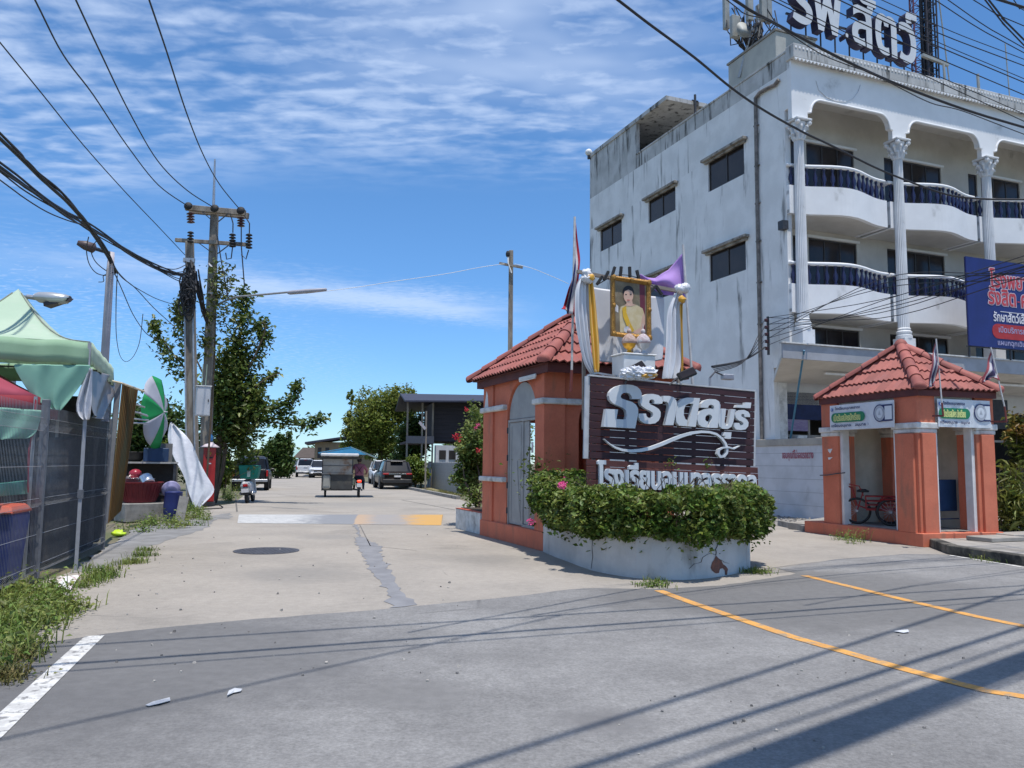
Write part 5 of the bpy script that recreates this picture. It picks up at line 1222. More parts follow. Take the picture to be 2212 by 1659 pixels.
# rain pipe and small fittings on the side wall
pp = [SW(*ZC(x, y), -.17) for x, y in ((360,600),(330,640),(265,670),(215,700),(185,740),(186,800),(190,1100))]
pp += [Vector((-.17, pp[-1].y, z)) for z in (9.0, 7.0, 5.2, 3.0, .3)]
PIPE = M('stained pipe', (.22,.20,.19), (.12,.11,.10), .8, 6)
pb = MB().tube(pp, .06, 8)
for z in (13.0, 11.6, 10.3, 9, 7.6, 6.2): pb.box(-.19,-.101,pp[-1].y-.1,pp[-1].y+.1,z,z+.05)
pb.build('rain_pipe', PIPE, AB)
lb_ = SW(*Z6(1030,1105), -.22); MB().box(lb_.x-.1,-.101,lb_.y-.12,lb_.y+.12,lb_.z-.14,lb_.z+.14).build('lamp_box', DARKST, AB)
gl = thing('globe_lamp', 'white globe lamp on the back upper corner of the stained side wall', 'lamp'); gp = SW(*Z6(78,755), -.2); gl.matrix_world = BXM @ Matrix.Translation(gp)
MB().ell((0,0,.08), (.17,.17,.17), 12, 8).build('globe', WHITE, gl, smooth=True); MB().tube([(0,0,-.25),(0,0,-.08)], .07, 8).build('base', DARKST, gl); MB().bar((0,0,-.2), (.25,-.1,-.3), .05).build('bracket', DARKST, gl)
# ------------------------------------------------------------------ boundary wall with red writing
BWm = thing('boundary_wall', 'white stained block boundary wall with red lettering behind the booth', 'wall'); BWm.matrix_world = BXM
BWW = M('white block wall', (.56,.57,.60), (.48,.49,.51), .9, 1.4, bump=.2, bscale=25, c3=(.27,.27,.28), c3scale=1.1, c3lo=.58, c3hi=.8, c3stretch=(1,1,.5), world=True)
mb = MB(); hb = .39
wy0, wy1 = -6.0, 2.6
r = 0; z = 0
bl = MB().box(-.32,-.14,wy0,wy1,0,2.18).build('wall', BWW, BWm)
jm = M('wall joint', (.36,.365,.38), (.30,.30,.32), .95, 6)
jb = MB()
for k in range(1, 6): jb.box(-.324,-.319,wy0,wy1,k*hb-.006,k*hb+.006)
jb.build('joint', jm, BWm)
MB().box(-.36,-.10,wy0,wy1,2.181,2.40).build('coping', M('wall coping', (.40,.37,.32), (.30,.28,.25), .92, 2, bump=.2), BWm, bevel=.012)
MB().ell((-.33, SW(1756,943,-.33).y+2.7, 1.9), (.02,.05,.05), 8, 5).build('vent_hole', BLACK, BWm)
ta, tb = SW(1690,993,-.33), SW(1757,990,-.33)
WRED = M('faded red wall paint', (.34,.06,.09), (.40,.14,.18), .9, 14, world=True)
tx = Matrix.Translation((-.334, ta.y, ta.z-.04)) @ Matrix.Rotation(R(-90), 4, 'Z')
V, T = text2d('ขอบคุณที่ไม่จอดรถขวาง', abs(ta.y-tb.y), .34, .004, 0, 0); vs, fs = extrude2d(V, T, 0)
tag(MB().add(vs, fs, 0, tx).build('painted_lettering', WRED, BWm), kind='stuff')
# blue leaning pole
bpole = MB(); a = FW(1737,757,-1.62); b_ = SW(1708,945,-.02); bpole.tube([a-b_, (a-b_)*-.35], .03, 6)
bp_ = bpole.build('leaning_pole', M('blue pole paint', (.06,.20,.30), (.05,.16,.25), .6)); bp_.matrix_world = BXM @ Matrix.Translation(b_); tag(bp_, 'thin blue pole leaning from behind the white wall up to the awning edge', 'pole')
# ------------------------------------------------------------------ billboard
BB = thing('billboard', 'dark blue animal hospital billboard with red outlined letters on the awning edge', 'billboard'); bb0 = FW(2094.5,746,-1.75); bb1 = FW(2097,555,-1.75)
BB.matrix_world = BXM @ Matrix.Translation(bb0); bh = bb1.z-bb0.z; bw_ = 5.6
MB().box(0,bw_,0,.05,0,bh).build('panel', M('billboard blue', (.018,.028,.16), (.015,.022,.12), .45, .8), BB); fb = MB()
for x in (.05,1.9,3.7,5.5): fb.box(x,x+.05,.06,.11,-.35,bh)
fb.box(-.03,bw_,.06,.1,-.03,.0); tag(fb.build('frame', DARKST, BB), None)
BRED = M('billboard red', (.50,.05,.06), None, .5); BWHT = M('billboard white', (.72,.70,.74), None, .5); BPINK = M('billboard light outline', (.62,.45,.5), None, .5); BLAV = M('billboard lavender', (.36,.34,.52), None, .5)
def bpos(x, y): q = FW(2300*.8534+x/4.147*.8534, 600*.8534+y/4.147*.8534, -1.75)-bb0; return q.x, q.z
def bt(txt, x, yb, w, h, mf, mo, bold):
    x0, z0 = bpos(x, yb)
    if mo: print_text(txt, w, h, BB, mo, x0, z0, -.010, bold+.03)
    print_text(txt, w, h, BB, mf, x0, z0, -.016, bold)
bt('โรงพยาบาลสัตว์', 855, 520, 3.6, .60, BRED, BPINK, .014); bt('รังสิต-คลอง', 840, 700, 2.75, .56, BRED, BPINK, .014)
x0, z0 = bpos(960, 782); MB().box(x0,x0+3.0,-.012,-.002,z0-.01,z0+.01).build('rule', BWHT, BB)
bt('รักษาสัตว์เลี้ยง', 890, 880, 1.75, .34, BWHT, None, .008)
x0, z0 = bpos(880, 1060); pl = [(x0+.25-.25*math.sin(math.pi*k/10), z0+.24-.24*math.cos(math.pi*k/10)) for k in range(11)]; pl += [(x0+2.9, z0+.48), (x0+2.9, z0)]
MB().prism(pl, -.010, -.002).build('red_pill', M('billboard pill', (.42,.03,.03), None, .5), BB)
bt('เปิดบริการทุกวัน', 945, 1020, 1.7, .27, BLAV, None, .004); bt('แผนกฉุกเฉิน', 935, 1150, 1.25, .22, BLAV, None, .004)
# ------------------------------------------------------------------ roof sign and antennas
RS = thing('rooftop_sign', 'large white channel letter sign with dark sides standing on the roof edge', 'roof sign'); RS.matrix_world = BXM
q1, q2 = FW(*ZC(455,170), .7), FW(*ZC(1385,600), .7); zb1, zb2 = FW(*ZC(545,212), .7).z, FW(*ZC(1330,592), .7).z; ztp = FW(*ZC(975,125), .7)
LF = M('channel letter face', (.62,.64,.66), (.54,.56,.58), .6, 1); LS = M('channel letter side', (.02,.02,.06), (.03,.03,.07), .6)
V, T = text2d('รพ.สัตว์', q2.x-q1.x, 1.95, .05, 0, 0, 0, 4)
tl_ = (zb2-zb1)/(q2.x-q1.x)*.6
for isl in islands(T):
    vs, fs = extrude2d(V, isl, .32); n = len(isl); mb = MB(); mb.add([(a+q1.x, b+.55, c+zb1+.12+tl_*a) for a, b, c in vs], fs); mb.m = [0]*n+[1]*(len(fs)-n); mb.build('letter', [LF, LS], RS)
rb = MB()
for x in np.linspace(q1.x+.2, q2.x-.2, 9): rb.bar((x,.95,zb1+.5), (x,.95,14.34), .04)
rb.bar((q1.x,.95,zb1+.55), (q2.x,.95,zb1+.55), .06); tag(rb.build('support_frame', DARKST, RS), kind='stuff')
tk = thing('water_tank_block', 'pale rendered tank block on the roof corner under the antennas', 'tank'); tk.matrix_world = BXM @ Matrix.Translation((.15, .9, 14.35))
MB().box(0,1.7,0,2.6,0,1.75).build('block', M('tank render', (.44,.44,.40), (.38,.38,.35), .9, 2), tk, bevel=.02); MB().box(-.04,1.74,-.04,2.64,1.751,1.82).build('lid', CONC, tk)
an = thing('antenna_mast', 'cluster of grey antenna panels and cables on a braced mast at the roof corner', 'antenna'); an.matrix_world = BXM @ Matrix.Translation((.35, 2.6, 16.2))
APAN = M('antenna panel', (.36,.37,.35), (.28,.29,.27), .6, 4)
MB().tube([(0,0,-.1),(0,0,4.5)], .07, 8).build('mast', STEEL, an)
for k, (x, y, z, w, h) in enumerate(((-.62,-.1,.55,.34,.62),(-.3,-.5,1.05,.22,1.1),(.2,-.6,1.1,.22,1.2),(.6,-.4,1.2,.2,1.3),(.75,.3,1.0,.2,1.1),(-.55,.5,1.2,.2,1.2))): MB().box(x-w/2,x+w/2,y-.09,y+.09,z-.2,z+h).build('antenna_panel', APAN, an, bevel=.02)
MB().lathe([(.02,-.05),(.22,.02),(.30,.14),(.31,.15)], 18, Matrix.Translation((-.55,-.35,.45)) @ Matrix.Rotation(R(80), 4, 'X')).build('dish', APAN, an, smooth=True)
cbm = MB()
for k in range(46):
    x, y = random.uniform(-.7,.8), random.uniform(-.6,.4); z = random.uniform(.7,1.8)
    cbm.tube([(x,y,z),(x+random.gauss(0,.15),y-.1,z-.5),(x*.6,y*.5,.35+random.uniform(-.15,.1)),(x*.2,y*.2,.1),(0,0,-.1)], .022, 5)
tag(cbm.build('cable_tangle', CABLE, an), kind='stuff')
br = MB(); br.tube([SW(*Z6(880,135), .3)-Vector((.35,2.6,16.2)), SW(*Z6(815,380), .1)-Vector((.35,2.6,16.2))], .045, 6); br.tube([SW(*Z6(905,140), .5)-Vector((.35,2.6,16.2)), SW(*Z6(826,370), .3)-Vector((.35,2.6,16.2))], .04, 6)
br.build('brace', STEEL, an); MB().bar((-.75,-.1,.6), (.75,.3,.6), .07).build('yoke', STEEL, an); MB().bar((.0,-.6,.85), (.2,.6,.85), .07).build('yoke', STEEL, an)
def lattice(name, label, base, h, w, mat, mat2=None):
    t = thing(name, label, 'antenna tower'); t.matrix_world = BXM @ Matrix.Translation(base); mb = MB(); leg = [(0,0),(w,0),(w/2,w*.87)]
    for x, y in leg: MB().tube([(x,y,0),(x,y,h)], .035, 6).build('leg', mat, t)
    n = int(h/.45)
    for k in range(n):
        for (a, b) in zip(leg, leg[1:]+leg[:1]): mb.bar((a[0],a[1],k*h/n), (b[0],b[1],(k+1)*h/n), .022); mb.bar((a[0],a[1],k*h/n), (b[0],b[1],k*h/n), .022)
    tag(mb.build('lacing', mat2 or mat, t), kind='stuff'); return t
PURP = M('dark red lattice paint', (.13,.03,.045), (.09,.03,.06), .6, 4); DKB = M('dark mast paint', (.05,.04,.05), (.03,.03,.04), .6, 4)
lb0 = FW(*ZC(1400,640), 3.4); lattice('lattice_tower', 'thin dark red lattice mast rising behind the rooftop letters', (lb0.x,3.4,14.34), 7.5, .42, PURP)
lb0 = FW(*ZC(1500,660), 3.0); lt2 = lattice('lattice_tower', 'thick dark lattice tower loaded with cables behind the rooftop letters', (lb0.x,3.0,14.34), 8, .55, DKB); cbm = MB()
for k in range(16): x, y = random.uniform(.05,.5), random.uniform(.05,.4); cbm.tube([(x+random.gauss(0,.02),y,z) for z in np.linspace(0,8,9)], .035, 5)
tag(cbm.build('cable_run', CABLE, lt2), kind='stuff'); MB().bar((-.4,-.05,3.7), (1.0,-.05,3.55), .12).build('cross_bracket', APAN, lt2)
for i, (x, yt, yb, y, r, lb) in enumerate(((1605,480,690,1.5,.05,'short pale conduit stub on the roof edge, left of the stubs'),(1862,560,760,1.5,.06,'short pale post on the roof edge between the stub and the thin aerial'),(2070,330,830,2.0,.025,'thin tall whip aerial on the roof edge at the far right'),(1570,0,640,3.6,.03,'slender whip aerial beside the dark lattice tower'))):
    a, b = FW(*ZC(x, yt), y), FW(*ZC(x+(30 if i != 3 else 60)*(yb-yt)/300, yb), y); o = thing('roof_aerial', lb, 'aerial', group='thin aerials on the roof'); o.matrix_world = BXM @ Matrix.Translation((b.x, y, 14.34)); MB().tube([(0,0,0),(a.x-b.x,0,a.z-14.34)], r, 6).build('rod', APAN, o); MB().box(-.08,.08,-.08,.08,0,.05).build('foot', CONC, o)
a = SW(*Z6(600,545), 1.2); o = thing('roof_aerial', 'small dark aerial standing on the roof behind the side parapet', 'aerial', group='thin aerials on the roof'); o.matrix_world = BXM @ Matrix.Translation((a.x, a.y, 14.34)); t_ = SW(*Z6(602,462), 1.2); rb = MB().tube([(0,0,0),(0,0,t_.z-14.34)], .05, 6); rb.build('rod', DARKST, o); MB().bar((-.15,0,t_.z-14.6), (.15,0,t_.z-14.6), .04).build('cross_arm', DARKST, o)
# ------------------------------------------------------------------ left side: fence, tent, stall
z1 = lambda x, y: (.3087*x, 512+.3087*y)
z2 = lambda x, y: (.3087*x, 853.4+.3087*y)
zt_ = lambda x, y: (.2057*x, 597.4+.2057*y)
zq = lambda x, y: (256+.1646*x, 853.4+.1646*y)
zp = lambda x, y: (256+.396*x, 324.3+.396*y)
zs = lambda x, y: (.3601*x, .3601*y)
f1, f3 = G(74, 1259), G(222, 1188); fd = (f3-f1).normalized(); fang = math.atan2(fd.y, fd.x)
FN = thing('mesh_fence', 'grey welded wire mesh fence with folded ribs and square posts along the left verge', 'fence', (f1.x, f1.y, 0), fang)
FGREY = M('fence grey', (.17,.175,.19), (.13,.135,.15), .55, 8, metal=.2); FWIRE = M('fence wire', (.30,.31,.33), (.24,.25,.27), .5, 8, metal=.3)
flen = (f3-f1).length
for x, h, w in ((0, 2.30, .085), (-2.52, 2.30, .085), (-5.0, 2.3, .085), (flen, 2.25, .05)): MB().box(x-w/2, x+w/2, -w/2, w/2, 0, h).build('post', FGREY, FN, bevel=.006)
def mesh_panel(x0, x1, h=2.22):
    mb = MB(); n = int((x1-x0)/.05); prof = [(0,.02),(0,.12),(.045,.17),(0,.22),(0,.95),(.045,1.0),(0,1.05),(0,1.90),(.05,1.98),(0,2.05),(-.01,h)]
    for k in range(n+1):
        x = x0+(x1-x0)*k/n; mb.tube([(x, -p[0], p[1]) for p in prof], .0027, 3, False)
    for z in (.12,.22,.6,.95,1.05,1.45,1.9,2.06): mb.tube([(x0,-.004,z),(x1,-.004,z)], .0036, 3, False)
    tag(mb.build('mesh_panel', FWIRE, FN), kind='stuff')
mesh_panel(-4.95, -2.58); mesh_panel(-2.46, -.06); mesh_panel(.06, flen*.5-.01); mesh_panel(flen*.5+.01, flen-.03)
FX = Matrix.Translation((f1.x, f1.y, 0)) @ Matrix.Rotation(fang, 4, 'Z')
def cloth(name, label, cat, rows, mat, ripple=.03, thick=.003, folds=3, group=None, n=24, smooth=True):
    """rows of (left point, right point) from top to bottom -> wrinkled sheet"""
    o = rows[0][0]; g = []
    for i, (a, b) in enumerate(rows):
        d = (b-a); nn = Vector((-d.y, d.x, 0)); nn = nn.normalized() if nn.length > 1e-6 else Vector((0,1,0)); row = []
        for j in range(n+1):
            t = j/n; q = a.lerp(b, t)-o; row.append(q+nn*ripple*(math.sin(t*folds*6.28+i*1.1)+.5*math.sin(t*folds*14+i*2.3)))
        g.append(row)
    ob = MB().grid(g).build(name, mat, loc=o, smooth=smooth, thick=thick, sub=1)
    return tag(ob, label, cat, group)
NET = M('black shade net', (.030,.031,.035), (.045,.046,.052), .9, 30, alpha=1)
a0, a1 = f1-BV*.20+AV*.75, f3-BV*.16
cloth('shade_net', 'black shade net hung behind the mesh fence nearest the yellow panel', 'shade net', [(Vector((a0.x,a0.y,z)), Vector((a1.x,a1.y,z+.1*(z>1)))) for z in (1.85,1.4,.9,.4,.05)], NET, .03, folds=4)
a2 = f1-BV*.5-AV*2.6; a3 = f1-BV*.35+AV*.7
cloth('shade_net', 'dark shade net hung inside the stall behind the fence, left of the square post', 'shade net', [(Vector((a2.x,a2.y,z)), Vector((a3.x,a3.y,z))) for z in (1.25,.9,.5,.05)], NET, .04, folds=4)
# tent
tc0 = G(163.6, 1233); eave = P(197, 739, tc0.y).z
TN = thing('canopy_tent', 'pale green pyramid canopy tent with a valance behind the mesh fence', 'tent', (tc0.x, tc0.y, 0), A_ANG)
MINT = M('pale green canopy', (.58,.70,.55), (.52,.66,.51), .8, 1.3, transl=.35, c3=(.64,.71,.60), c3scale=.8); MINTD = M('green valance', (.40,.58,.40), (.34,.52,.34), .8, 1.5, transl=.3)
wt_, lt_ = 2.5, 3.5; zpk = P(48, 617, 12.4).z
co = [Vector((0,0,eave)), Vector((0,lt_,eave)), Vector((-wt_,lt_,eave)), Vector((-wt_,0,eave))]; pk = Vector((-wt_/2, lt_/2, zpk))
for i in range(4):
    a, b = co[i], co[(i+1)%4]; g = []
    for s in range(9):
        t = s/8; row = []
        for k in range(13):
            e = a.lerp(b, k/12); q = e.lerp(pk, t); q.z -= .26*math.sin(math.pi*t)*(1-.25*math.sin(math.pi*k/12)); row.append(q)
        g.append(row)
    MB().grid(g).build('roof_panel', MINT, TN, smooth=True, thick=.003)
    d = (b-a).normalized(); nn = Vector((d.y, -d.x, 0)); g = []
    for z in (0, -.1, -.2, -.32): g.append([a.lerp(b, k/30)+Vector((0,0,z+.01*math.sin(k*.8)))+nn*(.02+.015*(1+math.sin(k*1.3+i))*(-z)*3) for k in range(31)])
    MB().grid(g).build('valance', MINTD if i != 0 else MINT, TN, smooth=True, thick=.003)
    MB().tube([co[i]]+[co[i].lerp(pk, t)+Vector((0,0,-.26*math.sin(math.pi*t)+.008)) for t in np.linspace(.1,.95,9)], .012, 5).build('seam', M('canopy seam', (.25,.27,.22), None, .8), TN)
for c_ in co: MB().box(c_.x-.022,c_.x+.022,c_.y-.022,c_.y+.022,0,eave-.01).build('leg', M('painted tent leg', (.34,.35,.38), (.28,.29,.31), .6, 6), TN); MB().box(c_.x-.035,c_.x+.035,c_.y-.035,c_.y+.035,1.0,1.12).build('clamp', FGREY, TN)
fr = MB()
for i in range(4): fr.bar(co[i]-Vector((0,0,.06)), co[(i+1)%4]-Vector((0,0,.06)), .03)
tag(fr.build('frame', FGREY, TN), kind='stuff')
tp = Vector((tc0.x, tc0.y, 0))
def TF(x, y, off=.0): return PL(*zt_(x, y), tp-AV*.03+AV*off, -AV)     # on the front plane of the tent
def TS(x, y, off=.0): return PL(*zt_(x, y), tp+BV*(.03+off), BV)       # on its street side plane
TURQ = M('turquoise tarp', (.30,.56,.44), (.25,.50,.40), .7, 1.6, transl=.35, c3=(.38,.62,.5), c3scale=1.1)
cloth('tarp', 'turquoise tarp hung under the front valance of the green tent', 'tarp', [(TF(130,915),TF(965,925)),(TF(170,1010),TF(915,1030)),(TF(240,1120),TF(855,1130)),(TF(310,1230),TF(760,1260)),(TF(430,1340),TF(690,1350)),(TF(560,1400),TF(640,1412))], TURQ, .02, folds=2, group='tarps hung on the tent')
SILV = M('silver tarp', (.62,.63,.66), (.50,.51,.55), .36, 3, metal=.0, bump=.5, bscale=9)
cloth('tarp', 'crumpled silver tarp strip hung at the front corner leg of the green tent', 'tarp', [(TF(930,960),TF(972,960)),(TF(860,1110),TF(965,1110)),(TF(815,1250),TF(962,1260)),(TF(775,1430),TF(958,1400)),(TF(880,1510),TF(945,1510))], SILV, .05, folds=2, group='tarps hung on the tent')
CLEAR = M('smoky plastic sheet', (.15,.15,.16), (.22,.20,.19), .35, 1.5, c3=(.30,.26,.22), c3scale=1.6, c3lo=.5, c3hi=.75)
cloth('tarp', 'smoky grey plastic sheet hung on the street side of the green tent', 'tarp', [(TS(975,945),TS(1262,1120)),(TS(972,1100),TS(1255,1190)),(TS(968,1250),TS(1190,1340)),(TS(962,1400),TS(1130,1480)),(TS(962,1470),TS(1110,1530))], CLEAR, .05, folds=2, group='tarps hung on the tent')
q = lambda x, y, d=0: PL(*zt_(x, y), tp-AV*.55+AV*d, -AV)
cloth('tarp', 'pale turquoise tarp slung low behind the wire mesh at the left frame edge', 'tarp', [(q(-500,1330),q(470,1400)),(q(-500,1480),q(400,1560)),(q(-500,1620),q(390,1640)),(q(-500,1740),q(300,1700))], TURQ, .03, folds=3, group='tarps hung on the tent')
q2 = lambda x, y: PL(*z2(x, y), f1-BV*.28, BV)
cloth('tarp', 'torn green cloth strip hanging behind the fence beside the square post', 'tarp', [(q2(385,300),q2(450,295)),(q2(370,430),q2(415,430)),(q2(330,560),q2(412,560)),(q2(290,690),q2(415,650))], M('green cloth', (.10,.34,.27), (.08,.28,.22), .8, 3, transl=.2), .02, folds=1.5, group='tarps hung on the tent')
cloth('tarp', 'long turquoise cloth slung low behind the wire mesh, left of the square post', 'tarp', [(q2(-300,640),q2(235,590)),(q2(-300,690),q2(300,640)),(q2(-300,740),q2(240,690))], M('green cloth', (.1,.34,.27)), .02, folds=1.5, group='tarps hung on the tent')
tb_ = lambda x, y, z: tp+BV*x+AV*y+Vector((0,0,z))
cloth('shade_net', 'added black net that makes the back of the tent stall dark', 'shade net', [(tb_(-3.6,1.9,z), tb_(-.05,1.9,z)) for z in (2.1,1.6,1,.5,.05)], NET, .05, folds=5)  # black sheet added so the inside of the tent reads dark
cloth('shade_net', 'added black net that makes the far side of the stall dark', 'shade net', [(tb_(-2.6,3.45,z), tb_(.0,3.45,z)) for z in (2.7,2,1.2,.5,.05)], NET, .05, folds=4)  # second added sheet, darkens the view through the far side
# red canopy
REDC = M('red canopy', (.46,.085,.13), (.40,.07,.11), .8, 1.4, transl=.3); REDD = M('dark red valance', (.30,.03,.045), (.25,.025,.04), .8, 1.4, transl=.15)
rc0 = P(*zt_(378, 1252), 10.9)
RC = thing('red_canopy', 'faded red canopy with ragged valance over the stall at the left frame edge', 'canopy', (rc0.x, rc0.y, 0), A_ANG)
ze = rc0.z; apx = Vector((-1.55, .9, ze+1.05)); cs = [Vector((0,0,ze)), Vector((0,2.0,ze)), Vector((-2.9,2.0,ze)), Vector((-2.9,0,ze))]
for i in range(4):
    a, b = cs[i], cs[(i+1)%4]; g = []
    for s in range(7):
        g.append([a.lerp(b, k/10).lerp(apx, s/6)-Vector((0,0,.10*math.sin(math.pi*s/6))) for k in range(11)])
    MB().grid(g).build('roof_panel', REDC, RC, smooth=True, thick=.003)
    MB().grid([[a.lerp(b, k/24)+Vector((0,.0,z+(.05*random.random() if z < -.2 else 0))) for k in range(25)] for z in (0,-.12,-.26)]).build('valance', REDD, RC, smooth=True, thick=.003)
for c_ in cs: MB().box(c_.x-.02,c_.x+.02,c_.y-.02,c_.y+.02,0,ze-.01).build('leg', STEEL, RC)
MB().tube([(0,0,ze-.02),(.02,-.1,ze-.3),(-.02,-.12,ze-.75),(.0,-.1,1.1)], .012, 5).build('red_cord', REDD, RC)
# yellow plastic panel at the end of the fence
y0_, y1_, y2_, y3_ = P(264,828,14.7), P(298,843,15.3), P(262,1102,15.3), P(233,1130,14.7)
YPAN = M('yellowed plastic sheet', (.33,.20,.08), (.25,.15,.07), .4, 1.5, stretch=(4,4,.4), c3=(.16,.20,.14), c3scale=1.2, c3lo=.5, c3hi=.75, c3stretch=(3,3,.4), transl=.25)
YP = thing('plastic_screen', 'tall yellow brown corrugated plastic panel closing the end of the fence', 'screen', y3_); g = []
for t in range(9):
    l, r_ = y0_.lerp(y3_, t/8), y1_.lerp(y2_, t/8); g.append([l.lerp(r_, k/20)+Vector((.025*(k%2), -.03*(k%2), 0))-y3_ for k in range(21)])
MB().grid(g).build('sheet', YPAN, YP, thick=.004)
MB().bar(y0_-y3_+Vector((-.07,0,0)), Vector((-.05,0,0)), .10, .02).build('edge_strip', M('grey strip', (.30,.30,.32), None, .6), YP)
MB().tube([y0_-y3_-Vector((.45,.3,-.1)), y0_-y3_+Vector((0,-.02,.0)), y1_-y3_+Vector((.12,-.02,-.02))], .022, 6).build('rope_light', M('rope light', (.65,.58,.42), (.45,.38,.25), .6, 40), YP)
# waste bin behind the fence
bn = P(-28, 1262, 9.75); WBN = thing('waste_bin', 'blue wheeled waste bin with an orange lid behind the mesh fence', 'bin', (bn.x, bn.y, 0), fang+R(90))
BLUEP = M('blue bin plastic', (.035,.055,.24), (.03,.045,.19), .5, 3); ORL2 = M('orange lid', (.62,.11,.05), (.55,.10,.05), .5, 3)
MB().hexa([(-.26,-.28,.06),(.26,-.28,.06),(.26,.28,.06),(-.26,.28,.06)], [(-.32,-.36,.90),(.32,-.36,.90),(.32,.36,.90),(-.32,.36,.90)]).build('body', BLUEP, WBN, bevel=.03)
MB().hexa([(-.34,-.38,.905),(.34,-.38,.905),(.34,.40,.905),(-.34,.40,.905)], [(-.28,-.30,1.0),(.28,-.30,1.0),(.28,.34,1.0),(-.28,.34,1.0)]).build('lid', ORL2, WBN, bevel=.02)
MB().box(-.1,.1,-.345,-.338,.35,.6).build('sticker', M('worn sticker', (.45,.45,.47), (.2,.1,.12), .7, 14), WBN)
for s in (-1, 1): MB().lathe([(.09,-.025),(.10,-.015),(.10,.015),(.09,.025)], 14, Matrix.Translation((s*.28,.27,.10)) @ Matrix.Rotation(R(90),4,'Y')).build('wheel', BLACK, WBN)
# ------------------------------------------------------------------ stall behind: block, basket, pots, cart, umbrella
bk = G(*z2(872, 893)); br_ = G(*z2(1190, 880)); bd = (br_-bk); ba = math.atan2(bd.y, bd.x)
CB = MB().box(0, bd.length, 0, .8, 0, .46).build('concrete_block', CONC, loc=(bk.x, bk.y, 0), rot=(0,0,ba), bevel=.02); tag(CB, 'stained concrete block with a red basket standing on it', 'concrete block')
bq = bk+bd*.42+Vector((-bd.y, bd.x, 0)).normalized()*.36
BK = thing('basket', 'dark red plastic basket of steel pots standing on the concrete block', 'basket', (bq.x, bq.y, .462), ba)
RBK = M('red basket plastic', (.22,.025,.03), (.17,.02,.025), .5, 4)
rows = [[((r*.62 if 0 else r)*1.25*math.cos(a_), r*.85*math.sin(a_), z) for a_ in np.linspace(0, 6.2832, 33)[:-1]] for z, r in ((.01,.30),(.25,.36),(.48,.42),(.50,.45),(.52,.45),(.50,.41))]
mb = MB().grid(rows, closed=True); mb.f.append(tuple(range(31,-1,-1))); mb.m.append(0); mb.build('body', RBK, BK, smooth=False)
mb = MB()
for k in range(32):
    a_ = 6.2832*(k+.5)/32; mb.bar((.385*math.cos(a_),.262*math.sin(a_),.04), (.535*math.cos(a_),.365*math.sin(a_),.46), .02, .012)
tag(mb.build('rib', RBK, BK), kind='stuff')
ALUM = M('aluminium pot', (.62,.63,.65), (.55,.56,.58), .28, 5, metal=.85)
def pot(label, pos, r, h, tilt, az):
    t = thing('cooking_pot', label, 'pot', pos, az, 'pots in the red basket'); t.rotation_euler = (tilt, 0, az)
    MB().lathe([(r*.9,0),(r,.02),(r,h),(r*1.06,h+.01),(r*.97,h+.012),(r*.9,h*.3)], 20).build('body', ALUM, t, smooth=True)
    for s in (-1, 1): MB().tube([(s*r,-.05,h*.75),(s*(r+.05),-.04,h*.78),(s*(r+.05),.04,h*.78),(s*r,.05,h*.75)], .01, 5).build('handle', ALUM, t)
pot('bright steel pot standing upright at the left of the red basket', (bq.x-.22, bq.y, .84), .2, .26, R(8), .3); pot('bright steel pot tipped over at the right of the red basket', (bq.x+.22, bq.y-.05, .92), .17, .24, R(-55), .9)
lb = MB().lathe([(.12,0),(.16,.02),(.22,.12),(.235,.125),(.20,.10),(.1,.03)], 18).build('basin', M('lavender basin', (.30,.28,.45), None, .5), smooth=True, loc=(bq.x+.72, bq.y+.15, .75), rot=(R(-70),0,.5)); tag(lb, 'lavender plastic basin leaning beside the red basket', 'basin')
sp = P(*zq(600,1495), 21.3); sp.z = 0
KT = thing('stall_cart', 'dark food stall cart with pale shelf edge under the green and white umbrella', 'stall', sp, A_ANG)
DKW = M('dark stall wood', (.045,.04,.04), (.03,.028,.028), .8, 4)
for x in (-1.2, .2):
    for y in (0, .9): MB().box(x-.03,x+.03,y-.03,y+.03,0,1.45).build('leg', DARKST, KT)
MB().box(-1.25,.27,-.06,.96,1.45,1.49).build('shelf', M('pale shelf', (.45,.43,.40), None, .8), KT); MB().box(-1.25,.25,.0,.90,.62,.66).build('lower_shelf', DKW, KT)
MB().box(-1.2,.22,.90,.93,.1,1.44).build('back_panel', DKW, KT); MB().box(-1.2,.3,.02,.05,.15,.60).build('front_panel', DKW, KT)
MB().box(-.22,.12,.3,.36,1.5,1.98).build('side_panel', M('grey board', (.20,.195,.19), (.15,.15,.145), .85, 3), KT)
tag(MB().lathe([(.20,0),(.22,.03),(.23,.4),(.21,.72),(.22,.75),(.1,.76)], 18).build('drum', M('navy drum', (.02,.03,.14), None, .5), smooth=True, loc=P(*zq(715,1480), 20.6).xy[:]+(0,)), 'dark blue plastic drum standing under the stall cart', 'drum')
o = MB().box(-.11,.11,-.02,.02,0,.66).build('board', CONC, loc=(*P(*zq(800,1500), 20.3).xy, 0), rot=(R(-10),R(8),.3)); tag(o, 'pale board leaning against the stall cart beside the blue drum', 'board')
cq = P(*zq(485,1000), 21.4); o = MB().box(-.3,.3,-.2,.2,0,.36).build('crate', M('dark blue crate', (.02,.05,.12), None, .6), loc=(cq.x, cq.y, 1.492), rot=(0,0,A_ANG), bevel=.015); tag(o, 'dark blue plastic crate on the stall cart shelf', 'crate')
o = MB().lathe([(.2,0),(.3,.1),(.33,.25),(.34,.26),(.3,.2),(.1,.05)], 18).build('wok', BLACK, smooth=True, loc=(cq.x-.62, cq.y, 1.495)); tag(o, 'black wok on the stall cart shelf left of the crate', 'wok')
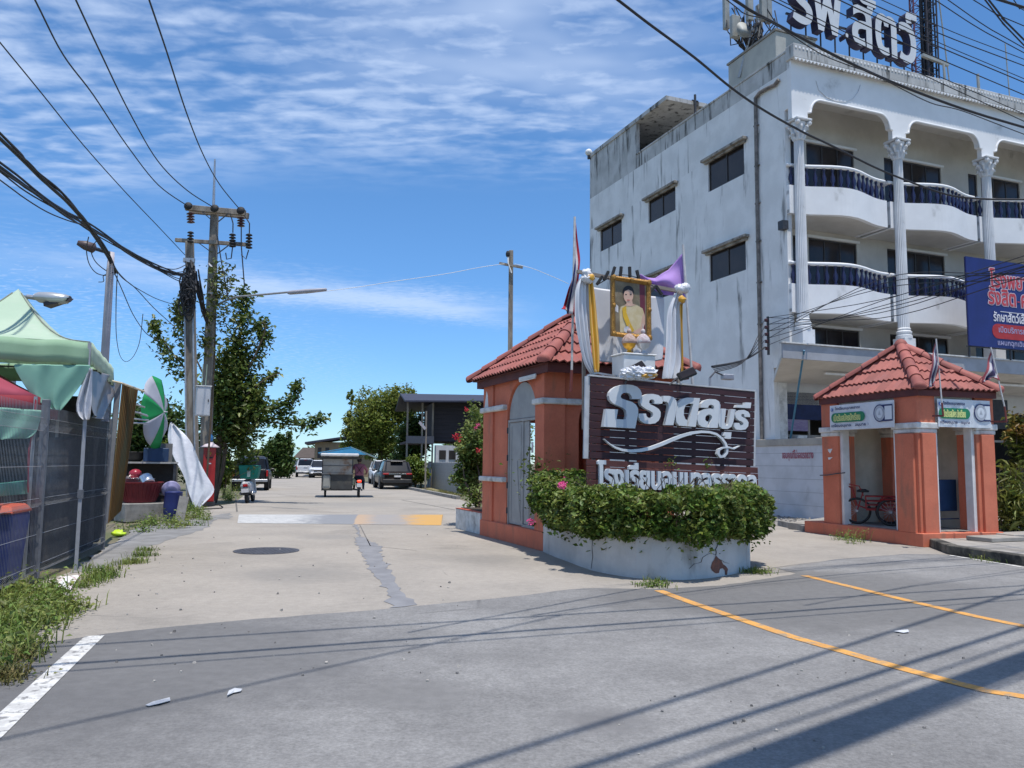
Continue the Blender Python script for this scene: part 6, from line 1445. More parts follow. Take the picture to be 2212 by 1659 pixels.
sh = P(*zq(170,1000), 21.0); o = MB().ell((0,0,0), (.16,.16,.13), 10, 6).build('red_lidded_pot', M('red enamel', (.35,.03,.05), None, .3), smooth=True, loc=(bq.x-.2, bq.y+.1, 1.18)); tag(o, 'small red lidded pot on top of the steel pots', 'pot')
# umbrella, tipped on its side
UG = M('umbrella green', (.02,.36,.11), (.018,.32,.10), .7, 3, transl=.35); UW = M('umbrella white', (.55,.56,.62), (.50,.51,.57), .7, 3, transl=.35)
uc = P(*z1(1120,1225), 21.0); UM = thing('umbrella', 'green and white panelled umbrella tipped on its side above the stall cart', 'umbrella', uc)
vdir = (CP-uc).normalized(); rightv = Vector((-vdir.y, vdir.x, 0)).normalized(); axis = (rightv*.94+vdir*.31+Vector((0,0,.06))).normalized()
e1 = (Vector((0,0,1))-axis*axis.z).normalized(); e2 = axis.cross(e1); Ru = .97
for k in range(8):
    g = []
    for s in range(6):
        r = Ru*s/5; row = []
        for j in range(7):
            a_ = 2*math.pi*(k+j/6)/8+.35; dip = .055*math.sin(math.pi*j/6)*(s/5)**1.5
            row.append((e1*math.cos(a_)+e2*math.sin(a_))*r*(1-dip*.6)+axis*(.20*(1-(s/5)**1.8)-.1-dip))
        g.append(row)
    MB().grid(g).build('panel', UG if k % 2 else UW, UM, smooth=True, thick=.003)
MB().tube([axis*.10, axis*-1.3], .018, 6).build('shaft', STEEL, UM)
rb = MB()
for k in range(8): a_ = 2*math.pi*k/8+.35; rb.tube([axis*-.45, (e1*math.cos(a_)+e2*math.sin(a_))*Ru*.6-axis*.05], .007, 4)
tag(rb.build('rib', STEEL, UM), kind='stuff'); MB().tube([axis*.09, axis*.19], [.03,.012], 8).build('ferrule', UW, UM)
lg_ = MB()
for i, (an_, rr) in enumerate(((.35+.4*2*math.pi/8*8, .55),)):
    pass
# silver sheet draped down from the umbrella pole
S_ = lambda x, y: P(*zq(x, y), 22.3)
sv = [(670,720,368),(645,800,450),(640,900,540),(655,960,640),(700,1010,740),(745,1060,850),(800,1110,960),(850,1160,1060),(885,1220,1160),(905,1262,1240),(945,1235,1320),(970,1150,1400),(985,1065,1490)]
o = cloth('silver_sheet', 'long crumpled silver plastic sheet draped from the umbrella pole to the ground', 'tarp', [(P(*zq(a,y), 26.1-.7*(y-368)/1122), P(*zq(b,y), 26.1-.7*(y-368)/1122)) for a, b, y in sv], SILV, .05, folds=1.8, n=30)
MB_ = MB().tube([P(*zq(690,360), 26.3), P(*zq(1010,1490), 25.6)], .03, 6); o = MB_.build('parasol_pole', STEEL); tag(o, 'slanted metal pole hidden under the silver sheet', 'pole')
hz_ = G(*zq(1360,1470)); pts = [G(*zq(x, y), .02) for x, y in ((1100,1490),(1250,1490),(1350,1485),(1370,1470),(1320,1440),(1220,1415),(1130,1405))]
tag(MB().tube(pts, .018, 6).build('hose', BLACK), 'black hose looped on the concrete beside the silver sheet', 'hose')
# frames behind the fence end, low wall
lw0, lw1 = P(*zq(100,780), 27), P(*zq(580,790), 27); lw0.z = lw1.z = 0
tag(MB().bar(lw0+Vector((0,0,.9)), lw1+Vector((.5,0,.9)), .16, 1.8).build('low_wall', M('mossy old wall', (.24,.23,.21), (.15,.15,.13), .95, 2, bump=.3, c3=(.07,.07,.06), c3scale=1.2)), 'old grey low wall behind the red basket and stall cart', 'wall')
fr = thing('pipe_frame', 'pale galvanised pipe frame jutting out behind the yellow panel', 'frame', P(*zq(200,240), 19)); fb = MB(); o_ = fr.location
for a, b in (((190,110),(340,160)), ((190,215),(370,265)), ((190,310),(390,330)), ((190,365),(380,372)), ((240,225),(380,275))): fb.tube([P(*zq(*a), 18.6)-o_, P(*zq(*b), 19.6)-o_], .022, 6)
fb.build('pipe', STEEL, fr)
# mailbox
mp = P(450, 1040, 28.0); mp.z = 0
MX_ = thing('mailbox', 'tall red pillar mailbox with a pale conical cap beside the utility poles', 'mailbox', mp, A_ANG)
MRED = M('mailbox red', (.42,.022,.022), (.36,.02,.02), .4, 3, coat=.2)
MB().box(-.20,.20,-.20,.20,.14,1.98).build('body', MRED, MX_, bevel=.02); MB().box(-.24,.24,-.24,.24,0,.139).build('foot', DARKST, MX_)
MB().lathe([(.31,1.985),(.315,2.01),(.22,2.07),(.08,2.17),(.03,2.20)], 20).build('cap', M('faded cap', (.58,.52,.54), (.5,.42,.45), .6, 4), MX_, smooth=True)
MB().box(-.11,.11,-.212,-.201,1.62,1.66).build('slot', BLACK, MX_); MB().box(-.06,.06,-.208,-.201,1.42,1.46).build('plate', WHITE, MX_)
MB().lathe([(.06,1.72),(.06,1.735)], 14, Matrix.Translation((0,-.21,1.78)) @ Matrix.Rotation(R(90),4,'X') @ Matrix.Translation((0,0,-1.72))).build('crest', GOLD, MX_)
o = MB().lathe([(.085,0),(.095,.02),(.095,.18),(.05,.23),(.045,.24)], 14).build('water_bottle', M('blue plastic', (.06,.22,.45), (.05,.18,.4), .3, 5), smooth=True, loc=(mp.x,mp.y,2.202)); tag(o, 'blue plastic water container on top of the red mailbox', 'bottle')
# ------------------------------------------------------------------ utility poles
def sq_pole(a, b, w0, w1, parent, name='shaft'):
    d = (b-a); mb = MB(); vs = []
    for p, w in ((a, w0), (b, w1)): vs.append([p+Vector((-w/2,-w*.4,0)), p+Vector((w/2,-w*.4,0)), p+Vector((w/2,w*.4,0)), p+Vector((-w/2,w*.4,0))])
    mb.hexa(vs[0], vs[1]); return mb.build(name, WOODP, parent, bevel=.015)
INSU = M('brown porcelain', (.10,.035,.035), (.07,.025,.03), .25, 4); 
def insulator(parent, a, b, r=.11, n=4, mat=INSU):
    d = b-a; prof = []
    for k in range(n): prof += [(r*.35, k/n), (r, k/n+.25/n), (r*.85, k/n+.5/n), (r*.35, k/n+.8/n)]
    T = d.to_track_quat('Z','Y').to_matrix().to_4x4(); T.translation = a
    return MB().lathe([(q, z*d.length) for q, z in prof], 12, T).build('insulator', mat, parent, smooth=True)
TPD = 28.0; tb = P(441,1075,TPD); tb.z = 0; tt = P(464,447,TPD)
TP = thing('utility_pole', 'tall grey concrete utility pole with two crossarms and brown insulators', 'utility pole', tb, 0, 'utility poles beside the mailbox')
rel = lambda x, y, d=TPD: P(*zp(x, y), d)-tb
sq_pole(Vector((0,0,0)), tt-tb, .36, .24, TP)
MB().tube([rel(518,310), rel(526,50)], [.05,.03], 6).build('lightning_rod', STEEL, TP)
c1a, c1b = rel(366,313,TPD-.2), rel(693,343,TPD-.2); MB().bar(c1a, c1b, .12, .20).build('crossarm', WOODP, TP, bevel=.01); MB().bar(c1a+Vector((0,.35,0)), c1b+Vector((0,.35,0)), .12, .20).build('crossarm', WOODP, TP, bevel=.01)
c2a, c2b = rel(310,490,TPD-.2), rel(720,517,TPD-.2); MB().bar(c2a, c2b, .10, .13).build('crossarm', WOODP, TP, bevel=.01)
for a, b in (((455,335),(512,385)),((600,345),(545,390)),((440,508),(510,560)),((600,520),(540,565))): MB().bar(rel(*a,TPD-.26), rel(*b,TPD-.2), .03).build('brace', DARKST, TP)
for x, y in ((380,305),(524,318),(667,330)):
    q = rel(x, y, TPD-.45); MB().lathe([(.03,-.1),(.13,-.04),(.15,.0),(.13,.05),(.05,.09)], 12, Matrix.Translation(q) @ Matrix.Rotation(R(75),4,'X')).build('insulator', BLACK, TP, smooth=True)
insulator(TP, rel(395,398,TPD-.3), rel(392,338,TPD-.3), .14, 4); insulator(TP, rel(668,418,TPD-.3), rel(668,362,TPD-.3), .14, 4)
for x in (622, 712): insulator(TP, rel(x,530+(8 if x > 700 else 0),TPD-.35), rel(x,452,TPD-.35), .12, 5, BLACK)
for pts in (((610,345),(625,400),(624,450)), ((690,360),(715,400),(714,460)), ((622,532),(615,590),(590,595),(585,560)), ((710,545),(695,595),(670,570)), ((670,420),(670,520),(688,750)), ((540,470),(560,600),(600,820))): MB().tube([rel(x,y,TPD-.4) for x,y in pts], .022, 5).build('jumper_wire', CABLE, TP)
MB().bar(rel(498,620,TPD-.2), rel(500,640,TPD-.25), .12).build('clamp', STEEL, TP); MB().bar(rel(490,778,TPD-.25), rel(540,785,TPD-.25), .06).build('band', STEEL, TP)
SPD = 26.6; sb = P(419,1080,SPD); sb.z = 0; st = P(*zp(388,500), SPD)
SP_ = thing('utility_pole', 'shorter grey concrete utility pole wrapped in dark cable coils', 'utility pole', sb, 0, 'utility poles beside the mailbox')
rs = lambda x, y, d=SPD: P(*zp(x, y), d)-sb
sq_pole(Vector((0,0,0)), st-sb, .34, .24, SP_)
insulator(SP_, rs(392,505,SPD-.2), rs(394,440,SPD-.2), .11, 4, BLACK)
cl = MB()
for k in range(40):
    y0 = random.uniform(600,760); x = random.uniform(362,415); dx = random.gauss(0,14); cl.tube([rs(x,y0,SPD-random.uniform(.15,.35)), rs(x+dx,y0+random.uniform(30,70),SPD-random.uniform(.2,.45)), rs(x+dx*.4,y0+random.uniform(80,150),SPD-random.uniform(.15,.35))], .03, 5)
for k in range(26):
    y0 = random.uniform(745,800); c_ = rs(378+random.gauss(0,6), y0+30, SPD-.3); c_ += Vector((random.gauss(0,.07), 0, random.gauss(.1,.25))); r_ = random.uniform(.12,.30); cl.tube([c_+Vector((r_*.75*math.cos(a_)+random.gauss(0,.03), -.06*math.sin(a_)-random.random()*.1, r_*math.sin(a_)*1.5+random.gauss(0,.04))) for a_ in np.linspace(0,6.28,11)], .028, 5)
for k in range(10):
    x0 = random.uniform(415,440); cl.tube([rs(x0,random.uniform(640,720),SPD-.2), rs(x0+random.uniform(10,30),800,SPD), rs(460+random.gauss(0,10),880,SPD+.6), rs(485,930+random.gauss(0,20),SPD+1.0)], .025, 5)
tag(cl.build('cable_coil', CABLE, SP_), kind='stuff')
MB().bar(rs(355,600,SPD-.2), rs(415,602,SPD-.2), .1, .14).build('cable_bracket', STEEL, SP_)
for dx in (-.14, .13): MB().tube([rs(395,900)+Vector((dx,-.16,0)), Vector((dx,-.19,0))], .03, 6).build('conduit', STEEL, SP_)
eb = P(438, 867, 25.9); EB = thing('meter_cabinet', 'pale grey electrical cabinet fixed high between the two utility poles', 'electrical cabinet', eb, R(28))
MB().box(-.21,.21,-.16,.16,-.47,.47).build('body', M('cabinet grey', (.50,.51,.53), (.44,.45,.47), .5, 2), EB, bevel=.012); MB().box(-.235,.235,-.19,.19,.471,.50).build('roof', WHITE, EB); MB().box(-.19,.19,-.172,-.161,-.44,.43).build('door', M('cabinet grey', (.5,.51,.53)), EB, bevel=.004); MB().box(.13,.16,-.19,-.173,-.02,.06).build('handle', BLACK, EB)
for dx in (-.06, .06): MB().tube([(dx,0,.5),(dx+.02,0,1.2)], .015, 5).build('conduit', M('green conduit', (.3,.38,.28), None, .6), EB)
MB().box(-.05,.05,.161,.3,-.5,-.42).build('bracket', STEEL, EB)
# street lamp arm on the tall pole and the other lamps
la = thing('street_lamp', 'long pale street lamp arm reaching right from the tall utility pole', 'street lamp', P(482,651,TPD-.2)); o_ = la.location
MB().tube([P(u,v,TPD-.2-k*.4)-o_ for k, (u, v) in enumerate(((470,658),(490,648),(513,641),(570,636),(624,631)))], .035, 6).build('arm', STEEL, la)
h0, h1 = P(622,632.5,TPD-2.2)-o_, P(704,625.5,TPD-3)-o_; MB().tube([h0, h0.lerp(h1,.06), h0.lerp(h1,.5), h1], [.04,.07,.075,.05], 8).build('lamp_head', M('pale lamp shell', (.40,.38,.42), (.34,.33,.36), .5, 3), la, smooth=True)
ld = 17.0; lp = P(225,790,ld); lp.z = 0
L2_ = thing('street_lamp', 'slim pale lamp pole with a dark lamp head behind the green tent', 'street lamp', lp); MB().tube([(0,0,0), P(238,583,ld)-lp, P(241,545,ld)-lp], [.10,.075,.06], 10).build('pole', M('pale pole paint', (.48,.44,.46), (.40,.37,.39), .6, 3), L2_, smooth=True)
MB().tube([P(241,548,ld)-lp, P(205,537,ld-.3)-lp], .04, 6).build('arm', DARKST, L2_); a, b = P(207,538,ld-.3)-lp, P(167,524,ld-.5)-lp; MB().tube([a, a.lerp(b,.1), a.lerp(b,.6), b], [.05,.11,.10,.05], 8).build('lamp_head', M('brown lamp shell', (.10,.07,.07), None, .5), L2_, smooth=True)
ld = 14.9; lp = P(40,700,ld); lp.z = 0
L3_ = thing('street_lamp', 'big silver street lamp head poking out beyond the green tent peak', 'street lamp', lp); MB().tube([(0,0,0), P(40,650,ld)-lp, P(60,641,ld)-lp, P(82,644,ld)-lp], .045, 8).build('pole', STEEL, L3_)
hx = [P(*zt_(x, y), ld-.1)-lp for x, y in ((375,215),(420,222),(560,235),(690,240),(737,228))]; rr_ = [.10,.17,.20,.15,.07]; g = []
for i, (c_, r_) in enumerate(zip(hx, rr_)): g.append([c_+Vector((0, r_*math.cos(a_)*.9, r_*math.sin(a_)*(.62 if math.sin(a_) > 0 else .55))) for a_ in np.linspace(0,6.2832,17)[:-1]])
mb = MB().grid(g, closed=True); mb.f.append(tuple(range(16))); mb.m.append(0); n_ = len(mb.v); mb.f.append(tuple(range(n_-1, n_-17, -1))); mb.m.append(0); mb.build('lamp_head', M('silver lamp shell', (.52,.53,.54), (.45,.46,.47), .35, 4, metal=.5), L3_, smooth=True)
MB().hexa([hx[2]+Vector((-.1,-.12,-.16)), hx[4]+Vector((-.02,-.06,-.06)), hx[4]+Vector((-.02,.06,-.06)), hx[2]+Vector((-.1,.12,-.16))], [hx[2]+Vector((-.1,-.15,-.09)), hx[4]+Vector((.03,-.07,-.0)), hx[4]+Vector((.03,.07,-.0)), hx[2]+Vector((-.1,.15,-.09))]).build('lens', M('dark lens', (.02,.02,.05), None, .2), L3_)
cp_ = P(1103,747,36); cp_.z = 0; CPl = thing('utility_pole', 'slim square pole with one short crossarm rising behind the gatehouse roof', 'utility pole', cp_)
t_ = P(1104,541,36)-cp_; sq_pole(Vector((0,0,0)), t_, .24, .2, CPl); MB().bar(P(1078.6,568.7,35.8)-cp_, P(1129.5,578,35.8)-cp_, .1).build('crossarm', WOODP, CPl); MB().tube([P(1097,549,35.8)-cp_, P(1098,570,35.7)-cp_, P(1105,590,35.7)-cp_], .03, 5).build('wire_loop', WHITE, CPl); MB().ell(P(1097,549,35.8)-cp_, (.1,.1,.16), 8, 5).build('insulator', BLACK, CPl)
# ------------------------------------------------------------------ wires
def catmull(p, n=6):
    out = []
    for i in range(len(p)-1):
        a, b, c_, d = p[max(i-1,0)], p[i], p[i+1], p[min(i+2,len(p)-1)]
        for k in range(n):
            t = k/n; out.append(.5*((2*b)+(c_-a)*t+(2*a-5*b+4*c_-d)*t*t+(3*b-a-3*c_+d)*t**3))
    return out+[p[-1]]
def at_h(u, v, z): d = ray(u, v); return CP+d*((z-CAM_H)/d.z)
def wire(label, pts, z0, z1, r, group, conv=None, name='overhead_wire', ext=0, ext0=0, strands=1, spread=0, mat=CABLE, sag=0.0):
    pp = [at_h(*(conv(*p) if conv else p), z0+(z1-z0)*i/(len(pts)-1)-sag*math.sin(math.pi*i/(len(pts)-1))) for i, p in enumerate(pts)]
    if ext: d = (pp[-1]-pp[-2]).normalized(); pp.append(pp[-1]+d*ext)
    if ext0: d = (pp[0]-pp[1]).normalized(); pp.insert(0, pp[0]+d*ext0)
    cc = catmull(pp); mb = MB()
    for s in range(strands):
        ph = random.random()*6; of = Vector((random.gauss(0,spread), random.gauss(0,spread), random.gauss(0,spread)))
        mb.tube([p+of+Vector((0, 0, spread*.8*math.sin(i*.35+ph))) if s else p for i, p in enumerate(cc)], r*(1 if s == 0 else random.uniform(.45,.9)), 6)
    return tag(mb.build(name, mat), label, 'wire' if strands == 1 else 'cable', group)
g1 = 'high voltage lines running to the tall pole'
wire('high voltage line ending at the left end of the top crossarm', [(1120,1232),(950,1110),(760,870),(560,570),(380,330),(210,0)], 10.35, 9.3, .017, g1, zs, ext=3)
wire('high voltage line ending at the middle of the top crossarm', [(1280,1243),(1120,1140),(950,970),(780,680),(600,310),(455,0)], 10.35, 9.3, .017, g1, zs, ext=3)
wire('high voltage line ending at the right end of the top crossarm', [(1440,1258),(1320,1110),(1220,930),(1120,680),(1000,310),(895,0)], 10.35, 9.3, .017, g1, zs, ext=3)
wire('thin line running down to the top of the shorter utility pole', [(1110,1530),(950,1360),(750,1150),(500,870),(250,560),(0,255)], 8.9, 8.6, .013, g1, zs, ext=2)
g2 = 'cable bundles left of the poles'
wire('thick black cable bundle sagging to the slim lamp pole', [(690,1640),(640,1530),(560,1410),(480,1300),(370,1180),(250,1075),(150,975),(0,830)], 5.7, 5.9, .025, g2, zs, 'cable_bundle', 5, 0, 6, .03)
wire('thick black cable bundle sagging to the shorter utility pole', [(1110,1650),(1040,1640),(950,1608),(780,1515),(640,1425),(500,1340),(380,1268),(200,1148),(0,1000)], 7.5, 6.6, .026, g2, zs, 'cable_bundle', 5, 0, 7, .035)
wire('single slack cable under the black bundles', [(500,1350),(400,1320),(280,1270),(150,1190),(0,1080)], 6.2, 6.1, .012, g2, zs, ext=5)
for k, y in enumerate((1590,1625,1680,1700)): wire(('upper','second','third','lowest')[k]+' thin cable fanning out onto the shorter utility pole', [(1112,y),(1040,(y+1625)/2+8),(900,1590)], 7.5+(1640-y)*.004, 7.2, .014, 'fan of cables at the shorter pole', zs)
g3 = 'slack service cables between lamp pole and utility pole'
for lb, pts, za, zb in (('slack service cable reaching the shorter pole highest', [(790,180),(830,250),(900,320),(960,360),(1090,430),(1215,472)], 5.6, 6.9), ('slack service cable reaching the shorter pole just below', [(790,190),(850,280),(950,360),(1080,500),(1225,630)], 5.6, 5.9), ('slack service cable dipping lowest toward the vine', [(800,250),(850,360),(930,540),(1010,660),(1060,700),(1110,725)], 5.4, 4.9), ('thin wire loop hanging below the lamp pole', [(820,270),(812,480),(815,700),(840,830),(880,872),(930,840),(975,740),(1000,540)], 5.4, 5.6)):
    wire(lb, pts, za, zb, .011, g3, z1)
for lb, pts in (('thin loose wire hanging left of the lamp pole', [(620,0),(605,90),(625,190),(680,255),(770,275)]), ('thin loose wire curving beside the lamp pole', [(700,0),(640,80),(660,160),(720,220),(800,265)]), ('short wire stub tied at the lamp pole', [(690,315),(725,310),(725,270),(790,250)])): wire(lb, pts, 5.8, 5.5, .010, g3, z1)
wire('pale thin wire from the street lamp arm to the slim crossarm pole', [(660,634),(760,622),(850,608),(960,592),(1040,577),(1090,570)], 7.9, 10.2, .012, 'pale wires at the crossarm pole', mat=WHITE)
wire('pale thin wire from the crossarm pole down behind the flag', [(1112,570),(1150,580),(1190,596),(1228,613)], 10.2, 9.4, .012, 'pale wires at the crossarm pole', mat=WHITE)
g4 = 'cables crossing in front of the corner building'
def zr_(lb, pts, z0, z1, r, ext=6, ext0=2, **k): return wire(lb, pts, z0, z1, r*.58, g4, None, ext=ext, ext0=ext0, **k)
zr_('thick cable dipping lowest across the balconies', [(1335,0),(1400,50),(1500,124),(1579,189),(1650,238),(1736,286),(1791,312),(1900,366),(2002,406),(2065,424),(2136,430),(2212,431)], 6.2, 6.1, .026)
zr_('thick cable crossing the white fascia beam', [(1587,0),(1622,23),(1673,50),(1765,100),(1828,132),(1922,175),(2037,220),(2123,249),(2212,275)], 6.6, 6.6, .03)
zr_('thin cable with a slack loop just under the fascia cable', [(1570,0),(1610,30),(1665,47),(1765,112),(1830,140),(1880,157),(1925,180),(2010,222),(2080,240),(2212,290)], 6.5, 6.4, .011)
for k, (a, b, z, r) in enumerate((((1668,0),(2212,262),7.4,.012),((1715,15),(2212,246),7.5,.011),((1756,0),(2212,205),7.6,.013),((1813,0),(2212,178),7.7,.014),((1835,0),(2212,170),7.8,.010),((1865,0),(2212,142),8.0,.013),((1905,0),(2212,128),8.1,.010),((2020,0),(2212,114),8.3,.013),((2048,0),(2212,104),8.4,.013),((2103,0),(2212,56),8.6,.013),((2128,0),(2212,98),7.0,.016),((2136,0),(2212,86),7.0,.020),((2190,0),(2212,22),8.8,.013))):
    m_ = ((a[0]+b[0])/2, (a[1]+b[1])/2+5)
    zr_(('first','second','third','fourth','fifth','sixth','seventh','eighth','ninth','tenth','eleventh','twelfth','thirteenth')[k]+' thin cable from the left in the fan above the fascia', [a, m_, b], z, z-.15, r)
# cables fixed to the building corner rack
rk = SW(1660, 760, -.3); RK = thing('cable_rack', 'dark cable rack with spool insulators on the building corner', 'cable rack'); RK.matrix_world = BXM @ Matrix.Translation(rk)
MB().box(-.03,.03,-.03,.03,-.1,1.15).build('rail', DARKST, RK)
for k in range(5): MB().lathe([(.04,0),(.07,.02),(.045,.05),(.07,.08),(.04,.10)], 10, Matrix.Translation((-.08,-.02,.05+k*.23))).build('spool', INSU, RK, smooth=True); MB().box(-.1,.0,-.02,.02,.09+k*.23,.11+k*.23).build('arm', DARKST, RK)
rw = BXM @ rk
for k in range(5):
    e = P(1538+2*k, 792+3*k, 19.5); q = [rw+Vector((-.1,0,.15+.23*k)), (rw+e)/2+Vector((0,0,-.05+.02*k)), e]
    tag(MB().tube(catmull(q), .012 if k else .028, 5).build('service_wire', CABLE), ('lowest thick','second','third','fourth','topmost')[k]+' service wire rising from the gatehouse to the building rack', 'wire', 'service wires at the building rack')
for k in range(9):
    s = [rw+Vector((0,-.1,1.1-.22*(k%5))), P(1900, 690-10*k+random.uniform(-8,8), 19.5), P(2212, 590-6*k+random.uniform(-10,10)+(40 if k > 5 else 0), 14.5)]; s.append(s[-1]+(s[-1]-s[-2])*1.5)
    tag(MB().tube(catmull(s), .010, 5).build('service_wire', CABLE), ('first','second','third','fourth','fifth','sixth','seventh','eighth','ninth')[k]+' thin service wire, counted from the lowest, crossing before the lower balconies', 'wire', 'service wires before the balconies')
fl = P(1560, 822, 19.4); FLp = thing('floodlight', 'small grey floodlight with a bent arm behind the sign end', 'floodlight', fl, A_ANG, 'floodlights on the sign top'); MB().tube([(-.35,0,.05),(-.2,0,.2),(.05,0,.12)], .02, 6).build('arm', DARKST, FLp); MB().box(.0,.3,-.08,.08,.02,.16).build('housing', STEEL, FLp, bevel=.02); MB().tube([(-.35,0,.05),(-.35,0,-1.2)], .03, 6).build('stem', STEEL, FLp)
# cables over the road behind the camera: they stand outside the frame and throw the shadow lines seen on the asphalt
def shadow_wire(label, a, b, z, r, strands=1, spread=0, grow=14, name='overhead_wire'):
    pa, pb = G(*a)+SUNV*(z/SUNV.z), G(*b)+SUNV*(z/SUNV.z); d = (pb-pa).normalized(); pa -= d*grow; pb += d*grow; mb = MB()
    for s in range(strands):
        of = Vector((random.gauss(0,spread), random.gauss(0,spread), random.gauss(0,spread*.5))); mb.tube([pa+of, (pa+pb)/2+of*1.3+Vector((0,0,-.05)), pb+of], r*random.uniform(.6,1.0) if s else r, 5)
    return tag(mb.build(name, CABLE), label, 'wire' if strands == 1 else 'cable', 'cables over the road')
shadow_wire('cable over the road whose shadow crosses the whole asphalt, farther', (100,1400), (2212,1266), 7.5, .022, grow=5)
shadow_wire('cable over the road whose shadow crosses the whole asphalt, nearer', (80,1441), (2212,1285), 7.0, .03, grow=5)
shadow_wire('thin cable over the road beside the nearer one', (300,1440), (2212,1296), 6.3, .014, grow=5)
shadow_wire('cable over the road whose shadow slants across the yellow lines', (1109,1623), (2212,1274), 9.0, .03)
shadow_wire('heavy cable bundle over the road, darkest shadow at the lower right', (1608,1659), (2212,1428), 8.0, .045, 10, .05, name='cable_bundle')
shadow_wire('cable pair over the road above the heavy bundle', (1290,1645), (2212,1352), 8.5, .03, 2, .03, name='cable_pair')
shadow_wire('thin cable over the road, left of the heavy bundle', (1450,1650), (2212,1385), 9.0, .02)
shadow_wire('thin cable over the road, right of the heavy bundle', (1720,1655), (2212,1462), 9.0, .02)
shadow_wire('faint cable over the road on the left asphalt', (0,1600), (900,1400), 9, .018, grow=2)
# ------------------------------------------------------------------ vehicles
def carmat(n, c, c2=None): return M(n, c, c2 or tuple(x*.93 for x in c), .35, 1.5, coat=.25, spec=.4)
CGLASS = M('car glass', (.010,.011,.014), (.016,.017,.02), .12, 2, spec=.35); REDL = M('tail lamp', (.42,.012,.015), (.32,.01,.012), .2, 9, coat=.5); HEADL = M('head lamp', (.62,.64,.66), (.35,.36,.38), .12, 14, metal=.3)
PLATE = M('number plate', (.66,.66,.66), (.52,.52,.53), .5, 22); CHROME = M('chrome', (.55,.56,.58), (.48,.49,.51), .18, 4, metal=.9); PLAST = M('black plastic', (.022,.022,.024), (.03,.03,.03), .6, 5)
def ring(y, w, z0, z1, e=.32, n=20):
    out = []
    for k in range(n):
        a = 2*math.pi*(k+.5)/n; c, s = math.cos(a), math.sin(a)
        out.append((w*math.copysign(abs(c)**e, c), y, (z0+z1)/2+(z1-z0)/2*math.copysign(abs(s)**e, s)))
    return out
def loft(rings):
    mb = MB().grid(rings, closed=True); k = len(rings[0]); n = len(mb.v)
    mb.f.append(tuple(range(k))); mb.m.append(0); mb.f.append(tuple(range(n-1, n-k-1, -1))); mb.m.append(0); return mb
def wheel(parent, x, y, r, w):
    T = Matrix.Translation((x, y, r)) @ Matrix.Rotation(R(90), 4, 'Y'); o = bpy.data.objects.new('wheel', None); COL.objects.link(o); o.parent = parent
    MB().lathe([(r*.62,-w/2),(r*.93,-w/2),(r,-w*.32),(r,w*.32),(r*.93,w/2),(r*.62,w/2)], 24, T).build('tyre', BLACK, o, smooth=False)
    MB().lathe([(r*.1,-w/2-.004),(r*.6,-w/2+.01),(r*.61,w/2-.01),(r*.1,w/2+.004)], 16, T).build('rim', STEEL, o)
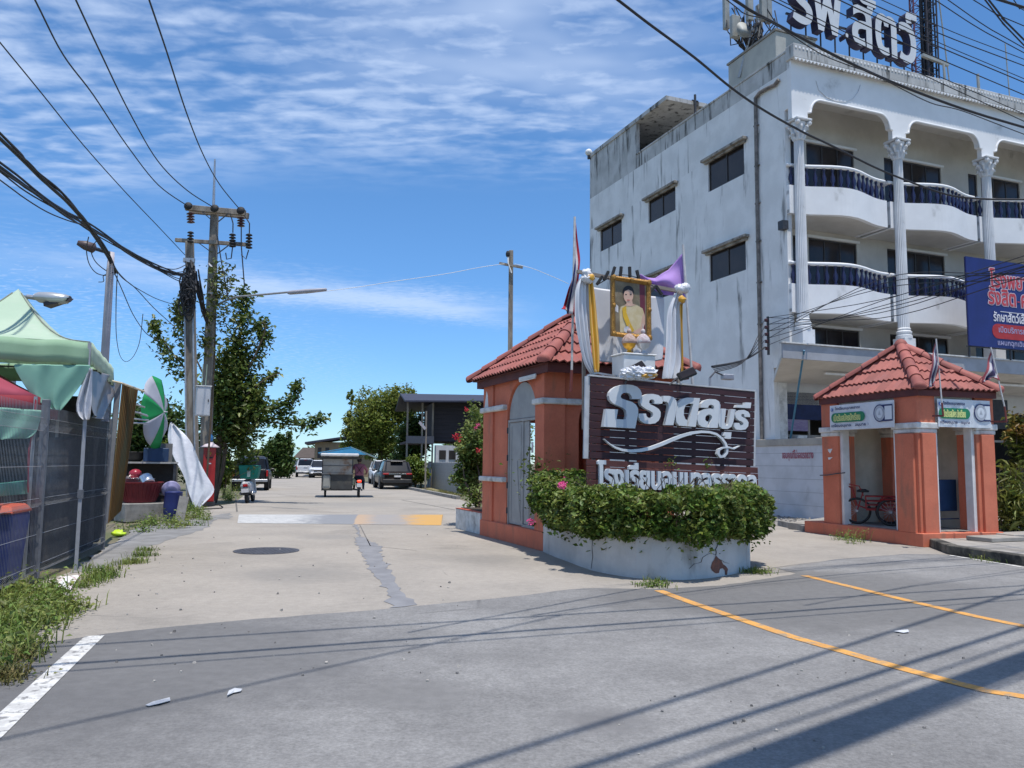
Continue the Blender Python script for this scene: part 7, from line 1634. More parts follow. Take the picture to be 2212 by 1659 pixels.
def vehicle(name, label, cat, pos, head, kind, paint, faces='rear', group=None):
    t = thing(name, label, cat, (pos.x, pos.y, 0), head, group); pickup = kind == 'pickup'; sedan = kind == 'hatch'
    if pickup:
        bd = [(-2.55,.78,.55,1.0),(-2.5,.88,.5,1.12),(-1.0,.91,.42,1.12),(.6,.91,.40,1.12),(1.9,.90,.42,1.08),(2.45,.82,.45,.98),(2.6,.70,.5,.85)]; H = 1.80
        gh = [(-.75,.80,1.1,.70,1.12),(-.62,.80,1.1,.68,1.66),(-.3,.80,1.1,.66,H-.03),(.5,.80,1.1,.66,H-.04),(1.25,.80,1.08,.72,1.12)]; wy = (-1.65, 1.6); r = .39
    else:
        k = .9 if sedan else 1
        bd = [(-2.28,.74,.5,.92*k),(-2.18,.87,.36,1.02*k),(-1.2,.92,.30,1.06*k),(0,.92,.28,1.03*k),(1.2,.91,.29,1.0*k),(1.9,.87,.33,.90*k),(2.22,.74,.42,.74*k)]; H = 1.66*k
        gh = [(-2.12,.78,1.0*k,.72,1.03*k),(-1.72,.80,1.0*k,.64,H-.08),(-1.0,.82,1.0*k,.64,H-.01),(.1,.82,1.0*k,.63,H-.02),(1.05,.80,.98*k,.70,1.06*k),(1.35,.78,.94*k,.70,.97*k)]; wy = (-1.35, 1.4); r = .35
    loft([ring(*q) for q in bd]).build('body', paint, t, smooth=True)
    def gring(y, w0, z0, w1, z1): return [(-w0,y,z0),(w0,y,z0),(w0*.5+w1*.5,y,(z0+z1)/2),(w1,y,z1-.03),(w1*.85,y,z1),(-w1*.85,y,z1),(-w1,y,z1-.03),(-(w0+w1)/2,y,(z0+z1)/2)]
    cab = loft([gring(*q) for q in gh]).build('glasshouse', CGLASS, t)
    rf = [q for q in gh if q[4] > H-.12]; k0, k1 = rf[0][0]-.05, rf[-1][0]+.08
    MB().hexa([(-.60,k0,H-.07),(.60,k0,H-.07),(.60,k1,H-.07),(-.60,k1,H-.07)], [(-.54,k0+.1,H+.015),(.54,k0+.1,H+.015),(.54,k1-.1,H+.01),(-.54,k1-.1,H+.01)]).build('roof', paint, t, bevel=.03)
    pm = MB()
    for s in (-1, 1):
        for q in (gh[1], gh[len(gh)//2]): pm.bar((s*(q[1]+.004), q[0], q[2]), (s*(q[3]+.008), q[0]+.04, q[4]-.02), .07, .06)
        q, q_ = gh[-2] if not pickup else gh[-2], gh[-1]; pm.bar((s*(q_[1]-.02), q_[0]-.02, q_[2]+.02), (s*(q[3]+.004), q[0], q[4]-.02), .06, .05)
        q, q_ = gh[0], gh[1]; pm.bar((s*(q[1]), q[0], q[2]), (s*(q_[3]+.004), q_[0], q_[4]-.03), .10, .07)
    tag(pm.build('pillar', paint, t), kind='stuff')
    for s in (-1, 1):
        for y in wy: wheel(t, s*.80, y, r, .24); MB().lathe([(r*1.12,-.02),(r*1.16,.0),(r*1.12,.02)], 20, Matrix.Translation((s*.905,y,r+.02)) @ Matrix.Rotation(R(90),4,'Y')).build('wheel_arch', PLAST, t)
        MB().box(s*1.0-.09,s*1.0+.09,.85,1.0,1.0,1.14).build('mirror', paint, t, bevel=.03)
        MB().box(s*.895-.03,s*.895+.03,.2,.34,.88,.91).build('door_handle', CHROME, t)
    yr, yf_ = bd[0][0], bd[-1][0]
    if pickup:
        MB().box(-.74,.74,yr-.02,yr+.03,.62,1.10).build('tailgate', paint, t, bevel=.02); MB().box(-.70,.70,yr+.2,-.8,1.06,1.128).build('load_bed', PLAST, t); MB().box(-.18,.18,yr-.04,yr-.021,.92,.97).build('tailgate_handle', CHROME, t)
        MB().box(-.88,.88,yr-.12,yr+.0,.46,.60).build('rear_bumper', STEEL, t, bevel=.02); MB().box(-.2,.2,yr-.15,yr-.121,.47,.58).build('number_plate', PLATE, t)
        for s in (-1, 1): MB().box(s*.84-.05,s*.84+.05,yr-.035,yr+.1,.74,1.06).build('tail_lamp', REDL, t, bevel=.015)
        MB().box(-.12,.12,gh[1][0]-.04,gh[1][0]+.02,1.66,1.70).build('brake_lamp', REDL, t); MB().box(-.7,.7,yr+.1,2.0,.34,.46).build('underbody', PLAST, t)
    else:
        MB().box(-.82,.82,yr-.03,yr+.15,.36,.58).build('rear_bumper', PLAST, t, bevel=.03); MB().box(-.19,.19,yr-.045,yr-.02,.70,.80).build('number_plate', PLATE, t)
        for s in (-1, 1): MB().box(s*.66-.17,s*.66+.17,yr-.02,yr+.1,.84,.93).build('tail_lamp', REDL, t, bevel=.02)
        MB().box(-.5,.5,yr-.025,yr+.05,.87,.90).build('trim_strip', CHROME, t); MB().box(-.35,.35,gh[1][0]-.22,gh[1][0]-.02,H-.10,H-.05).build('spoiler', paint, t, bevel=.02)
        MB().box(-.7,.7,-2.0,2.0,.2,.34).build('underbody', PLAST, t)
    zf = bd[-2][3]
    for s in (-1, 1): MB().box(s*.62-.16,s*.62+.16,bd[-2][0]+.05,yf_+.0,zf-.20,zf-.07).build('headlamp', HEADL, t, bevel=.03)
    MB().box(-.45,.45,yf_-.05,yf_+.02,zf-.30,zf-.14).build('grille', PLAST, t, bevel=.02); MB().box(-.55,.55,yf_-.06,yf_+.03,.40,.50).build('front_grille', PLAST, t, bevel=.02); MB().box(-.18,.18,yf_+.02,yf_+.035,.50,.60).build('number_plate', PLATE, t)
    return t
RD = R(14.5)
gb = lambda u, v: G(u, v)
p = G(852, 1056.5); p = p+Vector((-math.sin(RD), math.cos(RD), 0))*1.4
vehicle('suv', 'dark grey SUV parked facing away beside the round green bush', 'car', p, RD+R(1.5), 'suv', carmat('dark brown grey paint', (.022,.019,.019)))
p = G(806, 1049); p = p+Vector((0, 4.2, 0)); vehicle('suv', 'white SUV facing us, half hidden behind the food cart and dark SUV', 'car', p, RD+R(180), 'suv', carmat('white car paint', (.62,.63,.65)))
p = G(645, 1031); p = p+Vector((0, 2.5, 0)); vehicle('pickup_truck', 'small white pickup truck far down the street, leftmost of the parked cars', 'pickup truck', p, RD, 'pickup', carmat('white car paint', (.6,.6,.6)))
p = G(677, 1032.5); p = p+Vector((0, 2.2, 0)); vehicle('suv', 'white SUV facing us far down the street, between white pickup and food cart', 'car', p, RD+R(178), 'suv', carmat('white car paint', (.6,.6,.6)))
p = G(541, 1059); p = p+Vector((-math.sin(RD), math.cos(RD), 0))*1.7
vehicle('pickup_truck', 'black pickup truck seen from behind at the left verge beyond the scooter', 'pickup truck', p, RD, 'pickup', carmat('black car paint', (.010,.010,.013)))
# scooter with delivery box
def bike_wheel(parent, y, r=.26, w=.10, x=0):
    T = Matrix.Translation((x, y, r)) @ Matrix.Rotation(R(90), 4, 'Y'); o = bpy.data.objects.new('wheel', None); COL.objects.link(o); o.parent = parent
    MB().lathe([(r*.68,-w/2),(r*.93,-w/2),(r,-w*.2),(r,w*.2),(r*.93,w/2),(r*.68,w/2)], 22, T).build('tyre', BLACK, o); MB().lathe([(.03,-w*.6),(r*.66,-.01),(r*.68,.01),(.03,w*.6)], 14, T).build('rim', STEEL, o)
SCW = carmat('scooter white', (.58,.59,.62)); TEAL = M('teal delivery box', (.01,.22,.16), (.008,.18,.13), .6, 3)
sp_ = G(529.6, 1087.5)
SCO = thing('scooter', 'white scooter with a teal delivery box parked on the lane edge', 'scooter', (sp_.x, sp_.y+.25, 0), R(9))
SCO.rotation_euler = (0, R(-5), R(9))
bike_wheel(SCO, 0, .25, .12); bike_wheel(SCO, 1.28, .25, .11)
loft([ring(y, w, a, b, .5) for y, w, a, b in ((-.28,.10,.50,.72),(-.15,.18,.40,.80),(.25,.20,.34,.80),(.55,.17,.32,.62))]).build('body', SCW, SCO, smooth=True)
MB().hexa([(-.16,.45,.26),(.16,.45,.26),(.15,1.0,.26),(-.15,1.0,.26)], [(-.17,.45,.36),(.17,.45,.36),(.16,1.0,.36),(-.16,1.0,.36)]).build('footboard', PLAST, SCO, bevel=.02)
MB().hexa([(-.22,.98,.3),(.22,.98,.3),(.16,1.10,.3),(-.16,1.10,.3)], [(-.20,.86,.95),(.20,.86,.95),(.12,.98,.98),(-.12,.98,.98)]).build('leg_shield', SCW, SCO, bevel=.04)
MB().box(-.10,.10,.0,.62,.79,.86).build('seat', PLAST, SCO, bevel=.03); MB().tube([(0,1.24,.3),(0,.95,.98)], .04, 8).build('fork', PLAST, SCO)
MB().tube([(-.32,.80,1.02),(-.1,.9,1.03),(.1,.9,1.03),(.32,.80,1.02)], .02, 7).build('handlebar', PLAST, SCO)
for s in (-1, 1): m_ = MB().tube([(s*.22,.86,1.03),(s*.34,.84,1.22)], .008, 5); m_.box(s*.38-.07,s*.38+.07,.82,.85,1.20,1.31); m_.build('mirror', PLAST, SCO); MB().box(s*.14-.04,s*.14+.04,-.27,-.20,.60,.68).build('indicator', HEADL, SCO, bevel=.01); MB().box(s*.22-.035,s*.22+.035,-.1,.35,.30,.42).build('side_cover', SCW if s > 0 else CHROME, SCO, bevel=.02)
MB().box(-.08,.08,-.32,-.26,.60,.68).build('tail_lamp', REDL, SCO, bevel=.015); MB().box(-.13,.13,-.42,-.40,.40,.54).build('number_plate', PLATE, SCO); MB().hexa([(-.09,-.38,.30),(.09,-.38,.30),(.09,.05,.36),(-.09,.05,.36)], [(-.10,-.40,.56),(.10,-.40,.56),(.10,.05,.56),(-.10,.05,.56)]).build('rear_fender', PLAST, SCO, bevel=.02)
MB().tube([(.18,.3,.3),(.22,-.2,.36)], .06, 10).build('exhaust', CHROME, SCO, smooth=True)
DB = thing('delivery_box', 'teal green delivery box strapped on the back of the white scooter', 'delivery box', (sp_.x-.02, sp_.y+.45, .88), R(9))
MB().hexa([(-.30,-.24,0),(.30,-.24,0),(.30,.24,0),(-.30,.24,0)], [(-.37,-.30,.50),(.37,-.30,.46),(.37,.30,.46),(-.37,.30,.50)]).build('body', TEAL, DB, bevel=.03); MB().box(-.35,.35,-.31,.31,.461,.50).build('lid', TEAL, DB, bevel=.02)
MB().bar((-.36,-.312,.10), (.36,-.335,.46), .03, .01).build('strap', M('brown strap', (.2,.13,.06), None, .8), DB); MB().box(-.05,.06,-.30,-.262,.08,.30).build('print_panel', M('pale mint print', (.45,.6,.53), None, .6), DB)
# motorcycle, rider, side food cart
mp_ = G(775, 1075); MA = R(12)
MC = thing('motorcycle', 'small black motorcycle with a lit tail lamp pulling the food cart', 'motorcycle', (mp_.x, mp_.y, 0), MA)
bike_wheel(MC, .30, .28, .09); bike_wheel(MC, 1.52, .28, .08)
loft([ring(y, w, a, b, .6) for y, w, a, b in ((-.05,.06,.66,.74),(.15,.12,.55,.78),(.7,.13,.40,.74),(1.1,.10,.42,.80),(1.25,.07,.55,.95))]).build('body', PLAST, MC, smooth=True)
MB().box(-.12,.12,.0,.72,.76,.82).build('seat', BLACK, MC, bevel=.03); MB().tube([(0,1.5,.28),(0,1.2,.95)], .035, 7).build('fork', DARKST, MC); MB().tube([(-.34,1.0,1.0),(-.08,1.16,1.02),(.08,1.16,1.02),(.34,1.0,1.0)], .018, 6).build('handlebar', DARKST, MC)
MB().box(-.09,.09,-.10,-.04,.66,.76).build('tail_lamp', M('lit tail lamp', (.6,.02,.02), None, .3, emit=((1,.06,.02), 1.6)), MC, bevel=.02); MB().box(-.11,.11,-.13,-.11,.46,.62).build('number_plate', PLATE, MC); MB().box(-.08,.08,-.08,.06,.34,.66).build('rear_fender', PLAST, MC, bevel=.02)
MB().tube([(.13,.8,.3),(.15,.1,.34)], .04, 8).build('exhaust', CHROME, MC, smooth=True)
for s in (-1, 1): MB().tube([(s*.1,.75,.34),(s*.26,.75,.34)], .015, 6).build('foot_peg', DARKST, MC)
def rider(loc, rz):
    t = thing('person', 'person in a pink shirt and straw hat riding the motorcycle', 'person', loc, rz)
    V = {'pel':(0,.30,.90),'sp':(0,.32,1.10),'ch':(0,.36,1.30),'nk':(0,.40,1.46),'hd0':(0,.42,1.54),'hd':(0,.43,1.65),'hd2':(0,.43,1.73)}
    E_ = [('pel','sp'),('sp','ch'),('ch','nk'),('nk','hd0'),('hd0','hd'),('hd','hd2')]; rad = {'pel':.165,'sp':.155,'ch':.17,'nk':.06,'hd0':.075,'hd':.10,'hd2':.07}
    for s, n in ((-1,'l'),(1,'r')):
        for k, p, r_ in (('sh',(s*.20,.38,1.38),.075),('el',(s*.34,.56,1.16),.052),('wr',(s*.33,.86,1.04),.036),('ha',(s*.33,.95,1.02),.042),('hip',(s*.11,.36,.88),.105),('kn',(s*.20,.80,.74),.075),('an',(s*.20,.70,.40),.048),('to',(s*.21,.84,.36),.045)): V[k+n] = p; rad[k+n] = r_
        E_ += [('ch','sh'+n),('sh'+n,'el'+n),('el'+n,'wr'+n),('wr'+n,'ha'+n),('pel','hip'+n),('hip'+n,'kn'+n),('kn'+n,'an'+n),('an'+n,'to'+n)]
    ks = list(V); me = bpy.data.meshes.new('body'); me.from_pydata([V[k] for k in ks], [(ks.index(a), ks.index(b)) for a, b in E_], [])
    o = bpy.data.objects.new('body', me); COL.objects.link(o); m = o.modifiers.new('s','SKIN'); m.use_smooth_shade = True; sub = o.modifiers.new('u','SUBSURF'); sub.levels = 2; sub.render_levels = 2
    for i, k in enumerate(ks): sv_ = me.skin_vertices[0].data[i]; sv_.radius = (rad[k], rad[k]); sv_.use_root = (k == 'pel')
    dg = bpy.context.evaluated_depsgraph_get(); dg.update(); m2 = bpy.data.meshes.new_from_object(o.evaluated_get(dg)); bpy.data.objects.remove(o)
    for mt in (M('pink shirt', (.34,.13,.17), (.28,.10,.15), .85, 8), M('dark trousers', (.03,.035,.06), None, .9), M('rider skin', (.30,.17,.11), None, .6)): m2.materials.append(mt)
    for f in m2.polygons:
        c_ = f.center; f.use_smooth = True; f.material_index = 2 if c_.z > 1.47 or (abs(c_.x) > .25 and c_.y > .80 and c_.z > .9) else (1 if c_.z < .93 and not (abs(c_.x) > .27 and c_.z > .95) else 0)
    m2.name = 'body'; b = link_mesh('body', m2, t)
    for s in (-1, 1):
        for k in range(5):
            x = s*.33+(k-2)*.018; mb = MB(); z = 1.02
            if k < 4: mb.tube([(x,.95,z+.02),(x,1.0,z+.02),(x,1.02,z-.015),(x,.985,z-.03)], [.010,.009,.008,.007], 5)
            else: mb.tube([(s*.29,.93,z),(s*.28,.97,z-.02),(s*.29,1.0,z-.03)], [.011,.010,.008], 5)
            mb.build('finger', M('rider skin', (.3,.17,.11)), t)
    MB().lathe([(.23,1.70),(.22,1.715),(.12,1.73),(.115,1.80),(.09,1.84),(.02,1.855)], 18, Matrix.Translation((0,.43,0))).build('hat', M('straw hat', (.42,.34,.2), (.3,.24,.14), .9, 20), t, smooth=True)
    MB().ell((0,.405,1.63), (.105,.10,.12), 12, 8).build('hair', HAIR, t, smooth=True)
    for s in (-1, 1): MB().bar((s*.12,.215,1.36), (-s*.10,.175,1.05), .03, .015).build('bag_strap', M('dark strap', (.05,.02,.03), None, .8), t); MB().ell((s*.10,.43,1.62), (.012,.025,.035), 6, 5).build('ear', M('rider skin', (.3,.17,.11)), t)
    mb = MB().ell((0,.535,1.62), (.013,.02,.022), 6, 5); mb.build('nose', M('rider skin', (.3,.17,.11)), t); MB().box(-.025,.025,.520,.526,1.565,1.575).build('mouth', LIP, t)
    for s in (-1, 1): MB().ell((s*.035,.522,1.65), (.014,.006,.008), 6, 4).build('eye', HAIR, t)
rider((mp_.x, mp_.y, 0), MA)
FCx = Vector((mp_.x, mp_.y, 0))
FC = thing('food_cart', 'metal sided food cart with a blue sheet roof coupled beside the motorcycle', 'food cart', FCx, MA)
CSH = M('cart sheet metal', (.40,.385,.35), (.31,.29,.26), .55, 2.2, c3=(.22,.11,.05), c3scale=1.3, c3lo=.52, c3hi=.68, metal=.25); CDK = M('dark cart panel', (.06,.062,.06), (.04,.04,.04), .6, 3, c3=(.11,.10,.08), c3scale=2)
MB().box(-1.58,-.30,.05,1.75,.30,.36).build('floor', CDK, FC)
MB().box(-1.58,-.30,.02,.05,1.06,1.66).build('rear_panel', CSH, FC); MB().box(-1.585,-.295,.0,.019,1.36,1.38).build('shelf_edge', DARKST, FC); MB().box(-1.60,-.28,-.02,.06,1.0,1.05).build('counter_edge', CSH, FC)
MB().box(-1.20,-.30,.02,.05,.36,.99).build('lower_panel', CDK, FC); MB().box(-1.57,-1.22,-.01,.3,.36,.98).build('drum', M('pale tank', (.34,.34,.31), (.27,.27,.25), .6, 3), FC, bevel=.06)
MB().box(-1.58,-1.55,.06,1.75,.36,1.66).build('side_panel', CSH, FC); MB().box(-1.5,-.4,1.70,1.74,.36,1.5).build('front_panel', CDK, FC)
for x in (-1.58, -.30):
    for y in (.03, 1.72): MB().box(x-.02,x+.02,y-.02,y+.02,.3,1.86).build('post', DARKST, FC)
BLUER = M('blue roof sheet', (.06,.33,.58), (.05,.28,.50), .5, 3, coat=.2); SKYR = M('pale blue roof sheet', (.22,.40,.46), (.18,.34,.40), .5, 3)
MB().hexa([(-1.78,-.25,1.90),(-.40,-.25,2.17),(-.40,2.0,2.17),(-1.78,2.0,1.90)], [(-1.78,-.25,1.93),(-.40,-.25,2.20),(-.40,2.0,2.20),(-1.78,2.0,1.93)]).build('roof_sheet', BLUER, FC)
MB().hexa([(-.395,-.25,2.17),(.75,-.2,1.72),(.75,2.0,1.72),(-.395,2.0,2.17)], [(-.395,-.25,2.20),(.75,-.2,1.745),(.75,2.0,1.745),(-.395,2.0,2.20)]).build('roof_sheet', SKYR, FC)
MB().prism([(-1.78,1.86),(.30,1.86),(-.40,2.165)], -.24, -.22, 'xz').build('gable_valance', BLUER, FC); MB().box(-1.66,-.05,-.42,-.32,1.78,1.90).build('rolled_awning', M('white awning roll', (.68,.69,.70), None, .6), FC, bevel=.03); MB().box(-1.7,.0,-.05,.0,1.66,1.755).build('lintel', CDK, FC)
bike_wheel(FC, .62, .26, .09, -1.44); MB().tube([(-.35,.5,.34),(-.05,.75,.30)], .025, 6).build('coupling', STEEL, FC); MB().tube([(-.35,1.4,.34),(-.05,1.1,.32)], .025, 6).build('coupling', STEEL, FC)
MB().box(-.42,-.16,.05,.28,.52,.82).build('plastic_tub', M('pale green tub', (.30,.36,.24), None, .6), FC, bevel=.05)
# ------------------------------------------------------------------ things inside the booth
ZL = lambda x, y: (1664+.135*x, 1007+.135*y)
RT = thing('tricycle_cart', 'red tricycle cart with spoked black wheels parked inside the orange booth', 'tricycle cart'); RT.matrix_world = BMX @ Matrix.Translation((.72, 1.98, .286)) @ Matrix.Rotation(R(-40), 4, 'Z') @ Matrix.Scale(.84, 4)
REDP = M('red cart paint', (.30,.022,.022), (.24,.02,.02), .5, 4)
def spoked(parent, x, y, r=.32):
    o = bpy.data.objects.new('wheel', None); COL.objects.link(o); o.parent = parent
    MB().tube([(x+r*math.cos(a), y, r+.03+r*math.sin(a)) for a in np.linspace(0,6.2832,29)[:-1]], .034, 7, closed=True).build('tyre', BLACK, o, smooth=True)
    mb = MB()
    for k in range(16): a = 6.2832*k/16; mb.tube([(x,y,r+.03),(x+r*math.cos(a),y,r+.03+r*math.sin(a))], .004, 3)
    mb.tube([(x,y-.05,r+.03),(x,y+.05,r+.03)], .03, 8); tag(mb.build('spoke', STEEL, o), kind='stuff')
spoked(RT, .28, -.42); spoked(RT, .28, .42); spoked(RT, -.52, 0)
for z in (.42, .52, .62, .74):
    for y in (-.34, .34): MB().tube([(-.30,y,z),(.85,y,z)], .014, 6).build('rail', REDP, RT)
for x in (-.30, .1, .5, .85):
    for y in (-.34, .34): MB().tube([(x,y,.42),(x,y,.74)], .014, 6).build('upright', REDP, RT)
MB().box(-.30,.85,-.33,.33,.38,.41).build('tray', REDP, RT); MB().box(.02,.56,-.47,-.36,.66,.70).build('mudguard', REDP, RT, bevel=.02)
MB().tube([(-.30,.0,.42),(-.52,0,.50),(-.62,0,.95),(-.80,0,1.02)], .022, 7).build('frame', REDP, RT); MB().tube([(-.35,-.1,.74),(-.45,-.1,1.0),(-.70,-.1,1.05)], .016, 6).build('push_handle', REDP, RT)
MB().lathe([(.14,-.02),(.16,.02),(.06,.07)], 12, Matrix.Translation((-.36,0,.86))).build('saddle', BLACK, RT, smooth=True); MB().tube([(-.52,0,.35),(-.36,0,.84)], .02, 6).build('seat_post', REDP, RT)
TB = thing('folded_table', 'blue folded table standing upright inside the booth by the road opening', 'table'); _w = BMX.inverted() @ P(2061,1150,17.3); TB.matrix_world = BMX @ Matrix.Translation((min(_w.x, 1.5), _w.y, .286)) @ Matrix.Rotation(R(6), 4, 'Z')
BLT = M('dull blue paint', (.025,.07,.17), (.02,.055,.14), .6, 3)
MB().box(-.36,.36,0,.04,.36,1.02).build('tabletop', BLT, TB, bevel=.01)
for x in (-.32, .32): MB().tube([(x,-.03,.0),(x,-.01,1.0)], .015, 6).build('leg', BLT, TB)
MB().tube([(-.32,-.03,.2),(.32,-.03,.2)], .012, 6).build('stretcher', BLT, TB)
# ------------------------------------------------------------------ far houses
def house_box(t, x0, x1, y0, y1, z0, z1, mat, name='wall'): return MB().box(x0,x1,y0,y1,z0,z1).build(name, mat, t)
DH = thing('wooden_house', 'dark two storey wooden house with wide metal roof and white lean-to behind the bougainvillea', 'house', (P(935,1040,50).x, 50, 0), R(12))
DWOOD = M('dark plank wall', (.040,.036,.042), (.028,.025,.03), .85, 2, stretch=(.4,.4,9)); DROOF = M('dark metal roof', (.035,.038,.06), (.03,.03,.05), .6, 3); RWH = M('lean-to white', (.52,.52,.53), (.44,.44,.45), .85, 2)
house_box(DH, .0, 5.8, 0, 6, 2.85, 5.3, DWOOD)
for k in range(10): MB().box(-.01,5.81,-.03,-.001,2.87+k*.24,2.87+k*.24+.215).build('plank', DWOOD, DH)
MB().hexa([(-1.9,-1.2,5.15),(7.5,-1.2,5.35),(7.5,3,6.0),(-1.9,3,5.9)], [(-1.9,-1.2,5.25),(7.5,-1.2,5.45),(7.5,3,6.1),(-1.9,3,6.0)]).build('roof', DROOF, DH); MB().hexa([(-1.9,3.001,5.9),(7.5,3.001,6.0),(7.5,7.5,5.2),(-1.9,7.5,5.1)], [(-1.9,3.001,6.0),(7.5,3.001,6.1),(7.5,7.5,5.3),(-1.9,7.5,5.2)]).build('roof', DROOF, DH)
MB().box(-1.7,-.01,-.3,5,2.70,2.84).build('balcony_floor', DWOOD, DH); MB().box(-1.72,-.02,-.34,-.301,2.7,3.15).build('balcony_rail', M('grey rail boards', (.2,.19,.2), (.14,.13,.14), .9, 6, stretch=(9,1,1)), DH)
for x in (-1.65, -.75, -.1): MB().box(x-.05,x+.05,-.29,-.19,0,5.2).build('post', WOODP, DH)
house_box(DH, .06, 2.0, -.8, 0, 1.2, 2.6, RWH, 'lean_to'); house_box(DH, 2.01, 5.8, 0.1, 5.9, 0, 2.84, DARKIN, 'undercroft_wall')
for x in (.25, .85): w_ = MB().box(x,x+.42,-.83,-.79,1.75,2.3).build('window', FRAMED, DH); MB().box(x+.04,x+.38,-.845,-.831,1.79,2.26).build('pane', GLASSD, w_)
MB().lathe([(.02,0),(.42,.01),(.42,.03),(.02,.04)], 20, Matrix.Translation((1.95,-.83,1.9)) @ Matrix.Rotation(R(90),4,'X')).build('round_panel', M('maroon disc', (.16,.03,.04), None, .6), DH)
bw0, bw1 = G(922,1052), G(1000,1062); bw1 = P(1000,1050,40); bw1.z = 0
BLW = thing('block_wall', 'grey concrete block wall with a blue painted mark beside the bougainvillea', 'wall', bw0, math.atan2((bw1-bw0).y, (bw1-bw0).x)); L_ = (bw1-bw0).length
BLK = M('grey block', (.36,.36,.355), (.27,.27,.265), .93, 5, bump=.3); nme = MB().box(0,.388,0,.12,0,.188).mesh('block', BLK)
MB().box(0,L_,.01,.11,0,1.5).build('mortar', CONC, BLW)
for r_ in range(8):
    for k in range(int(L_/.4)):
        if k*.4+(.2 if r_ % 2 else 0)+.39 < L_: o = link_mesh('block', nme, BLW); o.location = (k*.4+(.2 if r_ % 2 else 0), -.006+random.uniform(-.004,.004), r_*.195+.003)
MB().box(.65,.80,-.03,.13,0,1.62).build('pillar', CONC, BLW)
MB().box(1.55,2.05,-.022,-.012,.45,1.45).build('painted_mark', M('blue wall paint', (.12,.26,.38), (.25,.32,.36), .9, 12), BLW)
kb0, kb1 = G(850,1050), G(990,1079); tag(MB().bar(kb0+Vector((0,0,.07)), kb1+Vector((0,0,.07)), .2, .14).build('kerb', CONC), 'low concrete kerb along the far verge beyond the dark SUV', 'kerb', kind='structure')
sheet('far_verge', [G(852,1048), G(922,1050), G(1000,1062), G(995,1079), G(985,1077)], .012, M('dry verge', (.26,.22,.13), (.17,.16,.07), .95, 1.5, world=True, bump=.4), 'dry grassy verge between kerb and grey block wall', 'verge')
hl = thing('street_lamp', 'thin far lamp post with a tilted tube before the dark wooden house', 'street lamp', P(919,1040,46)); hl.location.z = 0; o_ = hl.location
MB().tube([(0,0,0), P(921,888,46)-o_], .05, 6).build('pole', WOODP, hl); MB().bar(P(906,912,45.8)-o_, P(919,927,45.9)-o_, .14).build('lamp_head', M('pale lamp shell', (.4,.38,.42)), hl)
HB = thing('brown_house', 'tan walled house with a dark sloping roof behind the blue roofed cart', 'house', (P(712,1010,86).x, 86, 0), R(12)); TAN = M('tan wall', (.30,.22,.14), (.24,.18,.11), .9, 1)
house_box(HB, -1.6, 4.5, 0, 8, 0, 3.6, TAN); MB().hexa([(-2.6,-.8,3.35),(4.8,-.8,4.55),(4.8,8,4.55),(-2.6,8,3.35)], [(-2.6,-.8,3.55),(4.8,-.8,4.75),(4.8,8,4.75),(-2.6,8,3.55)]).build('roof', DROOF, HB)
for x in (-1.3, -.5): MB().box(x,x+.4,-.03,.0,1.9,3.0).build('window', FRAMED, HB)
HC = thing('small_house', 'small far house with a dark hipped roof left of the tan house', 'house', (P(664,1005,110).x, 110, 0), R(12)); house_box(HC, -1.2, 1.2, 0, 5, 0, 2.2, DARKIN); MB().hexa([(-1.9,-.8,2.0),(1.9,-.8,2.0),(1.9,5.5,2.0),(-1.9,5.5,2.0)], [(-.7,.5,3.4),(.8,.5,3.4),(.8,4,3.4),(-.7,4,3.4)]).build('roof', M('brown far roof', (.09,.07,.06), None, .8), HC)
HD = thing('green_roofed_house', 'far house with a pale green roof at the end of the street', 'house', (P(645,1005,130).x, 130, 0), R(12)); house_box(HD, -1.6, 1.6, 0, 5, 0, 2.0, RWH); MB().hexa([(-1.9,-.6,1.9),(1.9,-.6,1.9),(1.9,5.5,1.9),(-1.9,5.5,1.9)], [(-1.2,.5,3.4),(1.2,.5,3.4),(1.2,4,3.4),(-1.2,4,3.4)]).build('roof', M('pale green roof', (.30,.48,.44), None, .7), HD)
# ------------------------------------------------------------------ trees and shrubs
BARK = M('bark', (.13,.095,.065), (.075,.055,.04), .95, 4, stretch=(3,3,.7), bump=.5)
TREE1 = leafmat('glossy tree leaves', (.075,.125,.026), (.135,.18,.042), .5, .30, .42, .5); TREE2 = leafmat('feathery leaves', (.135,.185,.030), (.19,.225,.05), .35, .42, .6, .35); TREE3 = leafmat('dark tree leaves', (.055,.10,.024), (.09,.14,.035), .45, .28, .5, .4)
LIME = leafmat('young leaves', (.11,.17,.025), (.15,.19,.035), .4, .3, .5, 1.0)
def tree(name, label, cat, base, limbs, pts, size, mat, trunk=.2, group=None, updir=.3, aspect=.5, droop=0, crown='crown'):
    t = thing(name, label, cat, base, 0, group)
    if limbs:
        mb = MB()
        for path, r in limbs:
            p = catmull([Vector(q)-Vector(base) for q in path], 4); n = len(p); mb.tube(p, [r*(1-.75*i/(n-1)) for i in range(n)], 7)
        mb.build('trunk', BARK, t)
    tag(link_mesh(crown, leaf_mesh(crown, np.asarray(pts)-np.array(tuple(base)), size, mat, updir, aspect, droop=droop), t), kind='stuff'); return t
D1 = 30.0
def pp(path, d=D1): return [P(*zp(x, y), d) for x, y in path]
b1 = P(466, 1080, D1); b1.z = 0
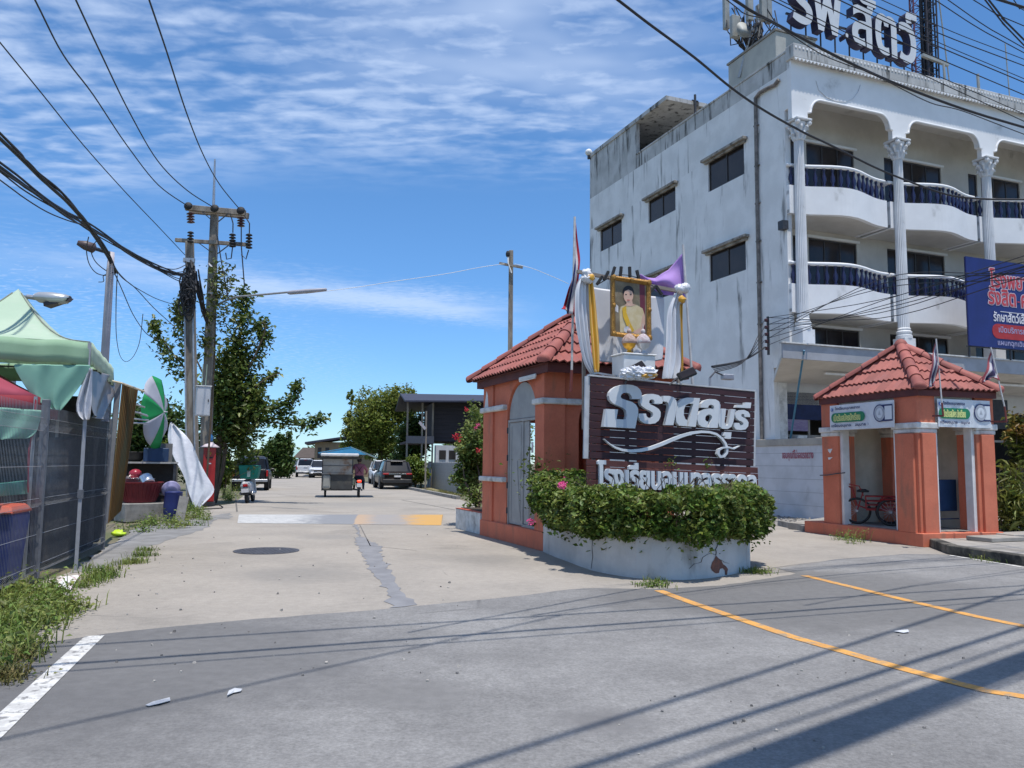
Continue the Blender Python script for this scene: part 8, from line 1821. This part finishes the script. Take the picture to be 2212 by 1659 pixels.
shoots = [([(560,1450),(330,1230),(265,1110),(210,1000),(188,935)], .46, 380), ([(520,1420),(370,1180),(340,960),(325,840)], .40, 330), ([(600,1430),(620,1150),(680,950),(690,775)], .66, 900), ([(620,1430),(720,1200),(790,1020),(780,935)], .62, 700),
          ([(640,1400),(760,1280),(880,1215)], .36, 220), ([(640,1450),(840,1430),(940,1380),(985,1270)], .46, 460), ([(700,1480),(900,1470),(1040,1505),(1120,1455)], .44, 380), ([(560,1420),(600,1250),(650,1060)], .8, 800)]
pts = [limb_points(pp(s, D1+random.uniform(-.6,.6)), r, int(n*1.25)) for s, r, n in shoots]
pts.append(blob_points([(P(*zp(605,1300), D1), (.75,.9,2.1), 2300), (P(*zp(670,1440), D1+.5), (1.15,1.1,1.5), 2200), (P(*zp(600,1570), D1+.3), (1.3,1.2,1.3), 1500), (P(*zp(740,1400),D1), (.7,.8,.8), 450)], clump=.32))
tree('pole_tree', 'tall leafy tree with upright shoots growing behind the utility poles', 'tree', b1, [([b1, P(*zp(570,1500), D1)]+pp(s[-2:]), .055) for s, r, n in shoots], np.concatenate(pts), .20, TREE1, updir=.3, aspect=.5)
vb = P(444,1070,27.6); vb.z = 0
vpts = np.concatenate([limb_points([P(*zp(548,960),27.7), P(*zp(556,800),27.7), P(*zp(560,650),27.7)], .62, 560, taper=.8), limb_points([P(*zp(320,1080),26.9), P(*zp(340,900),26.9), P(*zp(330,820),26.9)], .45, 200), limb_points([P(*zp(455,1120),27.4), P(*zp(480,1000),27.4)], .5, 120)])
tree('vine', 'leafy green vine climbing the tall utility pole', 'vine', vb, [([vb, P(*zp(520,1200),27.75), P(*zp(530,900),27.75), P(*zp(540,680),27.75)], .04)], vpts, .17, leafmat('vine leaves', (.085,.12,.03), (.13,.15,.045), .5), crown='foliage')
def round_tree(name, label, cat, u, v, d, ru, rv, n, size, mat, base_v=None, trunk=.2, depth=.8, group=None, extra=(), clump=.3, per=26, droop=0):
    c_ = P(u, v, d); b = Vector((c_.x, d, 0)); rx, rz_ = ru/FPX*d, rv/FPX*d
    pts = blob_points([(c_, (rx, rx*depth, rz_), n)]+[(P(u+du, v+dv, d), (a/FPX*d, a/FPX*d*depth, b_/FPX*d), m) for du, dv, a, b_, m in extra], clump=clump, per=per)
    lim = [([b, b.lerp(c_, .55)+Vector((.1,0,0)), c_+Vector((random.uniform(-.6,.6)*rx, 0, random.uniform(.1,.6)*rz_))], trunk) for _ in range(4)]
    return tree(name, label, cat, b, lim if trunk else None, pts, size, mat, group=group, droop=droop)
g5 = 'street trees'
round_tree('tree', 'dense dark tree behind the stall and yellow panel at the left', 'tree', 335, 925, 42, 75, 75, 3800, .26, TREE3, group=g5, extra=((-45,60,60,60,1500),(60,50,50,70,1500)))
round_tree('tree', 'rounded mid green tree at the end of the lane left of the parked cars', 'tree', 600, 985, 72, 30, 42, 2600, .42, TREE3, group=g5, extra=((12,-22,22,28,900),(18,20,24,26,900),(-15,-5,18,30,700)))
round_tree('tree', 'pale distant trees glimpsed above the black pickup truck', 'tree', 548, 985, 130, 34, 16, 1200, .6, TREE2, group=g5)
round_tree('tree', 'broad feathery light green tree in front of the dark wooden house', 'tree', 822, 905, 62, 74, 74, 9000, .26, TREE2, group=g5, trunk=.25, clump=.22, per=30, extra=((-45,40,42,40,2600),(50,-30,42,42,2600),(0,62,60,32,2200),(-70,10,14,40,350),(-62,-48,12,22,220),(-85,52,16,12,160)))
round_tree('tree', 'deep green shaded tree between the feathery tree and the wooden house', 'tree', 893, 945, 56, 34, 52, 2600, .3, TREE3, group=g5, extra=((-20,40,34,30,1200),))
round_tree('bush', 'rounded bright green bush beside the parked dark SUV', 'bush', 897, 1014, 49, 30, 30, 2600, .18, LIME, trunk=.05, group='roadside bushes', extra=((-16,10,18,20,700),(16,14,16,18,700)))
round_tree('bush', 'yellow green bush at the verge left of the black pickup', 'bush', 484, 1012, 34, 20, 34, 1500, .16, LIME, trunk=.04, group='roadside bushes', extra=((-8,24,20,22,700),))
round_tree('bush', 'low green scrub behind the old wall at the stall', 'bush', 372, 975, 33, 40, 24, 900, .16, LIME, trunk=.04, group='roadside bushes')
round_tree('tree', 'low hazy green trees closing the far end of the street', 'tree', 628, 1000, 160, 26, 14, 900, .7, TREE2, group=g5)
for i, (u, d, w, h, lb) in enumerate(((250,130,110,30,'distant tree belt behind the tent'),(700,190,90,16,'distant tree belt behind the tan house'),(1010,120,60,34,'distant tree belt behind the wooden house'))):
    c_ = P(u, 1001-h*.5, d); rx = w/FPX*d; tag(link_mesh('treeline', leaf_mesh('treeline', blob_points([(c_, (rx, 6, (h+10)/FPX*d), 1800)], clump=.2), .9, TREE3, .3)), lb, 'trees', kind='stuff')
bgp = G(984, 1141.5)
BP = thing('side_planter', 'low white planter box with a red rim behind the gatehouse corner', 'planter', (bgp.x, bgp.y, 0), A_ANG)
MB().box(0,1.3,-1.75,0,0,.47).build('wall', WTRIM, BP, bevel=.01); MB().box(-.01,1.31,-1.76,.01,.471,.485).build('rim', M('red rim paint', (.45,.10,.06), (.36,.09,.06), .8, 5), BP); MB().box(.1,1.2,-1.65,-.1,.486,.50).build('soil', soil, BP)
d = 20.4; BGV = leafmat('bougainvillea leaves', (.095,.155,.03), (.16,.20,.055), .45, .32, .5, 1.2)
c_ = [(P(1024,975,d), (.52,.6,.72), 2400), (P(1010,1035,d), (.42,.5,.45), 1500), (P(1045,920,d+.3), (.5,.5,.45), 1200), (P(1000,990,d-.2), (.28,.3,.35), 500), (P(1110,950,d+2.2), (.6,.5,.9), 1800)]
d = 19.6; bb = P(1034,1100,d); bb.z = .5
BG = tree('bougainvillea', 'tall bougainvillea bush with magenta blossoms in the white planter box', 'shrub', bb, [([bb, bb.lerp(q, .5)+Vector((random.gauss(0,.1),0,0)), q], .04) for q, r_, n in c_], np.concatenate([blob_points(c_, clump=.3), limb_points([P(1030,930,d), P(1020,870,d)], .25, 120), limb_points([P(1025,1060,d), P(1022,1092,d)], .3, 200)]), .105, BGV, crown='foliage')
for u, v, s, m_ in ((985,941,.15,RED),(990,948,.12,RED),(1008,885,.10,RED),(1028,925,.11,PINK),(1034,918,.10,PINK),(1034,972,.11,RED),(1126,915,.12,PINK),(1120,922,.10,PINK),(1132,905,.1,PINK),(1002,1010,.06,LIME)): blossom(P(u, v, d-.75)-bb, s*.62, m_, BG)
ty = G(990,1066); o = MB().tube([(.32*math.cos(a)*.45, .3*math.cos(a)*.2, .34+.32*math.sin(a)) for a in np.linspace(0,6.2832,25)[:-1]], .03, 6, closed=True).build('bicycle_tyre', BLACK, loc=(ty.x-.1,ty.y+2,0)); tag(o, 'thin black bicycle tyre leaning at the foot of the bougainvillea', 'tyre')
# shrubs at the right edge
d = 18.2; sb_ = P(2185,1150,d); sb_.z = .16
SHR = leafmat('lance leaves', (.15,.18,.035), (.20,.21,.06), .4, .35, .5, 1.0); CROT = leafmat('croton leaves', (.12,.15,.03), (.26,.14,.03), .5, .3, .5, .8)
cl = [limb_points([sb_+Vector((random.uniform(-.1,.3),random.uniform(-.2,.3),.1)), P(2165+random.uniform(-12,35), random.uniform(1000,1080), d+random.uniform(-.3,.3))], .45, 90) for _ in range(14)]
tree('bamboo_shrub', 'yellow green shrub with long arching leaves right of the booth', 'shrub', sb_, [([sb_+Vector((.1*k-.2,0,0)), sb_+Vector((.12*k-.25,0,.8)), P(2160+12*k,1010,d)], .02) for k in range(5)], np.concatenate(cl), .22, SHR, updir=.2, aspect=.2, droop=.7, crown='foliage')
sb2 = P(2215,1150,18.8); sb2.z = .16
tree('croton_shrub', 'taller shrub with orange tipped leaves at the right frame edge', 'shrub', sb2, [([sb2, sb2+Vector((-.1,0,1.2)), P(2195,920,18.8)], .04), ([sb2, sb2+Vector((.1,0,1.4)), P(2215,890,18.8)], .04)], np.concatenate([blob_points([(P(2205,930,18.8), (.42,.4,.55), 700), (P(2195,1000,18.8), (.3,.3,.35), 300), (P(2235,960,18.8), (.5,.4,.9), 600)], clump=.3)]), .15, CROT, updir=.3, aspect=.4, crown='foliage')
